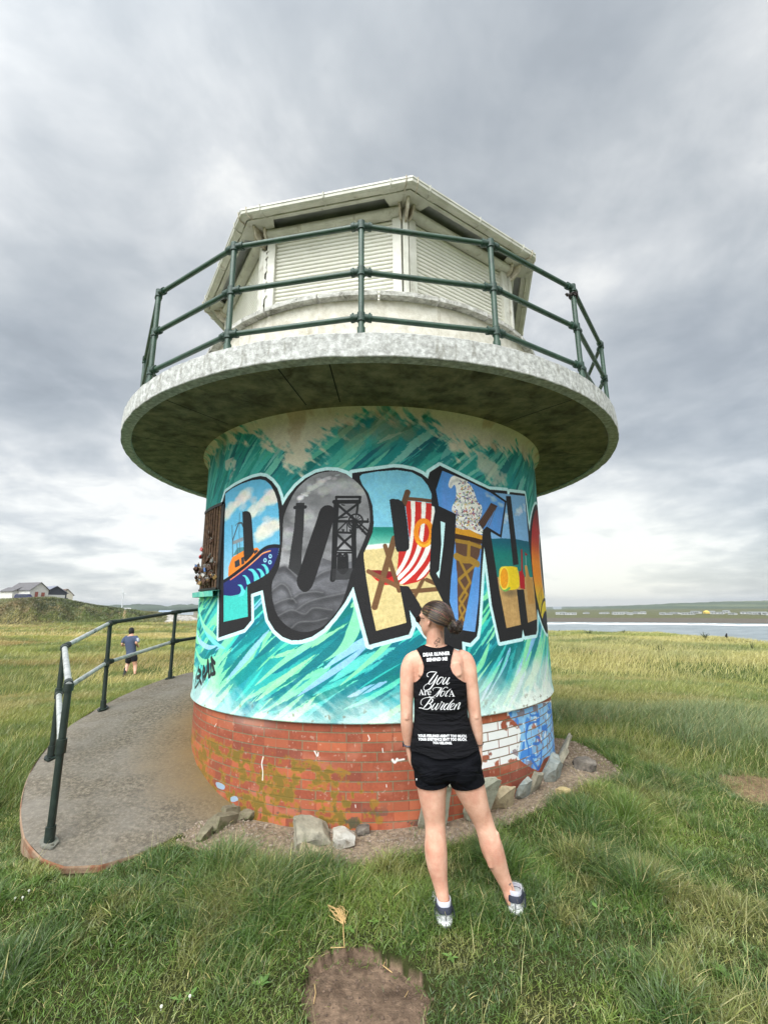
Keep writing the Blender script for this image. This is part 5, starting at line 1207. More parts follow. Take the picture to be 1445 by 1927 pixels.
# wind turbine
tb = empty('wind_turbine', at_az(-29.72, 900, 2), 0, 'slender white wind turbine on the skyline above the dune bank', 'wind turbine')
mtb = simple('turbine_white', srgb(200, 204, 206), .6)
MB().tube([(0, 0, -10), (0, 0, 28)], [1.15, .7], 12).build('mast', mtb, tb, smooth=True); MB().box(0, -.6, 28.6, 1.4, 3.6, 1.5).build('nacelle', mtb, tb, bevel=.2)
for k in range(3):
    a = radians(100+120*k); d = Vector((cos(a), 0, sin(a))); n_ = Vector((-sin(a), 0, cos(a)))
    vs = []
    for t, w in ((0, .5), (.2, .9), (.6, .55), (1, .12)):
        c_ = Vector((0, -2.6, 28.6))+d*(10*t)
        for s1, s2 in ((-1, -.15), (1, -.1), (1, .1), (-1, .15)): vs.append(c_+n_*(s1*w/2)+Vector((0, s2, 0)))
    MB().add(vs, [(4*i+q_, 4*i+(q_+1) % 4, 4*i+4+(q_+1) % 4, 4*i+4+q_) for i in range(3) for q_ in range(4)]+[(3, 2, 1, 0), (12, 13, 14, 15)]).build('blade', mtb, tb)
# low sheds on the left skyline
for i, (a, r, w, h, zb, c, lb) in enumerate([(-33.3, 420, 13, 4.2, 1.6, (190, 186, 176), 'long pale low building just right of the cottage on the skyline'), (-31.6, 460, 9, 3.4, .4, (178, 172, 158), 'small buff shed left of the wind turbine base'), (-29.6, 480, 12, 5.0, -1.5, (196, 192, 182), 'pale square building below the wind turbine'),
                                             (-24.3, 420, 26, 3.6, -2.6, (168, 178, 186), 'long low shed with pale blue grey roof beside the tower edge'), (-26.6, 460, 30, 2.6, -2.8, (150, 146, 140), 'long grey low building between turbine and the blue roofed shed')]):
    e = empty('distant_building', at_az(a, r, zb-2), radians(-a), lb, 'building')
    MB().box(0, 0, h/2, w, 8, h+2).build('wall', simple('far_wall', srgb(*c), .8), e)
    MB().add([(-w/2-.3, -4.3, h+1), (w/2+.3, -4.3, h+1), (w/2+.3, 4.3, h+1), (-w/2-.3, 4.3, h+1), (-w/2, 0, h+2.2), (w/2, 0, h+2.2)], [(3, 2, 1, 0), (0, 1, 5, 4), (2, 3, 4, 5), (1, 2, 5), (3, 0, 4)]).build('roof', simple('far_roof', srgb(c[0]-26, c[1]-22, c[2]-12), .8), e)
# static caravans on the far shore
mcv = simple('caravan_white', srgb(172, 174, 172), .6); mcr2 = simple('caravan_roof', srgb(128, 132, 132), .7)
cv0 = empty('caravan', (0, 0, 0))
MB().box(0, 0, 1.5, 9, 3.2, 2.4).build('body', mcv, cv0)
MB().add([(-4.7, -1.8, 2.7), (4.7, -1.8, 2.7), (4.7, 1.8, 2.7), (-4.7, 1.8, 2.7), (-4.7, 0, 3.4), (4.7, 0, 3.4)], [(3, 2, 1, 0), (0, 1, 5, 4), (2, 3, 4, 5), (1, 2, 5), (3, 0, 4)]).build('roof', mcr2, cv0)
for x in (-3, -1, 1.4, 3.2): MB().box(x, -1.62, 1.7, 1.0, .05, .9).build('window', mgl, cv0)
rg = random.Random(9); first = True; a = 20.6
while a < 44:
    r = rg.uniform(455, 520)
    if first: o = cv0; first = False
    else:
        o = cv0.copy(); COL.objects.link(o)
        for ch in cv0.children: c2 = ch.copy(); COL.objects.link(c2); c2.parent = o
    o.location = at_az(a, r, gz(r*sin(radians(a)), r*cos(radians(a)))+.1); o.rotation_euler = (0, 0, radians(-a+rg.uniform(-50, 50))); o.scale = (rg.uniform(.5, 1.2), 1, rg.uniform(.5, .8))
    tag(o, 'small white static caravan in the row along the far shore', 'caravan', 'caravans along the far shore')
    a += rg.choice([.35, .5, .8, 1.3])*rg.uniform(.8, 1.4)
yt = empty('yellow_tent', at_az(34.8, 470, -5.6), 0, 'yellow peaked tent among the caravans on the far shore', 'tent')
MB().box(0, 0, .9, 3.6, 3, 1.5).build('side_wall', simple('yellow_canvas', srgb(206, 176, 84), .8), yt)
MB().add([(-1.9, -1.6, 1.6), (1.9, -1.6, 1.6), (1.9, 1.6, 1.6), (-1.9, 1.6, 1.6), (-.8, 0, 2.6), (.8, 0, 2.6)], [(3, 2, 1, 0), (0, 1, 5, 4), (2, 3, 4, 5), (1, 2, 5), (3, 0, 4)]).build('canopy', simple('yellow_canvas2', srgb(222, 194, 96), .8), yt)
# boulders on the shore glimpsed between the bank and the tower: a heap nobody could count
bb = MB(); rg = random.Random(21)
for i in range(900):
    a = rg.uniform(-25.2, -20.5); r = rg.uniform(106, 190); s_ = rg.uniform(.3, 1.1); x, y = r*sin(radians(a)), r*cos(radians(a)); z = gz(x, y); ph = rg.uniform(0, 6)
    bb.add([(x+(v.x*cos(ph)-v.y*sin(ph))*s_*1.2, y+(v.x*sin(ph)+v.y*cos(ph))*s_, z+v.z*s_*.6) for v in iv], ifc)
tag(bb.build('boulders', noisy('boulders', srgb(120, 116, 110), srgb(182, 178, 170), .6, .9)), kind='stuff')
# crow
cp_ = gnd(1362, 1207, -.9); cz = gz(cp_.x, cp_.y)
cw = MB(); cw.tube([(-.16, 0, .16), (-.10, 0, .19), (0, 0, .24), (.07, 0, .33), (.10, 0, .40), (.135, 0, .405), (.18, 0, .39)], [.012, .045, .085, .06, .05, .03, .006], 10)
cr_ = cw.build('crow', simple('crow_black', srgb(22, 22, 26), .5), smooth=True); cr_.location = (cp_.x, cp_.y, cz+.12); cr_.rotation_euler = (0, -.9, 2.2)
tag(cr_, 'small black bird perched at the grassy edge before the water', 'bird')
for s_ in (-.03, .03): MB().tube([(.0, s_, .20), (.02, s_, -.0)], .01, 6).build('leg', M['black'], cr_)
LOCAL[0] = False
# ------------------------------------------------------------------ grass: far too many blades to count
def wedge(n, r0, r1, rng, amax=47):
    r = np.sqrt(rng.uniform(r0*r0, r1*r1, n)); a = np.radians(rng.uniform(-amax, amax, n)); return r*np.sin(a), r*np.cos(a)
RAMP_R = np.vectorize(ramp_r)
def keep_mask(x, y, rng, soft=1.0):
    rt = np.hypot(x-TX, y-TY); at = np.degrees(np.arctan2(y-TY, x-TX)); at = np.where(at > 0, at-360, at)
    ok = rt > RB+.02
    jit = rng.normal(0, .035, len(x)); jit2 = rng.normal(0, .035, len(x))
    ok &= ~(inpoly(x+jit, y+jit2, DIRT) & (rng.random(len(x)) > .012))
    hj = (fbm(x*6, y*6, 205)-.5)*.14
    ok &= ~(inpoly(x+jit*.7+hj, y+jit2*.7-hj, HOLE) & (rng.random(len(x)) > .01)); ok &= ~(inpoly(x+jit*2, y+jit2*2, PATHR) & (rng.random(len(x)) > .10)); ok &= ~(inpoly(x, y, PATHR2) & (rng.random(len(x)) > .3))
    onramp = (at < -121.5) & (at > -262) & (rt < RAMP_R(np.clip(at, -262, -121.5))+.01+jit*.25)
    ok &= ~onramp
    return ok
def blades(name, x, y, h, w, lean, segs, rng, colf, wind=(.25, .05)):
    n = len(x); z = ground_z(x, y)-.01
    th = rng.uniform(0, 2*pi, n); dx, dy = np.cos(th), np.sin(th)
    bx = dx*lean+wind[0]*h*rng.uniform(.3, 1.4, n)/np.maximum(h, .01)*1.0; by = dy*lean+wind[1]
    # facing: width direction perpendicular-ish to the bend
    ph = rng.uniform(0, pi, n); wx, wy = np.cos(ph), np.sin(ph)
    lv = np.linspace(0, 1, segs+1)
    V_ = np.zeros((n, 2*segs+1, 3), np.float32); prof = [1.0, .92, .7, .4][:segs] if segs > 2 else [1.0, .75][:segs]
    for i in range(segs):
        t = lv[i]; b = t**1.7
        cx, cy, cz = x+bx*h*b, y+by*h*b, z+h*t*(1-.25*lean*t)
        V_[:, 2*i] = np.stack([cx-wx*w*prof[i]/2, cy-wy*w*prof[i]/2, cz], -1); V_[:, 2*i+1] = np.stack([cx+wx*w*prof[i]/2, cy+wy*w*prof[i]/2, cz], -1)
    V_[:, 2*segs] = np.stack([x+bx*h, y+by*h, z+h*(1-.25*lean)], -1)
    m = 2*segs+1; base = (np.arange(n)*m)[:, None]
    tri = []
    for i in range(segs-1): tri += [[2*i, 2*i+1, 2*i+3], [2*i, 2*i+3, 2*i+2]]
    tri.append([2*segs-2, 2*segs-1, 2*segs])
    F_ = (base[:, None, :]+np.array(tri)[None]).reshape(-1, 3)
    me = np_mesh(name, V_.reshape(-1, 3), F_, False)
    c = colf(x, y, rng); C_ = np.repeat(c[:, None, :], m, axis=1)
    sh = np.repeat(np.concatenate([np.repeat(lv[:segs], 2), [1.0]])[None], n, 0)[..., None]
    tipc = np.array(srgb(150, 150, 92)); C_ = C_*(1-.22*sh**2)+tipc*.22*sh**2
    set_col(me, 'blade', C_.reshape(-1, 3))
    o = link(name, me, M['grass']); return tag(o, kind='stuff')
m, nt, bs = newmat('grass_blades')
at_ = N(nt, 'ShaderNodeAttribute', attribute_name='blade')
df = N(nt, 'ShaderNodeBsdfDiffuse'); tr = N(nt, 'ShaderNodeBsdfTranslucent'); gl_ = N(nt, 'ShaderNodeBsdfGlossy', i_Roughness=.5); gl_.inputs['Color'].default_value = (1, 1, 1, 1)
L(nt, at_.outputs['Color'], df.inputs[0]); L(nt, at_.outputs['Color'], tr.inputs[0])
mx = N(nt, 'ShaderNodeMixShader', i_0=.38); L(nt, df.outputs[0], mx.inputs[1]); L(nt, tr.outputs[0], mx.inputs[2])
mx2 = N(nt, 'ShaderNodeMixShader', i_0=.05); L(nt, mx.outputs[0], mx2.inputs[1]); L(nt, gl_.outputs[0], mx2.inputs[2])
out = [n_ for n_ in nt.nodes if n_.type == 'OUTPUT_MATERIAL'][0]; L(nt, mx2.outputs[0], out.inputs[0]); nt.nodes.remove(bs)
M['grass'] = m
def lerpc(a, b, t): return a*(1-t[:, None])+np.asarray(b)*t[:, None]
def col_near(x, y, rng):
    n = len(x); c = np.tile(np.array(srgb(88, 118, 42)), (n, 1))
    c = lerpc(c, srgb(62, 92, 36), sstep(.40, .60, fbm(x*2.2, y*2.2, 101))*.8)
    c = lerpc(c, srgb(124, 140, 62), sstep(.55, .70, fbm(x*1.4+5, y*1.4, 102))*.55)
    c = lerpc(c, srgb(96, 116, 84), sstep(.55, .66, fbm(x*.9+9, y*.9, 103))*.6*sstep(1.2, 2.4, x))
    c = lerpc(c, srgb(58, 92, 40), sstep(.52, .66, fbm(x*4.2, y*4.2, 160, 3))*.6); c = lerpc(c, srgb(146, 140, 84), sstep(.58, .70, fbm(x*3.1+8, y*3.1, 161, 3))*.55)
    c = lerpc(c, srgb(190, 178, 120), (rng.random(n) < .055)*.85)
    return c*rng.uniform(.62, 1.85, n)[:, None]*(1+rng.normal(0, .05, (n, 3)))
def col_mid(x, y, rng):
    n = len(x); r = np.hypot(x, y); c = np.tile(np.array(srgb(128, 136, 64)), (n, 1))
    rt = np.hypot(x-TX, y-TY)
    c = lerpc(c, srgb(88, 112, 50), sstep(.42, .58, fbm(x*.7, y*.7, 111))*.8)
    c = lerpc(c, srgb(108, 128, 90), ((x > 1.8) & (y > 4.2) & (y < 8.6))*sstep(.40, .55, fbm(x*.8+2, y*.8, 113))*.65)
    c = lerpc(c, srgb(160, 148, 92), sstep(.46, .62, fbm(x*.35+7, y*.5, 112))*sstep(7, 14, r)*.8)
    c = lerpc(c, srgb(196, 180, 122), (rng.random(n) < .09)*.8)
    return c*rng.uniform(.7, 1.6, n)[:, None]
def col_far(x, y, rng):
    n = len(x); c = np.tile(np.array(srgb(146, 150, 78)), (n, 1))
    c = lerpc(c, srgb(100, 116, 60), sstep(.45, .6, fbm(x*.15, y*.22, 121))*.85)
    c = lerpc(c, srgb(196, 180, 122), sstep(.42, .60, fbm(x*.07+3, y*.16+1, 122))*np.where(x < 0, .9, .55))
    c = lerpc(c, srgb(168, 132, 92), sstep(.58, .68, fbm(x*.1+9, y*.2+5, 123))*.5)
    return c*rng.uniform(.75, 1.55, n)[:, None]
# near the camera
rng = np.random.default_rng(5)
x, y = wedge(420000, 1.45, 6.3, rng); k = keep_mask(x, y, rng); x, y = x[k], y[k]
rt = np.hypot(x-TX, y-TY); n_ = len(x)
hh = .022+.045*fbm(x*1.3, y*1.3, 130)**1.2*rng.uniform(.5, 1.6, n_)
tall = np.exp(-((rt-2.75)/.35)**2)*(y < 5.6)*(x > -1.15); at = np.degrees(np.arctan2(y-TY, x-TX))
hh = hh*(1+.9*tall)+.055*tall
clump = sstep(.58, .66, fbm(x*1.1+4, y*1.1, 131)); hh = hh*(1+.7*clump)
bl_ = (x > 1.7)*(y > 3.6); hh = hh*(1+.75*bl_*sstep(.42, .6, fbm(x*.8+2, y*.8, 113)))
tuft = np.exp(-(((x-1.52)/.20)**2+((y-2.98)/.16)**2)); hh = hh*(1+1.5*tuft)
cl_n = fbm(x*4.2, y*4.2, 160, 3); hh = hh*(.6+1.0*sstep(.38, .68, cl_n))
trod = np.exp(-(((x-.45)/.5)**2+((y-2.65)/.35)**2)); hh = hh*(1-.45*trod)
hole_d = np.hypot(x-.0, (y-2.3)*1.2); hh = hh*(.62+.38*sstep(.40, .85, hole_d))
hh = np.maximum(hh, .026*rng.uniform(.7, 1.5, n_))
blades('near_grass', x, y, hh, rng.uniform(.0022, .0050, n_)*(1+.4*clump), rng.uniform(.2, 1.5, n_), 3, rng, col_near, (.06, .0))
# seed stalks and dry straws
x, y = wedge(5200, 1.5, 7, rng, 46); k = keep_mask(x, y, rng); x, y = x[k], y[k]; n_ = len(x)
blades('grass_stalks', x, y, rng.uniform(.08, .22, n_)*(1+.5*(x > 1.5)), rng.uniform(.0015, .003, n_), rng.uniform(.2, 1.2, n_), 4, rng, lambda a, b, r_: np.array(srgb(184, 178, 118))*r_.uniform(.6, 1.25, len(a))[:, None])
# middle distance
x, y = wedge(230000, 5.6, 16, rng); k = keep_mask(x, y, rng); x, y = x[k], y[k]; n_ = len(x); r = np.hypot(x, y)
tus = (x > 1.6)*(y < 8.8)*sstep(.38, .58, fbm(x*.8+2, y*.8, 113)); mown = np.exp(-((y-8.6-.12*x)/1.0)**2)*(x > 1.5)
hh = (.07+.16*fbm(x*.5, y*.5, 132)*rng.uniform(.5, 1.5, n_)+.16*tus)*(1-.6*mown)
blades('meadow_grass', x, y, hh, rng.uniform(.004, .009, n_)*(r/9), rng.uniform(.2, .9, n_), 2, rng, col_mid, (.4, 0))
x, y = wedge(230000, 14.5, 62, rng, 46); k = keep_mask(x, y, rng) & (np.hypot(x+9.03, y-16.8) > .9); az_ = np.degrees(np.arctan2(x, y)); r = np.hypot(x, y)
k &= r < np.interp(az_, [-27, -22, 12, 19.8, 30.5, 39, 50], [62, 62, 60, 58, 56, 45, 39]); x, y = x[k], y[k]; n_ = len(x); r = np.hypot(x, y)
blades('field_grass', x, y, .14+.26*fbm(x*.2, y*.2, 133)*rng.uniform(.4, 1.5, n_), rng.uniform(.008, .016, n_)*(r/18), rng.uniform(.2, .9, n_), 2, rng, col_far, (.5, 0))
x, y = wedge(110000, 60, 116, rng, 46); az_ = np.degrees(np.arctan2(x, y)); k = az_ < -21; x, y = x[k], y[k]; n_ = len(x)
blades('far_field_grass', x, y, .25+.35*rng.random(n_), rng.uniform(.04, .10, n_), rng.uniform(.2, .9, n_), 2, rng, col_far, (.5, 0))
# scrub on the bank
x, y = wedge(160000, 106, 150, rng, 46); az_ = np.degrees(np.arctan2(x, y)); k = (az_ < -24) & (np.abs(az_+29.4) > .25*rng.random(len(x))+.05); x, y = x[k], y[k]; n_ = len(x)
def col_bank(x, y, rng):
    n = len(x); c = np.tile(np.array(srgb(92, 108, 56)), (n, 1)); c = lerpc(c, srgb(62, 70, 44), sstep(.45, .6, fbm(x*.25, y*.25, 141))*.85); c = lerpc(c, srgb(134, 112, 82), sstep(.48, .66, fbm(x*.06+4, y*.12, 142))*.5); c = lerpc(c, srgb(142, 150, 108), sstep(.62, .7, fbm(x*.12, y*.12, 143))*.6)
    return c*rng.uniform(.6, 1.4, n)[:, None]
blades('bank_scrub', x, y, .2+.7*fbm(x*.3, y*.3, 144)*rng.random(n_), rng.uniform(.08, .22, n_), rng.uniform(.2, .9, n_), 2, rng, col_bank, (.3, 0))

# taller weeds on the skyline of the field, each a plant of its own
mweed = noisy('weed_green', srgb(54, 66, 36), srgb(84, 94, 56), 6, .9)
def weed(px, py, h, w, label, seed, zg=-.9, n=26):
    p = gnd(px, py, zg); rg = random.Random(seed); e = empty('weed', (p.x, p.y, gz(p.x, p.y)), 0, label, 'plant'); LOCAL[0] = True
    st = MB(); lf = MB()
    for i in range(n):
        a = rg.uniform(0, 6.28); q_ = rg.uniform(.4, 1)*h; d = Vector((cos(a), sin(a), 0))*w*rg.uniform(.1, .5)
        P = [Vector((0, 0, 0)), d*.4+Vector((0, 0, q_*.5)), d+Vector((0, 0, q_))]; st.tube(P, [.012, .010, .004], 4)
        for k_ in range(5):
            t = rg.uniform(.3, 1); c_ = P[1].lerp(P[2], max(0, t*2-1)) if t > .5 else P[0].lerp(P[1], t*2); u = Vector((rg.uniform(-1, 1), rg.uniform(-1, 1), rg.uniform(0, 1))).normalized()*.09; v_ = u.cross(Vector((0, 0, 1))).normalized()*.02
            lf.add([c_-v_, c_+u*.5-v_*.4, c_+u, c_+v_], [(0, 1, 2, 3)])
    st.build('stem', mweed, e); lf.build('leaf', mweed, e); LOCAL[0] = False
weed(1327, 1205, .55, .8, 'dark bushy weed on the field edge left of the small black bird', 1)
weed(1107, 1195, .5, 1.0, 'low bushy weed on the field edge just right of the tower', 2)
weed(1173, 1193, .35, .4, 'single small thin weed on the field edge between two bushier ones', 3, n=10)
weed(1415, 1224, .55, .35, 'thin dark stalky weed near the right edge of the field', 4, n=9)
weed(1052, 1190, .35, .4, 'small weed on the field edge right beside the tower wall', 5, n=10)
weed(1242, 1230, .45, .5, 'mid green stalky weed standing in the field below the water line', 6, n=12)
# straw lying by the bare patch
def straw(pts, w, mat, name, label):
    mb = MB(); mb.tube([gnd(a, b_)+Vector((0, 0, c_)) for a, b_, c_ in pts], w, 5); return tag(mb.build(name, mat, smooth=True), label, 'straw')
mst = simple('dry_straw', srgb(196, 164, 112), .8)
rt_ = MB(); rg = random.Random(2)
for i in range(34):
    x0, y0 = 645+rg.uniform(-6, 6), 1752+rg.uniform(-8, 4); x1, y1 = 624+rg.uniform(-8, 22), 1724+rg.uniform(-6, 16)
    xm, ym = (x0+x1)/2+rg.uniform(-9, 9), (y0+y1)/2+rg.uniform(-5, 5)
    rt_.tube([gnd(x0, y0)+Vector((0, 0, .04)), gnd(xm, ym)+Vector((0, 0, .055)), gnd(x1, y1)+Vector((0, 0, .04))], .0011, 4)
rt_.tube([gnd(646, 1750)+Vector((0, 0, .04)), gnd(646, 1768)+Vector((0, 0, .035)), gnd(648, 1788)+Vector((0, 0, .01))], .002, 5)
tag(rt_.build('dead_grass_root', mst), 'tangle of dry straw coloured grass roots above the bare soil patch', 'dead grass')
straw([(622, 1788, .01), (645, 1789, .014), (664, 1787, .01)], .0018, mst, 'straw', 'single dry straw lying across the top edge of the bare soil')
straw([(590, 1893, .008), (594, 1873, .01), (592, 1857, .01)], .0018, mst, 'straw', 'short pale upright straw on the left part of the bare soil')
straw([(714, 1800, .01), (728, 1808, .012), (721, 1822, .01), (738, 1836, .012)], .002, mst, 'straw', 'curled pale straw lying at the upper right of the bare soil')
straw([(580, 1818, .03), (600, 1808, .02), (621, 1800, .02)], .0016, mst, 'straw', 'thin straw slanting over the upper left edge of the bare soil')
straw([(762, 1880, .008), (768, 1870, .01)], .0012, mst, 'straw', 'tiny straw on the right part of the bare soil')
# clover heads in the lawn
mcl = simple('clover_white', srgb(226, 226, 212), .8); first = None
for i, (px, py) in enumerate([(28, 1700), (54, 1686), (303, 1908), (357, 1888), (42, 1699)]):
    p = gnd(px, py)
    if first is None:
        b_ = MB(); b_.tube([(0, 0, 0), (0, 0, .014)], .0010, 5)
        for v in iv: b_.tube([(0, 0, .016), Vector((0, 0, .016))+v*.006], [.003, .0015], 5)
        o = b_.build('clover_flower', mcl, smooth=True); first = o
    else: o = first.copy(); COL.objects.link(o)
    o.location = (p.x, p.y, gz(p.x, p.y)+.01); tag(o, 'tiny white clover flower head in the short foreground grass', 'flower', 'clover flowers in the lawn')

# broad leaved plants and clover patches low in the lawn: ground cover nobody could count
rng = np.random.default_rng(9)
lf = MB(); rg = random.Random(31)
for i in range(260):
    a = radians(rg.uniform(-44, 44)); r = sqrt(rg.uniform(1.8**2, 5.2**2)); x, y = r*sin(a), r*cos(a)
    if not keep_mask(np.array([x]), np.array([y]), rng)[0] or hypot(x-TX, y-TY) < 2.5: continue
    if fbm(np.array([x*1.1]), np.array([y*1.1]), 150)[0] < .48: continue
    z = gz(x, y)+.012; nl = rg.randint(3, 6); a0 = rg.uniform(0, 6)
    for k in range(nl):
        t = a0+2*pi*k/nl+rg.uniform(-.3, .3); L_ = rg.uniform(.02, .06); w = L_*rg.uniform(.14, .3); up_ = rg.uniform(.1, .6); d = Vector((cos(t), sin(t), up_)).normalized(); s_ = Vector((-sin(t), cos(t), 0)); o_ = Vector((x, y, z))
        lf.add([o_, o_+d*L_*.45+s_*w, o_+d*L_-Vector((0, 0, L_*.15)), o_+d*L_*.45-s_*w], [(0, 1, 2, 3)])
tag(lf.build('lawn_weeds', noisy('broad_leaf', srgb(66, 98, 40), srgb(98, 128, 58), 20, .6)), kind='stuff')
# crumbs and grit on the bare soil
cr2 = MB(); HP_ = np.array(HOLE)
for i in range(420):
    x, y = rg.uniform(HP_[:, 0].min(), HP_[:, 0].max()), rg.uniform(HP_[:, 1].min(), HP_[:, 1].max())
    if not inpoly(np.array([x]), np.array([y]), HOLE)[0]: continue
    s_ = rg.choice([.002, .003, .005, .008])*rg.uniform(.6, 1.3); z = gz(x, y)+s_*.1
    cr2.add([(x+v.x*s_*rg.uniform(.8, 1.3), y+v.y*s_, z+v.z*s_*.6) for v in iv], ifc)
tag(cr2.build('soil_crumbs', noisy('soil_crumb', srgb(72, 58, 48), srgb(116, 96, 80), 60, .95)), kind='stuff')
# ------------------------------------------------------------------ people
def cat(P, m=6):
    P = np.array(P, float); n = len(P); out = []
    for i in range(n-1):
        p0, p1, p2, p3 = P[max(i-1, 0)], P[i], P[i+1], P[min(i+2, n-1)]
        for q_ in range(m):
            t = q_/m; out.append(.5*((2*p1)+(-p0+p2)*t+(2*p0-5*p1+4*p2-p3)*t*t+(-p0+3*p1-3*p2+p3)*t**3))
    out.append(P[-1]); return np.array(out)
def limb(mb, pts, n=20, m=5, ax=(1, 0, 0)):
    """pts: x, y, z, r across, r deep; rounded ends"""
    P = cat([p if len(p) == 5 else (*p, p[3]) for p in pts], m); N_ = len(P); vs = []; ax = Vector(ax)
    rings = []
    for i in range(N_):
        c = Vector(P[i, :3]); t = Vector(P[min(i+1, N_-1), :3])-Vector(P[max(i-1, 0), :3]); t.normalize()
        a = ax-t*ax.dot(t); a.normalize(); b = t.cross(a); rings.append((c, a, b, t, max(P[i, 3], .001), max(P[i, 4], .001)))
    full = []
    c, a, b, t, ra, rb = rings[0]; k = min(ra, rb)
    for f in (.95, .7, .35): s_ = sqrt(max(0, 1-f*f)); full.append((c-t*k*f, a, b, ra*s_, rb*s_))
    for c, a, b, t, ra, rb in rings: full.append((c, a, b, ra, rb))
    c, a, b, t, ra, rb = rings[-1]; k = min(ra, rb)
    for f in (.35, .7, .95): s_ = sqrt(max(0, 1-f*f)); full.append((c+t*k*f, a, b, ra*s_, rb*s_))
    for c, a, b, ra, rb in full:
        for q_ in range(n): th = 2*pi*q_/n; vs.append(c+a*cos(th)*ra+b*sin(th)*rb)
    M_ = len(full); fs = [(i*n+q_, i*n+(q_+1) % n, (i+1)*n+(q_+1) % n, (i+1)*n+q_) for i in range(M_-1) for q_ in range(n)]
    fs += [tuple(range(n-1, -1, -1)), tuple((M_-1)*n+q_ for q_ in range(n))]
    mb.add(vs, fs)
def hloft(mb, secs, n=36, m=5):
    """horizontal sections: z, cx, cy, rx, r_back, r_front (back faces the camera, -y)"""
    P = cat(secs, m); vs = []
    for z, cx, cy, rx, rb, rf in P:
        for q_ in range(n):
            th = 2*pi*q_/n; s_ = sin(th); c_ = cos(th); e = .86
            vs.append((cx+rx*math.copysign(abs(c_)**e, c_), cy+(rf if s_ > 0 else rb)*math.copysign(abs(s_)**e, s_), z))
    N_ = len(P); fs = [(i*n+q_, i*n+(q_+1) % n, (i+1)*n+(q_+1) % n, (i+1)*n+q_) for i in range(N_-1) for q_ in range(n)]
    fs += [tuple(range(n-1, -1, -1)), tuple((N_-1)*n+q_ for q_ in range(n))]
    mb.add(vs, fs)
def remesh(mb, voxel, smooth=4, fac=.5):
    me = bpy.data.meshes.new('tmp'); me.from_pydata(mb.v, [], mb.f); me.update()
    bm = bmesh.new(); bm.from_mesh(me); bmesh.ops.recalc_face_normals(bm, faces=bm.faces[:]); bm.to_mesh(me); bm.free()
    o = bpy.data.objects.new('tmp', me); COL.objects.link(o)
    r = o.modifiers.new('r', 'REMESH'); r.mode = 'VOXEL'; r.voxel_size = voxel; r.use_smooth_shade = True
    if smooth: s_ = o.modifiers.new('s', 'SMOOTH'); s_.factor = fac; s_.iterations = smooth
    dg = bpy.context.evaluated_depsgraph_get(); dg.update(); ev = o.evaluated_get(dg); out = bpy.data.meshes.new_from_object(ev)
    bpy.data.objects.remove(o); return out
def tri_np(me):
    me.calc_loop_triangles(); v = np.empty(len(me.vertices)*3, np.float32); me.vertices.foreach_get('co', v); t = np.empty(len(me.loop_triangles)*3, np.int32); me.loop_triangles.foreach_get('vertices', t)
    return v.reshape(-1, 3).astype(float), t.reshape(-1, 3)
def clip(v, t, val):
    """keep the part of a triangle mesh where val > 0, cutting triangles cleanly"""
    pos = val > 0; k = pos[t].sum(1); F_ = [tuple(r) for r in t[k == 3]]; V_ = [tuple(p) for p in v]; cache = {}
    def cut(a, b):
        key = (min(a, b), max(a, b))
        if key not in cache:
            s_ = val[a]/(val[a]-val[b]); cache[key] = len(V_); V_.append(tuple(v[a]+(v[b]-v[a])*s_))
        return cache[key]
    for r in t[(k == 1) | (k == 2)]:
        r = [int(q_) for q_ in r]; p = [bool(pos[q_]) for q_ in r]
        if sum(p) == 1:
            i = p.index(True); a, b, c = r[i], r[(i+1) % 3], r[(i+2) % 3]; F_.append((a, cut(a, b), cut(a, c)))
        else:
            i = p.index(False); a, b, c = r[i], r[(i+1) % 3], r[(i+2) % 3]; x_ = cut(a, b); y_ = cut(a, c); F_ += [(x_, b, c), (x_, c, y_)]
    used_ = sorted({i for f in F_ for i in f}); mp_ = {o_: i for i, o_ in enumerate(used_)}
    me = bpy.data.meshes.new('clip'); me.from_pydata([V_[i] for i in used_], [], [tuple(mp_[i] for i in f) for f in F_]); me.update()
    me.polygons.foreach_set('use_smooth', [True]*len(me.polygons)); return me
def solid(o, t): s_ = o.modifiers.new('thickness', 'SOLIDIFY'); s_.thickness = t; s_.offset = 1; return o
def skin_mat(name, c1, c2, c3):
    m = noisy(name, c1, c2, 11, .52, .3, 120, c3=c3, s3=7, t3=(.48, .78), spec=.35, stops=(.3, .7)); b = m.node_tree.nodes['Principled BSDF']
    b.inputs['Subsurface Weight'].default_value = .12; b.inputs['Subsurface Radius'].default_value = (.03, .012, .008); b.inputs['Subsurface Scale'].default_value = .5; return m
MSK = skin_mat('skin', srgb(200, 148, 124), srgb(228, 184, 160), srgb(196, 134, 114))
def cloth_mat(name, c, rough=.8, bump=.35):
    m, nt, bs = newmat(name); t = N(nt, 'ShaderNodeTexCoord'); mp = N(nt, 'ShaderNodeMapping'); mp.inputs['Scale'].default_value = (6, 6, 22); L(nt, t.outputs['Object'], mp.inputs[0])
    n1_ = N(nt, 'ShaderNodeTexNoise', i_Scale=.8, i_Detail=3.0, i_Distortion=.8); L(nt, mp.outputs[0], n1_.inputs['Vector']); n2_ = N(nt, 'ShaderNodeTexNoise', i_Scale=500.0, i_Detail=2.0); L(nt, t.outputs['Object'], n2_.inputs['Vector'])
    L(nt, ramp(nt, n2_.outputs[0], [(.3, tuple(x*.8 for x in c)), (.7, tuple(x*1.25 for x in c))]).outputs[0], bs.inputs['Base Color'])
    b = N(nt, 'ShaderNodeBump', i_Strength=bump, i_Distance=.035); L(nt, n1_.outputs[0], b.inputs['Height']); L(nt, b.outputs[0], bs.inputs['Normal'])
    bs.inputs['Roughness'].default_value = rough; bs.inputs['Specular IOR Level'].default_value = .12; return m
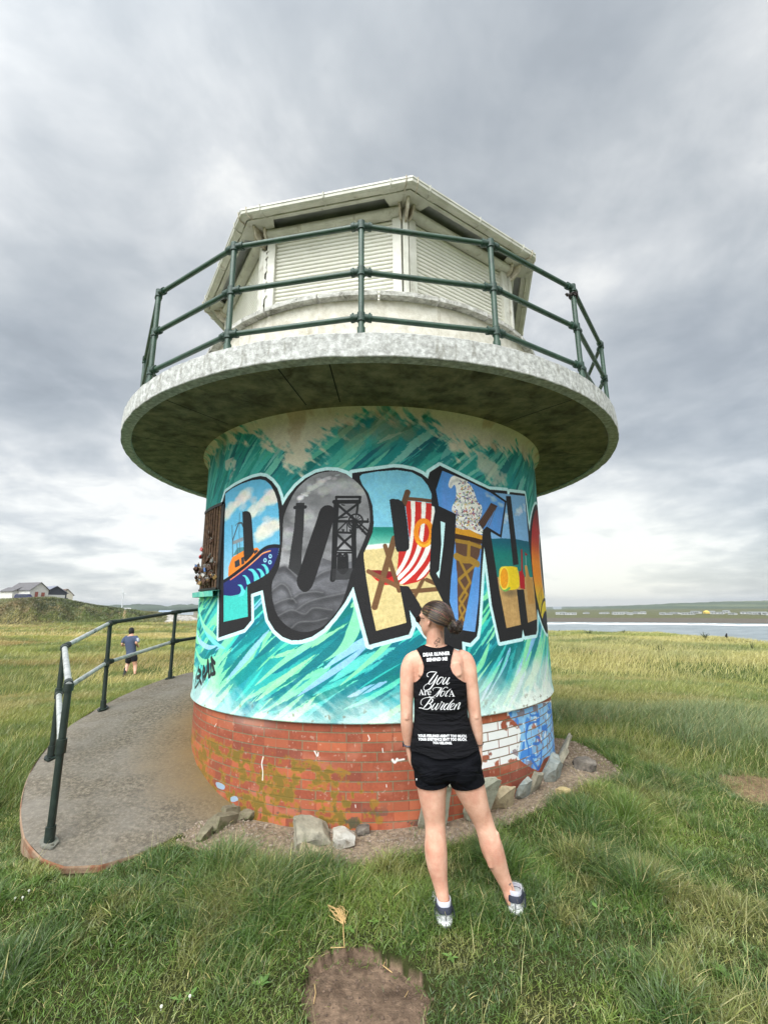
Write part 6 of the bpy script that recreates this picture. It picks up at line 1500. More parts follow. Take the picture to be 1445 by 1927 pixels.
MTOP = cloth_mat('black_jersey', srgb(22, 22, 25), .95, 1.0); MSHO = cloth_mat('black_lycra', srgb(13, 14, 19), .85, .9)

def hand(mb, wx, wy, wz, dx, dy, side, L_=.165):
    """hangs from the wrist along d; fingers fanned front to back, gently curled; thumb on the front side"""
    w = Vector((wx, wy, wz)); d = Vector((dx, dy, -1)).normalized(); f = Vector((0, 1, 0)); f = (f-d*f.dot(d)).normalized(); inn = d.cross(f)*1.0
    if inn.x*side > 0: inn = -inn            # towards the thigh
    p0 = w+d*.02; p1 = w+d*.085
    limb(mb, [(*w, .018, .026), (*p0, .016, .030), (*(w+d*.055), .014, .038), (*p1, .012, .038)], 14, 4)
    for k, (off, ln, r) in enumerate([(.029, .068, .0078), (.010, .076, .0080), (-.010, .071, .0078), (-.028, .056, .0070)]):
        b0 = p1+f*off-d*.008; b1 = b0+d*ln*.45+inn*.004; b2 = b1+d*ln*.32+inn*.014; b3 = b2+d*ln*.2+inn*.018
        limb(mb, [(*b0, r*1.1), (*b1, r), (*b2, r*.92), (*b3, r*.8)], 10, 3)
    t0 = w+d*.028+f*.026; t1 = t0+d*.030+f*.020+inn*.006; t2 = t1+d*.028+f*.006+inn*.008
    limb(mb, [(*t0, .012), (*t1, .0095), (*t2, .008)], 10, 3)

WX = .335
woman = empty('person', (.48, 2.80, .1), 0, 'woman in black racerback vest and black shorts standing with her back turned, facing the mural', 'person')
body = MB()
torso = [(.80, .352, 2.87, .17, .10, .10), (.86, .348, 2.865, .196, .118, .10), (.92, .345, 2.865, .192, .112, .10), (.98, .340, 2.868, .178, .098, .102), (1.05, .332, 2.868, .158, .085, .10), (1.12, .327, 2.866, .146, .080, .095),
         (1.19, .325, 2.862, .146, .084, .098), (1.26, .324, 2.860, .150, .092, .108), (1.33, .322, 2.860, .152, .096, .112), (1.40, .319, 2.862, .158, .094, .098), (1.445, .316, 2.864, .166, .080, .080), (1.478, .312, 2.864, .150, .064, .062), (1.505, .309, 2.862, .105, .054, .052), (1.525, .307, 2.860, .066, .050, .048)]
hloft(body, torso)
limb(body, [(.307, 2.862, 1.48, .062, .056), (.306, 2.856, 1.53, .056, .054), (.306, 2.848, 1.58, .053, .054), (.308, 2.842, 1.63, .052, .056)])
# legs
legL = [(.262, 2.870, .86, .098, .110), (.262, 2.868, .78, .092, .100), (.262, 2.866, .70, .080, .088), (.268, 2.864, .62, .067, .074), (.272, 2.860, .56, .058, .060), (.272, 2.852, .50, .058, .060), (.271, 2.846, .43, .0625, .066), (.276, 2.842, .36, .057, .060), (.288, 2.836, .28, .042, .044), (.300, 2.826, .21, .034, .036), (.306, 2.815, .165, .034, .038)]
legR = [(.440, 2.872, .86, .100, .110), (.462, 2.872, .78, .093, .100), (.492, 2.874, .70, .082, .088), (.522, 2.878, .62, .066, .073), (.546, 2.880, .56, .057, .060), (.566, 2.880, .50, .056, .058), (.588, 2.884, .43, .062, .064), (.612, 2.890, .36, .056, .058), (.642, 2.896, .28, .043, .044), (.668, 2.896, .22, .035, .036), (.682, 2.890, .175, .035, .038)]
limb(body, legL, 24); limb(body, legR, 24)
limb(body, [(.306, 2.80, .15, .030, .026), (.305, 2.86, .135, .034, .028), (.304, 2.94, .12, .036, .018)], ax=(1, 0, 0)); limb(body, [(.684, 2.874, .16, .030, .026), (.70, 2.94, .145, .034, .028), (.72, 3.01, .13, .036, .018)])
# buttocks
for cx in (.262, .436): limb(body, [(cx, 2.84, .90, .074, .074), (cx, 2.825, .845, .082, .082)])
# arms
armL = [(.178, 2.866, 1.452, .040, .040), (.160, 2.866, 1.430, .050, .050), (.142, 2.864, 1.38, .052, .052), (.131, 2.862, 1.31, .044, .047), (.126, 2.862, 1.22, .040, .043), (.124, 2.864, 1.13, .0365, .038), (.124, 2.872, 1.08, .037, .038), (.126, 2.886, 1.01, .031, .033), (.130, 2.900, .95, .0215, .026)]
armR = [(.466, 2.866, 1.456, .040, .040), (.482, 2.866, 1.438, .050, .050), (.498, 2.864, 1.39, .052, .052), (.509, 2.862, 1.31, .044, .047), (.518, 2.862, 1.22, .041, .043), (.526, 2.864, 1.13, .0375, .039), (.532, 2.870, 1.08, .037, .038), (.541, 2.880, 1.01, .031, .033), (.548, 2.890, .95, .0215, .026)]
limb(body, armL, 20); limb(body, armR, 20)
hand(body, .130, 2.902, .945, .16, .22, -1); hand(body, .549, 2.892, .945, .04, .12, 1)
# calf heads, tendons behind the knees, elbow points
for sx, cx, cy, cz in ((1, .272, 2.812, .435), (1, .588, 2.850, .435)):
    for q_ in (-.022, .018): limb(body, [(cx+q_, cy+.010, cz+.06, .026, .022), (cx+q_*1.1, cy+.007, cz, .031, .030), (cx+q_*.8+.006, cy+.008, cz-.09, .018, .018)])
for cx in (.121, .529): limb(body, [(cx, 2.836, 1.15, .014, .012), (cx, 2.834, 1.115, .015, .012)])
# spine hollow is left between these two muscle columns
for cx in (.292, .352): limb(body, [(cx, 2.790, 1.30, .030, .018), (cx, 2.796, 1.15, .026, .018), (cx-.004, 2.788, 1.02, .028, .018)])
# shoulder blades
for s_, cx in ((-1, .235), (1, .405)): limb(body, [(cx, 2.792, 1.42, .04, .016), (cx+s_*.01, 2.79, 1.36, .036, .016)])
# head, turned to the left and away
HC = Vector((.306, 2.838, 1.69)); YAW = radians(50); fw = Vector((-sin(YAW), cos(YAW), 0)); sd_ = Vector((-cos(YAW), -sin(YAW), 0))   # sd_: her left
def H(u, v, z): return HC+fw*u+sd_*v+Vector((0, 0, z-1.69))
hs = cat([(1.572, .052, .018, .016), (1.585, .046, .036, .030), (1.605, .034, .056, .046), (1.63, .020, .076, .057), (1.66, .006, .091, .066), (1.70, .0, .096, .071), (1.735, -.003, .090, .068), (1.760, -.005, .070, .053), (1.774, -.006, .042, .032), (1.779, -.006, .018, .014)], 4)
vs = []; n = 28
for z, uc, ru, rv in hs:
    for q_ in range(n): th = 2*pi*q_/n; vs.append(H(uc+ru*cos(th), rv*sin(th), z))
NH = len(hs); body.add(vs, [(i*n+q_, i*n+(q_+1) % n, (i+1)*n+(q_+1) % n, (i+1)*n+q_) for i in range(NH-1) for q_ in range(n)]+[tuple(range(n-1, -1, -1)), tuple((NH-1)*n+q_ for q_ in range(n))])
def hl(pts): limb(body, [(*H(u, v, z), r) for u, v, z, r in pts], 10, 3)
hl([(.086, 0, 1.688, .007), (.098, 0, 1.668, .009), (.108, 0, 1.650, .011), (.094, 0, 1.640, .010)]); hl([(.10, .010, 1.644, .007), (.094, .013, 1.642, .006)]); hl([(.10, -.010, 1.644, .007), (.094, -.013, 1.642, .006)])
hl([(.082, -.020, 1.618, .005), (.092, 0, 1.620, .007), (.082, .020, 1.618, .005)]); hl([(.080, -.016, 1.610, .006), (.089, 0, 1.609, .008), (.080, .016, 1.610, .006)])
hl([(.078, .045, 1.70, .007), (.092, .020, 1.703, .008), (.090, 0, 1.700, .006), (.092, -.020, 1.703, .008), (.078, -.045, 1.70, .007)])
for s_ in (-1, 1):
    hl([(.002, s_*.070, 1.688, .006), (-.012, s_*.080, 1.684, .006), (-.016, s_*.082, 1.665, .005), (-.006, s_*.078, 1.648, .005), (.002, s_*.070, 1.640, .006)]); hl([(.002, s_*.069, 1.68, .008), (.0, s_*.071, 1.655, .008)])
bme = remesh(body, .0042, 4, .5)
bo = link('body', bme, MSK, woman, True)
bmat_bvh = None
# --- vest
def cloth_shell(lofts, limbs_, off, voxel=.006, sm=6):
    mb = MB(); hloft(mb, [(z, cx, cy, rx+off, rb+off, rf+off) for z, cx, cy, rx, rb, rf in lofts])
    for P in limbs_: limb(mb, [(x_, y_, z_, a_+off, b_+off) for x_, y_, z_, a_, b_ in P], 24)
    return mb
top_t = [(.885, .342, 2.864, .196, .128, .104), (.925, .342, 2.862, .194, .124, .104), (.98, .337, 2.862, .182, .112, .104), (1.05, .331, 2.863, .163, .096, .102), (1.12, .327, 2.864, .150, .086, .097), (1.19, .326, 2.861, .148, .087, .099)]+torso[7:]
tm = cloth_shell(top_t, [], .007)
for s_, cx in ((-1, .235), (1, .405)): limb(tm, [(cx, 2.792, 1.42, .044, .020), (cx+s_*.01, 2.79, 1.36, .040, .020)])
for cx in (.262, .430): limb(tm, [(cx, 2.84, .90, .078, .080), (cx, 2.828, .86, .082, .084)])
v, t = tri_np(remesh(tm, .0055, 8))
z = v[:, 2]; x = v[:, 0]; back = v[:, 1] < 2.862
xl = np.interp(z, [1.20, 1.300, 1.312, 1.325, 1.345, 1.375, 1.41, 1.45, 1.49, 1.53], [-.2, .10, .168, .186, .203, .220, .225, .216, .196, .170]); xr = np.interp(z, [1.20, 1.300, 1.312, 1.325, 1.345, 1.375, 1.41, 1.45, 1.49, 1.53], [.9, .53, .470, .446, .418, .390, .378, .388, .404, .428])
xlf = np.interp(z, [1.2, 1.30, 1.33, 1.40, 1.5], [-.2, .10, .19, .215, .215]); xrf = np.interp(z, [1.2, 1.30, 1.33, 1.40, 1.5], [.9, .55, .455, .425, .40])
neck_b = 1.512+.9*np.abs(x-.309)**1.6; neck_f = 1.435+3.2*np.abs(x-.309)**1.5
val = np.minimum(np.minimum(x-np.where(back, xl, xlf), np.where(back, xr, xrf)-x), np.where(back, neck_b, neck_f)-z)
hem = .933-.010*np.cos((x-.34)/.19*pi)+.004*np.sin(x*40)
val = np.minimum(val, z-hem)
vest = solid(link('vest', clip(v, t, val), MTOP, woman), .0025)
# hem seam
# --- shorts
shm = cloth_shell([(z_, a_, b_, c_, d_, e_) for z_, a_, b_, c_, d_, e_ in torso[:5]], [legL[:4], legR[:4]], .006)
for cx in (.262, .436): limb(shm, [(cx, 2.84, .90, .078, .078), (cx, 2.823, .845, .088, .088)])
v, t = tri_np(remesh(shm, .0055, 8))
z = v[:, 2]; x = v[:, 0]
hemz = np.where(x < .352, .757+(x-.27)*.06, .752-(x-.46)*-.16)
shorts = solid(link('shorts', clip(v, t, np.minimum(z-hemz, 1.0-z)), MSHO, woman), .002)
# small pale logo on the left leg of the shorts
dg = bpy.context.evaluated_depsgraph_get()
def bvh_of(me): return BVHTree.FromPolygons([v_.co.copy() for v_ in me.vertices], [tuple(p.vertices) for p in me.polygons])
bv_top = bvh_of(vest.data); bv_sh = bvh_of(shorts.data); bv_body = bvh_of(bme)
CAMP = Vector((0, 0, CAM_H))
def drape(bv, px, py, off):
    d = Vector(rayd(px, py)).normalized(); h = bv.ray_cast(CAMP, d)
    if h[0] is None: return None
    nrm = h[1] if h[1].dot(d) < 0 else -h[1]
    return h[0]+(nrm*.5-d*.5)*off
def ribbon(mb, bv, pts, w, src, off=.0045, sm=5, taper=(1, 1)):
    """a painted stroke lying on a surface; w may vary along it"""
    ox, oy, s_ = src; P = cat([(ox+p[0]/s_, oy+p[1]/s_) for p in pts], sm); n_ = len(P); W = np.interp(np.linspace(0, 1, n_), np.linspace(0, 1, len(w)), w) if not np.isscalar(w) else np.full(n_, float(w)); W = W/s_
    vs = []; ok = True
    for i in range(n_):
        t = P[min(i+1, n_-1)]-P[max(i-1, 0)]; t = t/(np.hypot(*t)+1e-9); nn_ = np.array([-t[1], t[0]])
        for k in (-.5, .5):
            q_ = P[i]+nn_*W[i]*k; h = drape(bv, q_[0], q_[1], off)
            if h is None: return
            vs.append(h)
    mb.add(vs, [(2*i, 2*i+1, 2*i+3, 2*i+2) for i in range(n_-1)])
ink = simple('white_print', srgb(222, 222, 224), .7, 0, .03)
TS = (780, 1255, 14.45); pr = MB()
for pts, w in [([(385, 268), (350, 255), (338, 215), (360, 170), (420, 138), (500, 132), (605, 142)], [14, 18, 16, 14, 16, 22, 10]), ([(605, 142), (560, 190), (480, 300), (400, 410), (385, 455), (410, 472)], [12, 30, 34, 34, 30, 14]), ([(410, 472), (470, 440), (560, 330), (625, 222)], [14, 14, 16, 18]),
               ([(630, 222), (570, 350), (510, 470), (430, 580), (350, 628), (275, 628), (250, 580), (275, 510), (340, 462), (400, 445)], [14, 34, 34, 34, 24, 14, 14, 12, 12, 12]), ([(740, 275), (690, 290), (630, 370), (600, 440), (625, 472), (680, 440), (750, 350), (775, 290), (740, 275)], [14, 30, 34, 30, 16, 14, 18, 18, 14]),
               ([(850, 280), (800, 360), (760, 440), (785, 470), (850, 410), (935, 285)], [14, 32, 32, 16, 12, 14]), ([(950, 285), (890, 380), (865, 445), (890, 470), (950, 420)], [14, 32, 32, 18, 8]),
               ([(505, 640), (492, 610), (520, 575), (590, 558), (680, 565), (750, 572)], [12, 16, 12, 12, 18, 10]), ([(715, 580), (640, 680), (560, 770), (480, 815), (420, 815), (395, 795)], [14, 14, 14, 14, 16, 20]), ([(735, 570), (690, 640), (640, 740), (600, 800), (580, 800)], [12, 34, 34, 26, 8]), ([(600, 795), (690, 690), (790, 580), (850, 548), (890, 560), (885, 580)], [10, 14, 14, 12, 14, 18]),
               ([(775, 650), (735, 680), (700, 750), (710, 795), (760, 780), (810, 710), (815, 665), (775, 650)], [12, 24, 28, 20, 12, 16, 16, 12]), ([(985, 595), (920, 640), (850, 740), (835, 790), (860, 795), (895, 770)], [10, 16, 28, 28, 14, 8]), ([(850, 660), (950, 650)], [10, 8]),
               ([(225, 1040), (180, 1010), (180, 930), (240, 860), (340, 830), (470, 828), (560, 845)], [8, 12, 16, 12, 14, 18, 8]), ([(440, 850), (400, 920), (320, 1030), (240, 1120)], [20, 34, 34, 14]), ([(430, 860), (480, 870), (490, 920), (440, 980), (370, 1000)], [18, 26, 34, 26, 10]), ([(390, 998), (440, 1020), (440, 1080), (370, 1140), (280, 1145), (190, 1115), (125, 1110)], [12, 26, 34, 22, 14, 20, 24]),
               ([(560, 980), (500, 1060), (465, 1130), (490, 1160), (570, 1090), (640, 985)], [12, 32, 32, 16, 12, 14]), ([(650, 985), (590, 1080), (570, 1140), (590, 1160), (660, 1090), (740, 930)], [12, 32, 32, 14, 12, 14]), ([(740, 930), (760, 975), (810, 985), (760, 1050), (710, 1130), (720, 1160), (770, 1130)], [16, 12, 14, 32, 32, 14, 8]),
               ([(910, 1000), (860, 1010), (800, 1090), (795, 1150), (840, 1150), (920, 1050)], [14, 30, 34, 28, 14, 12]), ([(1060, 885), (980, 970), (900, 1090), (890, 1150), (930, 1150)], [14, 28, 34, 30, 12]), ([(960, 1110), (1040, 1060), (1075, 1010), (1050, 985), (1000, 1020), (955, 1100), (970, 1155), (1050, 1140)], [10, 14, 18, 14, 26, 34, 28, 10]),
               ([(1130, 1000), (1100, 1080), (1060, 1160)], [12, 30, 28]), ([(1070, 1140), (1140, 1040), (1200, 975), (1230, 985), (1190, 1080), (1170, 1150), (1225, 1100)], [8, 14, 16, 28, 34, 26, 8])]:
    ribbon(pr, bv_top, pts, w, TS)
# serif Are ... A
for pts, w in [([(190, 605), (140, 755)], 10), ([(182, 612), (232, 755)], [18, 34]), ([(158, 710), (210, 710)], 10), ([(122, 758), (165, 758)], 12), ([(200, 758), (262, 758)], 12), ([(290, 660), (290, 755)], 28), ([(262, 662), (292, 655)], 12), ([(262, 758), (320, 758)], 12), ([(300, 675), (330, 655), (350, 668)], [10, 16, 24]),
               ([(365, 706), (440, 700), (430, 660), (400, 652), (370, 680), (370, 730), (400, 758), (445, 740)], [10, 10, 20, 10, 24, 28, 20, 8]), ([(1005, 635), (945, 795)], 10), ([(998, 640), (1055, 795)], [20, 38]), ([(968, 745), (1030, 745)], 10), ([(918, 798), (970, 798)], 12), ([(1015, 798), (1088, 798)], 12)]:
    ribbon(pr, bv_top, pts, w, TS, sm=3 if len(pts) > 3 else 1)
def block_text(mb, bv, text, p0, p1, h, src, bold=.035, off=.0045):
    """text set along the photo line p0-p1 (baseline), h high"""
    cu = bpy.data.curves.new('t', 'FONT'); cu.body = text; cu.size = 1; cu.offset = bold; cu.resolution_u = 2; cu.space_character = 1.05
    o = bpy.data.objects.new('t', cu); COL.objects.link(o); dg = bpy.context.evaluated_depsgraph_get(); dg.update(); me = bpy.data.meshes.new_from_object(o.evaluated_get(dg)); bpy.data.objects.remove(o)
    bm = bmesh.new(); bm.from_mesh(me); bmesh.ops.triangulate(bm, faces=bm.faces[:]); xs = [v_.co.x for v_ in bm.verts]; ys = [v_.co.y for v_ in bm.verts]; x0, x1, y0, y1 = min(xs), max(xs), 0, .73
    ox, oy, s_ = src; vs = []
    for v_ in bm.verts:
        t = (v_.co.x-x0)/(x1-x0); bx = p0[0]+(p1[0]-p0[0])*t; by = p0[1]+(p1[1]-p0[1])*t-h*(v_.co.y-y0)/(y1-y0)
        q_ = drape(bv, ox+bx/s_, oy+by/s_, off)
        if q_ is None: bm.free(); return
        vs.append(q_)
    mb.add(vs, [tuple(v_.index for v_ in f.verts) for f in bm.faces]); bm.free()
Z8 = (740, 1120, 6.022); Z9 = (775, 1370, 13.14)
def print_part(mb, nm='vest_print'):
    o = mb.build(nm, ink, woman); o.parent = vest; o.matrix_parent_inverse = Matrix()
print_part(pr, 'script_print'); pr = MB()
block_text(pr, bv_top, 'DEAR RUNNER', (338, 696), (640, 676), 40, Z8, .045); block_text(pr, bv_top, 'BEHIND ME', (378, 752), (612, 738), 38, Z8, .045)
print_part(pr, 'upper_print'); pr = MB()
block_text(pr, bv_top, "YOUR FEELINGS AREN'T TOO MUCH.", (150, 222), (1350, 232), 66, Z9, .05); block_text(pr, bv_top, "YOUR EXISTENCE ISN'T TOO MUCH.", (158, 308), (1350, 316), 66, Z9, .05); block_text(pr, bv_top, 'YOU BELONG.', (510, 392), (990, 404), 62, Z9, .05)
print_part(pr, 'lower_print')
lg = MB(); ribbon(lg, bv_sh, [(690, 1310), (684, 1380)], [50, 20], (745, 1390, 17.53), sm=2)
if lg.v: q_ = lg.build('shorts_logo', ink, woman); q_.parent = shorts; q_.matrix_parent_inverse = Matrix()
sm_ = MB(); ribbon(sm_, bv_top, [(776, 1411), (785, 1417), (800, 1421), (850, 1422), (880, 1418), (893, 1412)], .6, (0, 0, 1), .0035, 8)
if sm_.v: q_ = sm_.build('hem_seam', simple('seam', srgb(58, 58, 62), .8), woman); q_.parent = vest; q_.matrix_parent_inverse = Matrix()
# tattoos
tat = MB(); tk = simple('tattoo_ink', srgb(104, 80, 72), .6, 0, .1)
K9 = (775, 1120, 15.21)
for pts, w in [([(760, 1240), (700, 1280), (640, 1370), (690, 1400), (750, 1330), (790, 1300)], 14), ([(740, 1215), (790, 1250), (780, 1330)], 16), ([(690, 1300), (720, 1330)], 26), ([(750, 1340), (800, 1350)], 22), ([(640, 1350), (660, 1400)], 22), ([(700, 1430), (680, 1480)], 18), ([(700, 1430), (740, 1420), (700, 1470)], 12), ([(730, 1490), (745, 1510)], 14)]: ribbon(tat, bv_body, pts, w, K9, .0015)
if tat.v: q_ = tat.build('neck_tattoo', tk, woman); q_.parent = bo; q_.matrix_parent_inverse = Matrix()
tat = MB(); K10 = (740, 1620, 5.161)
for pts, w in [([(1125, 222), (1138, 232)], 26), ([(1156, 205), (1150, 225)], 15), ([(1140, 240), (1152, 262), (1156, 285)], 5)]: ribbon(tat, bv_body, pts, w, K10, .0015)
if tat.v: q_ = tat.build('ankle_tattoo', simple('tattoo_blue', srgb(128, 108, 104), .6), woman); q_.parent = bo; q_.matrix_parent_inverse = Matrix()
# bracelets
for c, r1, m_, nm in ((Vector((.1305, 2.900, .958)), .030, simple('watch_strap', srgb(58, 60, 74), .5), 'watch'), (Vector((.5465, 2.886, .965)), .0285, simple('bracelet', srgb(66, 48, 40), .5), 'bracelet')):
    mb = MB(); mb.tube([c+Vector((r1*.92*cos(t), r1*1.08*sin(t), .006*sin(t))) for t in np.linspace(0, 2*pi, 25)[:-1]], .0045 if nm == 'watch' else .0025, 6, closed=True); q_ = mb.build(nm, m_, woman, smooth=True)
mb = MB().box(.1005, 2.897, .957, .007, .026, .026); mb.build('watch_face', simple('watch_glass', srgb(40, 42, 48), .25), woman, bevel=.003)

# --- hair
mh, nt, bs = newmat('hair'); at_ = N(nt, 'ShaderNodeAttribute', attribute_name='strand'); L(nt, at_.outputs['Color'], bs.inputs['Base Color']); bs.inputs['Roughness'].default_value = .38; bs.inputs['Specular IOR Level'].default_value = .55
SA = (.112, .089, .108); HZ = 1.682; HU = -.012
def hp(d, k=1.0):
    d = d.normalized(); r = 1/sqrt((d.x/SA[0])**2+(d.y/SA[1])**2+(d.z/SA[2])**2); return Vector((HU, 0, HZ))+d*r*k
def HV(p): return H(p.x, p.y, p.z)
rg = random.Random(17); hv = []; hf = []; hc = []
def hcol(blond): return srgb(*[c*rg.uniform(.8, 1.15) for c in ((126, 94, 66) if blond else (44, 31, 25))])
def strand(P, r, c, n=5):
    b = len(hv); P = [Vector(p) for p in P]; m = len(P)
    for i, p in enumerate(P):
        t = (P[min(i+1, m-1)]-P[max(i-1, 0)]).normalized(); a = t.orthogonal().normalized(); q_ = t.cross(a); rr_ = r*(.5+.5*sin(pi*min(1, .15+i/(m-1)*.85)))
        for k in range(n): th = 2*pi*k/n; hv.append(p+(a*cos(th)+q_*sin(th))*rr_); hc.append(c)
    for i in range(m-1):
        for k in range(n): hf.append((b+i*n+k, b+i*n+(k+1) % n, b+(i+1)*n+(k+1) % n, b+(i+1)*n+k))
# base cap
nb_, nr_ = 48, 24; b = len(hv); gridd = {}
def face_cut(d):      # keep hair where positive
    p = hp(d)
    return min((.072-p.x) if p.z > 1.735 else (.072-(1.735-p.z)*1.7-p.x), p.z-(1.588 if p.x < -.035 else 1.655+(p.x+.035)*.4))
V0 = []; F0 = []
for i in range(nr_+1):
    ph = pi*i/nr_
    for k in range(nb_): th = 2*pi*k/nb_; V0.append(Vector((sin(ph)*cos(th), sin(ph)*sin(th), cos(ph))))
for i in range(nr_):
    for k in range(nb_):
        a_, b_, c_, d_ = i*nb_+k, i*nb_+(k+1) % nb_, (i+1)*nb_+(k+1) % nb_, (i+1)*nb_+k; F0 += [(a_, b_, c_), (a_, c_, d_)]
fv = np.array([face_cut(d) for d in V0]); cap = clip(np.array([list(HV(hp(d, .985))) for d in V0]), np.array(F0), fv)
for v_ in cap.vertices: hv.append(v_.co.copy()); hc.append(srgb(42, 31, 25))
for p in cap.polygons: hf.append(tuple(b+i for i in p.vertices))
bunU, bunZ = -.114, 1.646
tgt = Vector((bunU-HU, .0, bunZ-HZ+.006)).normalized()
def slerp(a, b_, t):
    a = a.normalized(); b_ = b_.normalized(); w = math.acos(max(-1, min(1, a.dot(b_))))
    return a if w < 1e-4 else (a*sin((1-t)*w)+b_*sin(t*w))/sin(w)
cnt = 0
while cnt < 420:
    # a ring of roots along the hairline: forehead, temples, nape
    s_ = rg.uniform(0, 1)
    if s_ < .72:
        th = rg.uniform(-pi/2, pi/2); d0 = Vector((cos(th)*.62+.06, sin(th)*.85, rg.uniform(.12, .95)))
    else:
        th = rg.uniform(-1, 1); d0 = Vector((-.35+rg.uniform(-.2, .2), th*.8, -.62))
    if face_cut(d0) < -.004: continue
    d1 = (tgt+Vector((0, rg.uniform(-.10, .10), rg.uniform(-.10, .10)))).normalized()
    sag = Vector((0, 0, -rg.uniform(.0, .22)*(d0.z > 0))); P = []
    for i in range(15):
        t = i/14; d = slerp(d0, d1, t)+sag*sin(pi*t); P.append(HV(hp(d, 1.004+.012*sin(t*5+cnt)*.3+rg.uniform(-.001, .001))))
    blond = rg.random() < (.20 if .1 < d0.y < .9 else .06)
    strand(P, rg.uniform(.0012, .0026), hcol(blond)); cnt += 1
# bun: loose coils
BC = Vector((bunU-.028, 0, bunZ-.012))
for i in range(150):
    ax1 = Vector((rg.uniform(-1, 1), rg.uniform(-1, 1), rg.uniform(-1, 1))).normalized(); e1 = ax1.orthogonal().normalized(); e2 = ax1.cross(e1); r = rg.uniform(.022, .043); a0 = rg.uniform(0, 6.28); aw = rg.uniform(1.6, 4)
    P = [HV(BC+(e1*cos(a0+aw*t)*1.0+e2*sin(a0+aw*t))*r*(1+.06*sin(7*t))+ax1*rg.uniform(-.008, .008)*0) for t in np.linspace(0, 1, 12)]; strand(P, rg.uniform(.0014, .003), hcol(rg.random() < .22))
b = len(hv); bi_ = bmesh.new(); bmesh.ops.create_icosphere(bi_, subdivisions=2, radius=.029)
for v_ in bi_.verts: hv.append(HV(BC+v_.co)); hc.append(srgb(56, 40, 30))
for f in bi_.faces: hf.append(tuple(b+v_.index for v_ in f.verts))
bi_.free()
for i in range(26):   # stray wisps at temple, crown and nape
    d0 = Vector((rg.uniform(.3, .8), rg.choice([-1, 1])*rg.uniform(.3, 1), rg.uniform(-.2, .8))) if i < 14 else Vector((-.5, rg.uniform(-.8, .8), -.6)); p0 = hp(d0); P = [HV(p0+Vector(d0)*.018*t*rg.uniform(.4, 1)+Vector((0, 0, -.03*t*t*(1 if i > 8 else -.3)))) for t in np.linspace(0, 1, 6)]; strand(P, .0008, hcol(False))
me = bpy.data.meshes.new('hair'); me.from_pydata(hv, [], hf); me.update(); me.polygons.foreach_set('use_smooth', [True]*len(me.polygons)); set_col(me, 'strand', np.array(hc)[:, :3])
link('hair', me, mh, woman)
clipb = MB(); cc_ = Vector((bunU+.006, .014, bunZ+.020))
for k, (r, o_) in enumerate([(.012, 0), (.008, .004), (.014, -.004)]): clipb.tube([HV(cc_+Vector((o_, r*1.3*cos(t), r*sin(t)))) for t in np.linspace(0, 2*pi, 17)[:-1]], .0016, 6, closed=True)
clipb.build('hair_clip', simple('silver', srgb(190, 184, 186), .25, .7), woman, smooth=True)
# sunglasses
sg = MB()
for s_ in (-1, 1):
    sg.tube([H(.088, s_*.062, 1.684), H(.05, s_*.074, 1.686), H(.026, s_*.078, 1.685)], .0024, 6)
    vs = [H(.100-.012*abs(y_/.03)**2*0+dx, s_*(.033+y_), 1.678+z_) for dx in (0, .003) for y_, z_ in [(-.024, .012), (0, .018), (.026, .015), (.030, 0), (.020, -.018), (-.006, -.020), (-.024, -.008)]]
    sg.add(vs, [tuple(range(6, -1, -1)), tuple(range(7, 14))]+[(i, (i+1) % 7, 7+(i+1) % 7, 7+i) for i in range(7)])
sg.tube([H(.101, -.01, 1.684), H(.106, 0, 1.687), H(.101, .01, 1.684)], .0025, 6)
sg.build('sunglasses', simple('black_acetate', srgb(24, 20, 20), .2), woman)

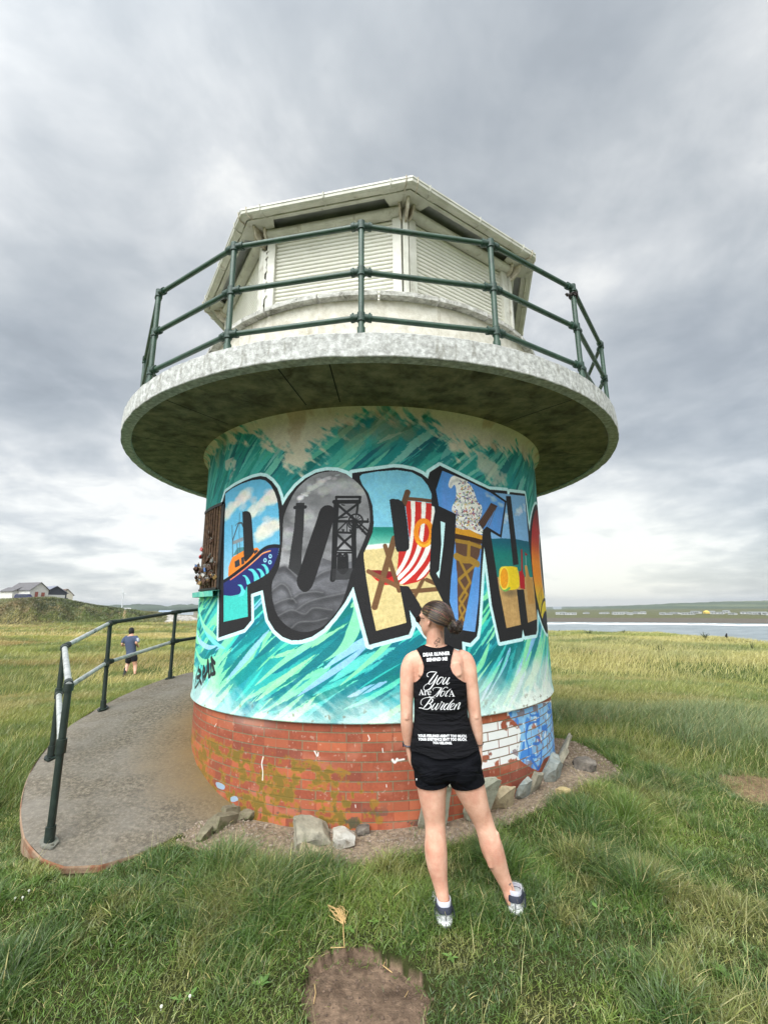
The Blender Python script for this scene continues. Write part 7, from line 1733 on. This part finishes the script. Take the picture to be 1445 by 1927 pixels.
# --- shoes
def shoe(hx, hy, hz, yaw, lean_=0):
    K_ = 1.14
    R_ = Matrix.Translation((hx, hy, hz)) @ Matrix.Rotation(yaw, 4, 'Z') @ Matrix.Diagonal((K_, 1.04, .86, 1))
    def ring(z, y0, y1, wx, heel=.84, n=28, shift=0):
        out = []
        for k in range(n):
            t = 2*pi*k/n; y = (y0+y1)/2-(y1-y0)/2*cos(t); f_ = (y-y0)/(y1-y0); w = wx*(heel+(1-heel)*sstep(.25, .7, f_))*abs(sin(t))**.62*math.copysign(1, sin(t)); out.append(R_ @ Vector((w+shift, y, z)))
        return out
    def loft(name, secs, mat, cap=True, bevel=0):
        mb = MB(); n = 28; vs = []
        for s_ in secs: vs += ring(*s_)
        mb.add(vs, [(i*n+(k+1) % n, i*n+k, (i+1)*n+k, (i+1)*n+(k+1) % n) for i in range(len(secs)-1) for k in range(n)]+([tuple(range(n)), tuple((len(secs)-1)*n+k for k in range(n-1, -1, -1))] if cap else []))
        return mb.build(name, mat, woman, smooth=True)
    so_ = loft('shoe_sole', [(0, .012, .262, .040), (.008, .002, .270, .050), (.022, -.006, .274, .053), (.034, -.004, .272, .052), (.042, .004, .266, .048)], MSOLE)
    up_ = loft('shoe_upper', [(.034, .002, .264, .047), (.055, .002, .25, .046, .78), (.07, .006, .215, .043, .84), (.084, .010, .165, .040, .9), (.094, .012, .13, .038, .95), (.100, .016, .118, .034, .98)], MUP)
    co = loft('shoe_collar', [(.074, .0025, .140, .0425, .92), (.082, .004, .134, .0425, .95), (.100, .008, .124, .0405, .97), (.107, .012, .120, .037, .98), (.104, .018, .112, .032, 1), (.085, .022, .108, .030, 1)], MNAVY, False)
    sk_ = loft('sock', [(.08, .018, .112, .031, 1), (.108, .018, .112, .033, 1), (.122, .018, .110, .0335, 1), (.130, .020, .106, .033, 1), (.129, .024, .103, .030, 1)], MSOCK, False)
    for s_ in (-1, 1):
        for y_ in (.035, .055, .10, .13):
            mb = MB(); P = [R_ @ Vector((s_*(w_), y_+dy, z_)) for dy, z_, w_ in ((0, .040, .0475-.003), (.008, .058, .0455), (.018, .076, .0425))]; mb.tube(P, .0032, 5); q_ = mb.build('shoe_stripe', MNAVY, woman)
            q_.parent = up_; q_.matrix_parent_inverse = Matrix()
        # sole grooves at the heel
    for x_ in (-.026, -.002, .022):
        mb = MB(); mb.tube([R_ @ Vector((x_, -.0035+abs(x_)*.25, .006)), R_ @ Vector((x_, -.0075+abs(x_)*.25, .022)), R_ @ Vector((x_*.9, -.004+abs(x_)*.22, .036))], .0026, 5); q_ = mb.build('sole_groove', MGR, woman); q_.parent = so_; q_.matrix_parent_inverse = Matrix()
    tb_ = MB(); tb_.tube([R_ @ Vector((0, .000, .048)), R_ @ Vector((0, .001, .066)), R_ @ Vector((0, .003, .078))], .003, 5); q_ = tb_.build('heel_tab', MGR, woman); q_.parent = up_; q_.matrix_parent_inverse = Matrix()
MSOLE = noisy('white_sole', srgb(196, 198, 198), srgb(222, 224, 224), 40, .6, .3, 60); MUP = noisy('grey_knit', srgb(168, 170, 172), srgb(206, 206, 206), 180, .8, .4, 300); MNAVY = simple('navy_trim', srgb(38, 42, 58), .7); MSOCK = simple('white_sock', srgb(196, 196, 206), .9); MGR = simple('groove_grey', srgb(104, 106, 110), .8)
shoe(.3045, 2.748, .104, radians(2)); shoe(.690, 2.828, .110, radians(-16))

# ------------------------------------------------------------------ the distant runner
k_ = 1.40; RX, RY = -6.45*k_, 11.98*k_; RZ_ = gz(RX, RY)
def RP_(px, py, dy=0): p = on_y(px, py, RY+dy); return p
man = empty('person', (RX, RY, RZ_), 0, 'man in grey blue T-shirt, black shorts and black cap running away across the field', 'person')
def rpx(x, y, dy=0): return RP_(200+x/14.82, 1160+y/14.82, dy)
rb_ = MB()
def RL(pts, tgt=None, n=14): limb(tgt if tgt is not None else rb_, [(*rpx(x, y, dy), r1, r2) for x, y, dy, r1, r2 in pts], n, 4)
RL([(710, 1080, 0, .17, .12), (705, 960, 0, .155, .11), (690, 800, 0, .175, .12), (690, 680, 0, .20, .12), (700, 590, 0, .19, .10), (708, 545, 0, .09, .08)], n=22)
RL([(708, 550, 0, .06, .06), (710, 480, 0, .058, .06)]); RL([(708, 470, .02, .07, .085), (710, 410, .02, .080, .098), (710, 360, .02, .068, .085)])
RL([(560, 600, 0, .06, .06), (500, 660, -.02, .05, .05), (455, 760, -.06, .042, .042), (470, 815, .02, .038, .038), (540, 790, .20, .03, .03)]); RL([(840, 600, 0, .06, .06), (860, 660, -.03, .05, .05), (845, 740, -.10, .042, .042), (880, 800, .06, .036, .036), (885, 840, .18, .03, .03)])
hm = rb_
def rhand(p, d):
    p = Vector(p)
    for k in range(4): limb(rb_, [(*(p+Vector((0, .02, -.03+.02*k))), .011), (*(p+Vector((d*.02, .07, -.03+.02*k))), .011), (*(p+Vector((d*.045, .05, -.03+.02*k))), .010)], 8, 3)
    limb(rb_, [(*p, .034, .038), (*(p+Vector((0, .06, 0))), .034, .04)], 10, 3); limb(rb_, [(*(p+Vector((0, .02, .03))), .012), (*(p+Vector((d*.03, .06, .045))), .011)], 8, 3)
rhand(rpx(545, 788, .23), 1); rhand(rpx(885, 842, .22), -1)
RL([(650, 1100, 0, .10, .11), (630, 1230, .12, .085, .09), (610, 1330, .16, .065, .07), (580, 1400, .02, .058, .06), (555, 1500, -.18, .055, .06), (535, 1600, -.34, .036, .04), (530, 1640, -.40, .034, .036)]); RL([(770, 1100, 0, .10, .11), (795, 1230, .05, .082, .09), (812, 1350, .08, .064, .068), (812, 1440, .06, .062, .064), (808, 1530, .0, .045, .05), (805, 1600, -.02, .036, .04), (803, 1650, 0, .036, .05)])
link('body', remesh(rb_, .012, 3), MSK, man, True)
ts = MB(); RL([(705, 1040, 0, .178, .135), (702, 960, 0, .168, .125), (690, 800, 0, .188, .132), (690, 680, 0, .212, .132), (700, 595, 0, .20, .112), (706, 560, 0, .13, .10), (709, 532, 0, .066, .068)], ts, 22)
RL([(570, 590, 0, .075, .08), (505, 650, -.02, .070, .07), (470, 715, -.045, .062, .062)], ts); RL([(835, 590, 0, .075, .08), (862, 640, -.03, .070, .07), (866, 690, -.07, .062, .062)], ts)
link('t_shirt', remesh(ts, .014, 3), cloth_mat('grey_blue_jersey', srgb(72, 82, 104)), man, True)
ss = MB(); RL([(708, 1040, 0, .175, .135), (710, 1100, 0, .17, .14)], ss, 20); RL([(655, 1090, 0, .115, .13), (628, 1235, .12, .112, .11)], ss); RL([(768, 1090, 0, .115, .13), (790, 1195, .04, .112, .11)], ss)
link('shorts', remesh(ss, .014, 3), simple('navy_shorts', srgb(26, 28, 42), .8), man, True)
cp2 = MB(); RL([(709, 448, .02, .086, .104), (710, 400, .02, .092, .110), (711, 362, .02, .078, .094)], cp2); cp2.tube([rpx(735, 345, -.05), rpx(755, 318, -.06)], .010, 6)
link('cap', remesh(cp2, .010, 3), simple('black_cap', srgb(22, 24, 24), .8), man, True)
a1_ = MB(); RL([(545, 1470, -.12, .060, .066), (535, 1560, -.28, .052, .056), (530, 1640, -.40, .045, .05)], a1_); RL([(520, 1600, -.40, .05, .05), (505, 1650, -.42, .05, .055), (525, 1680, -.30, .045, .05)], a1_)
link('sock_and_shoe', remesh(a1_, .012, 2), simple('black_sock', srgb(20, 22, 20), .8), man, True)
a2_ = MB(); RL([(806, 1620, -.02, .045, .05), (800, 1650, 0, .05, .07)], a2_); RL([(790, 1665, -.04, .050, .04), (795, 1655, .20, .045, .03)], a2_)
link('sock_and_shoe', remesh(a2_, .012, 2), simple('black_sock2', srgb(20, 22, 20), .8), man, True)
ab = MB(); RL([(885, 640, -.04, .06, .062), (892, 690, -.07, .055, .057)], ab); link('armband', remesh(ab, .012, 2), simple('pale_armband', srgb(150, 156, 166), .6), man, True)

# ------------------------------------------------------------------ sea air
hz = MB().box(0, 1300, 20, 9000, 7000, 70.0)
m, nt, bs = newmat('sea_air'); nt.nodes.remove(bs)
pv = N(nt, 'ShaderNodeVolumePrincipled'); pv.inputs['Color'].default_value = (.82, .88, .95, 1); pv.inputs['Density'].default_value = .00021; pv.inputs['Anisotropy'].default_value = .3
out = [n_ for n_ in nt.nodes if n_.type == 'OUTPUT_MATERIAL'][0]; L(nt, pv.outputs[0], out.inputs['Volume'])
tag(hz.build('haze', m), kind='stuff')
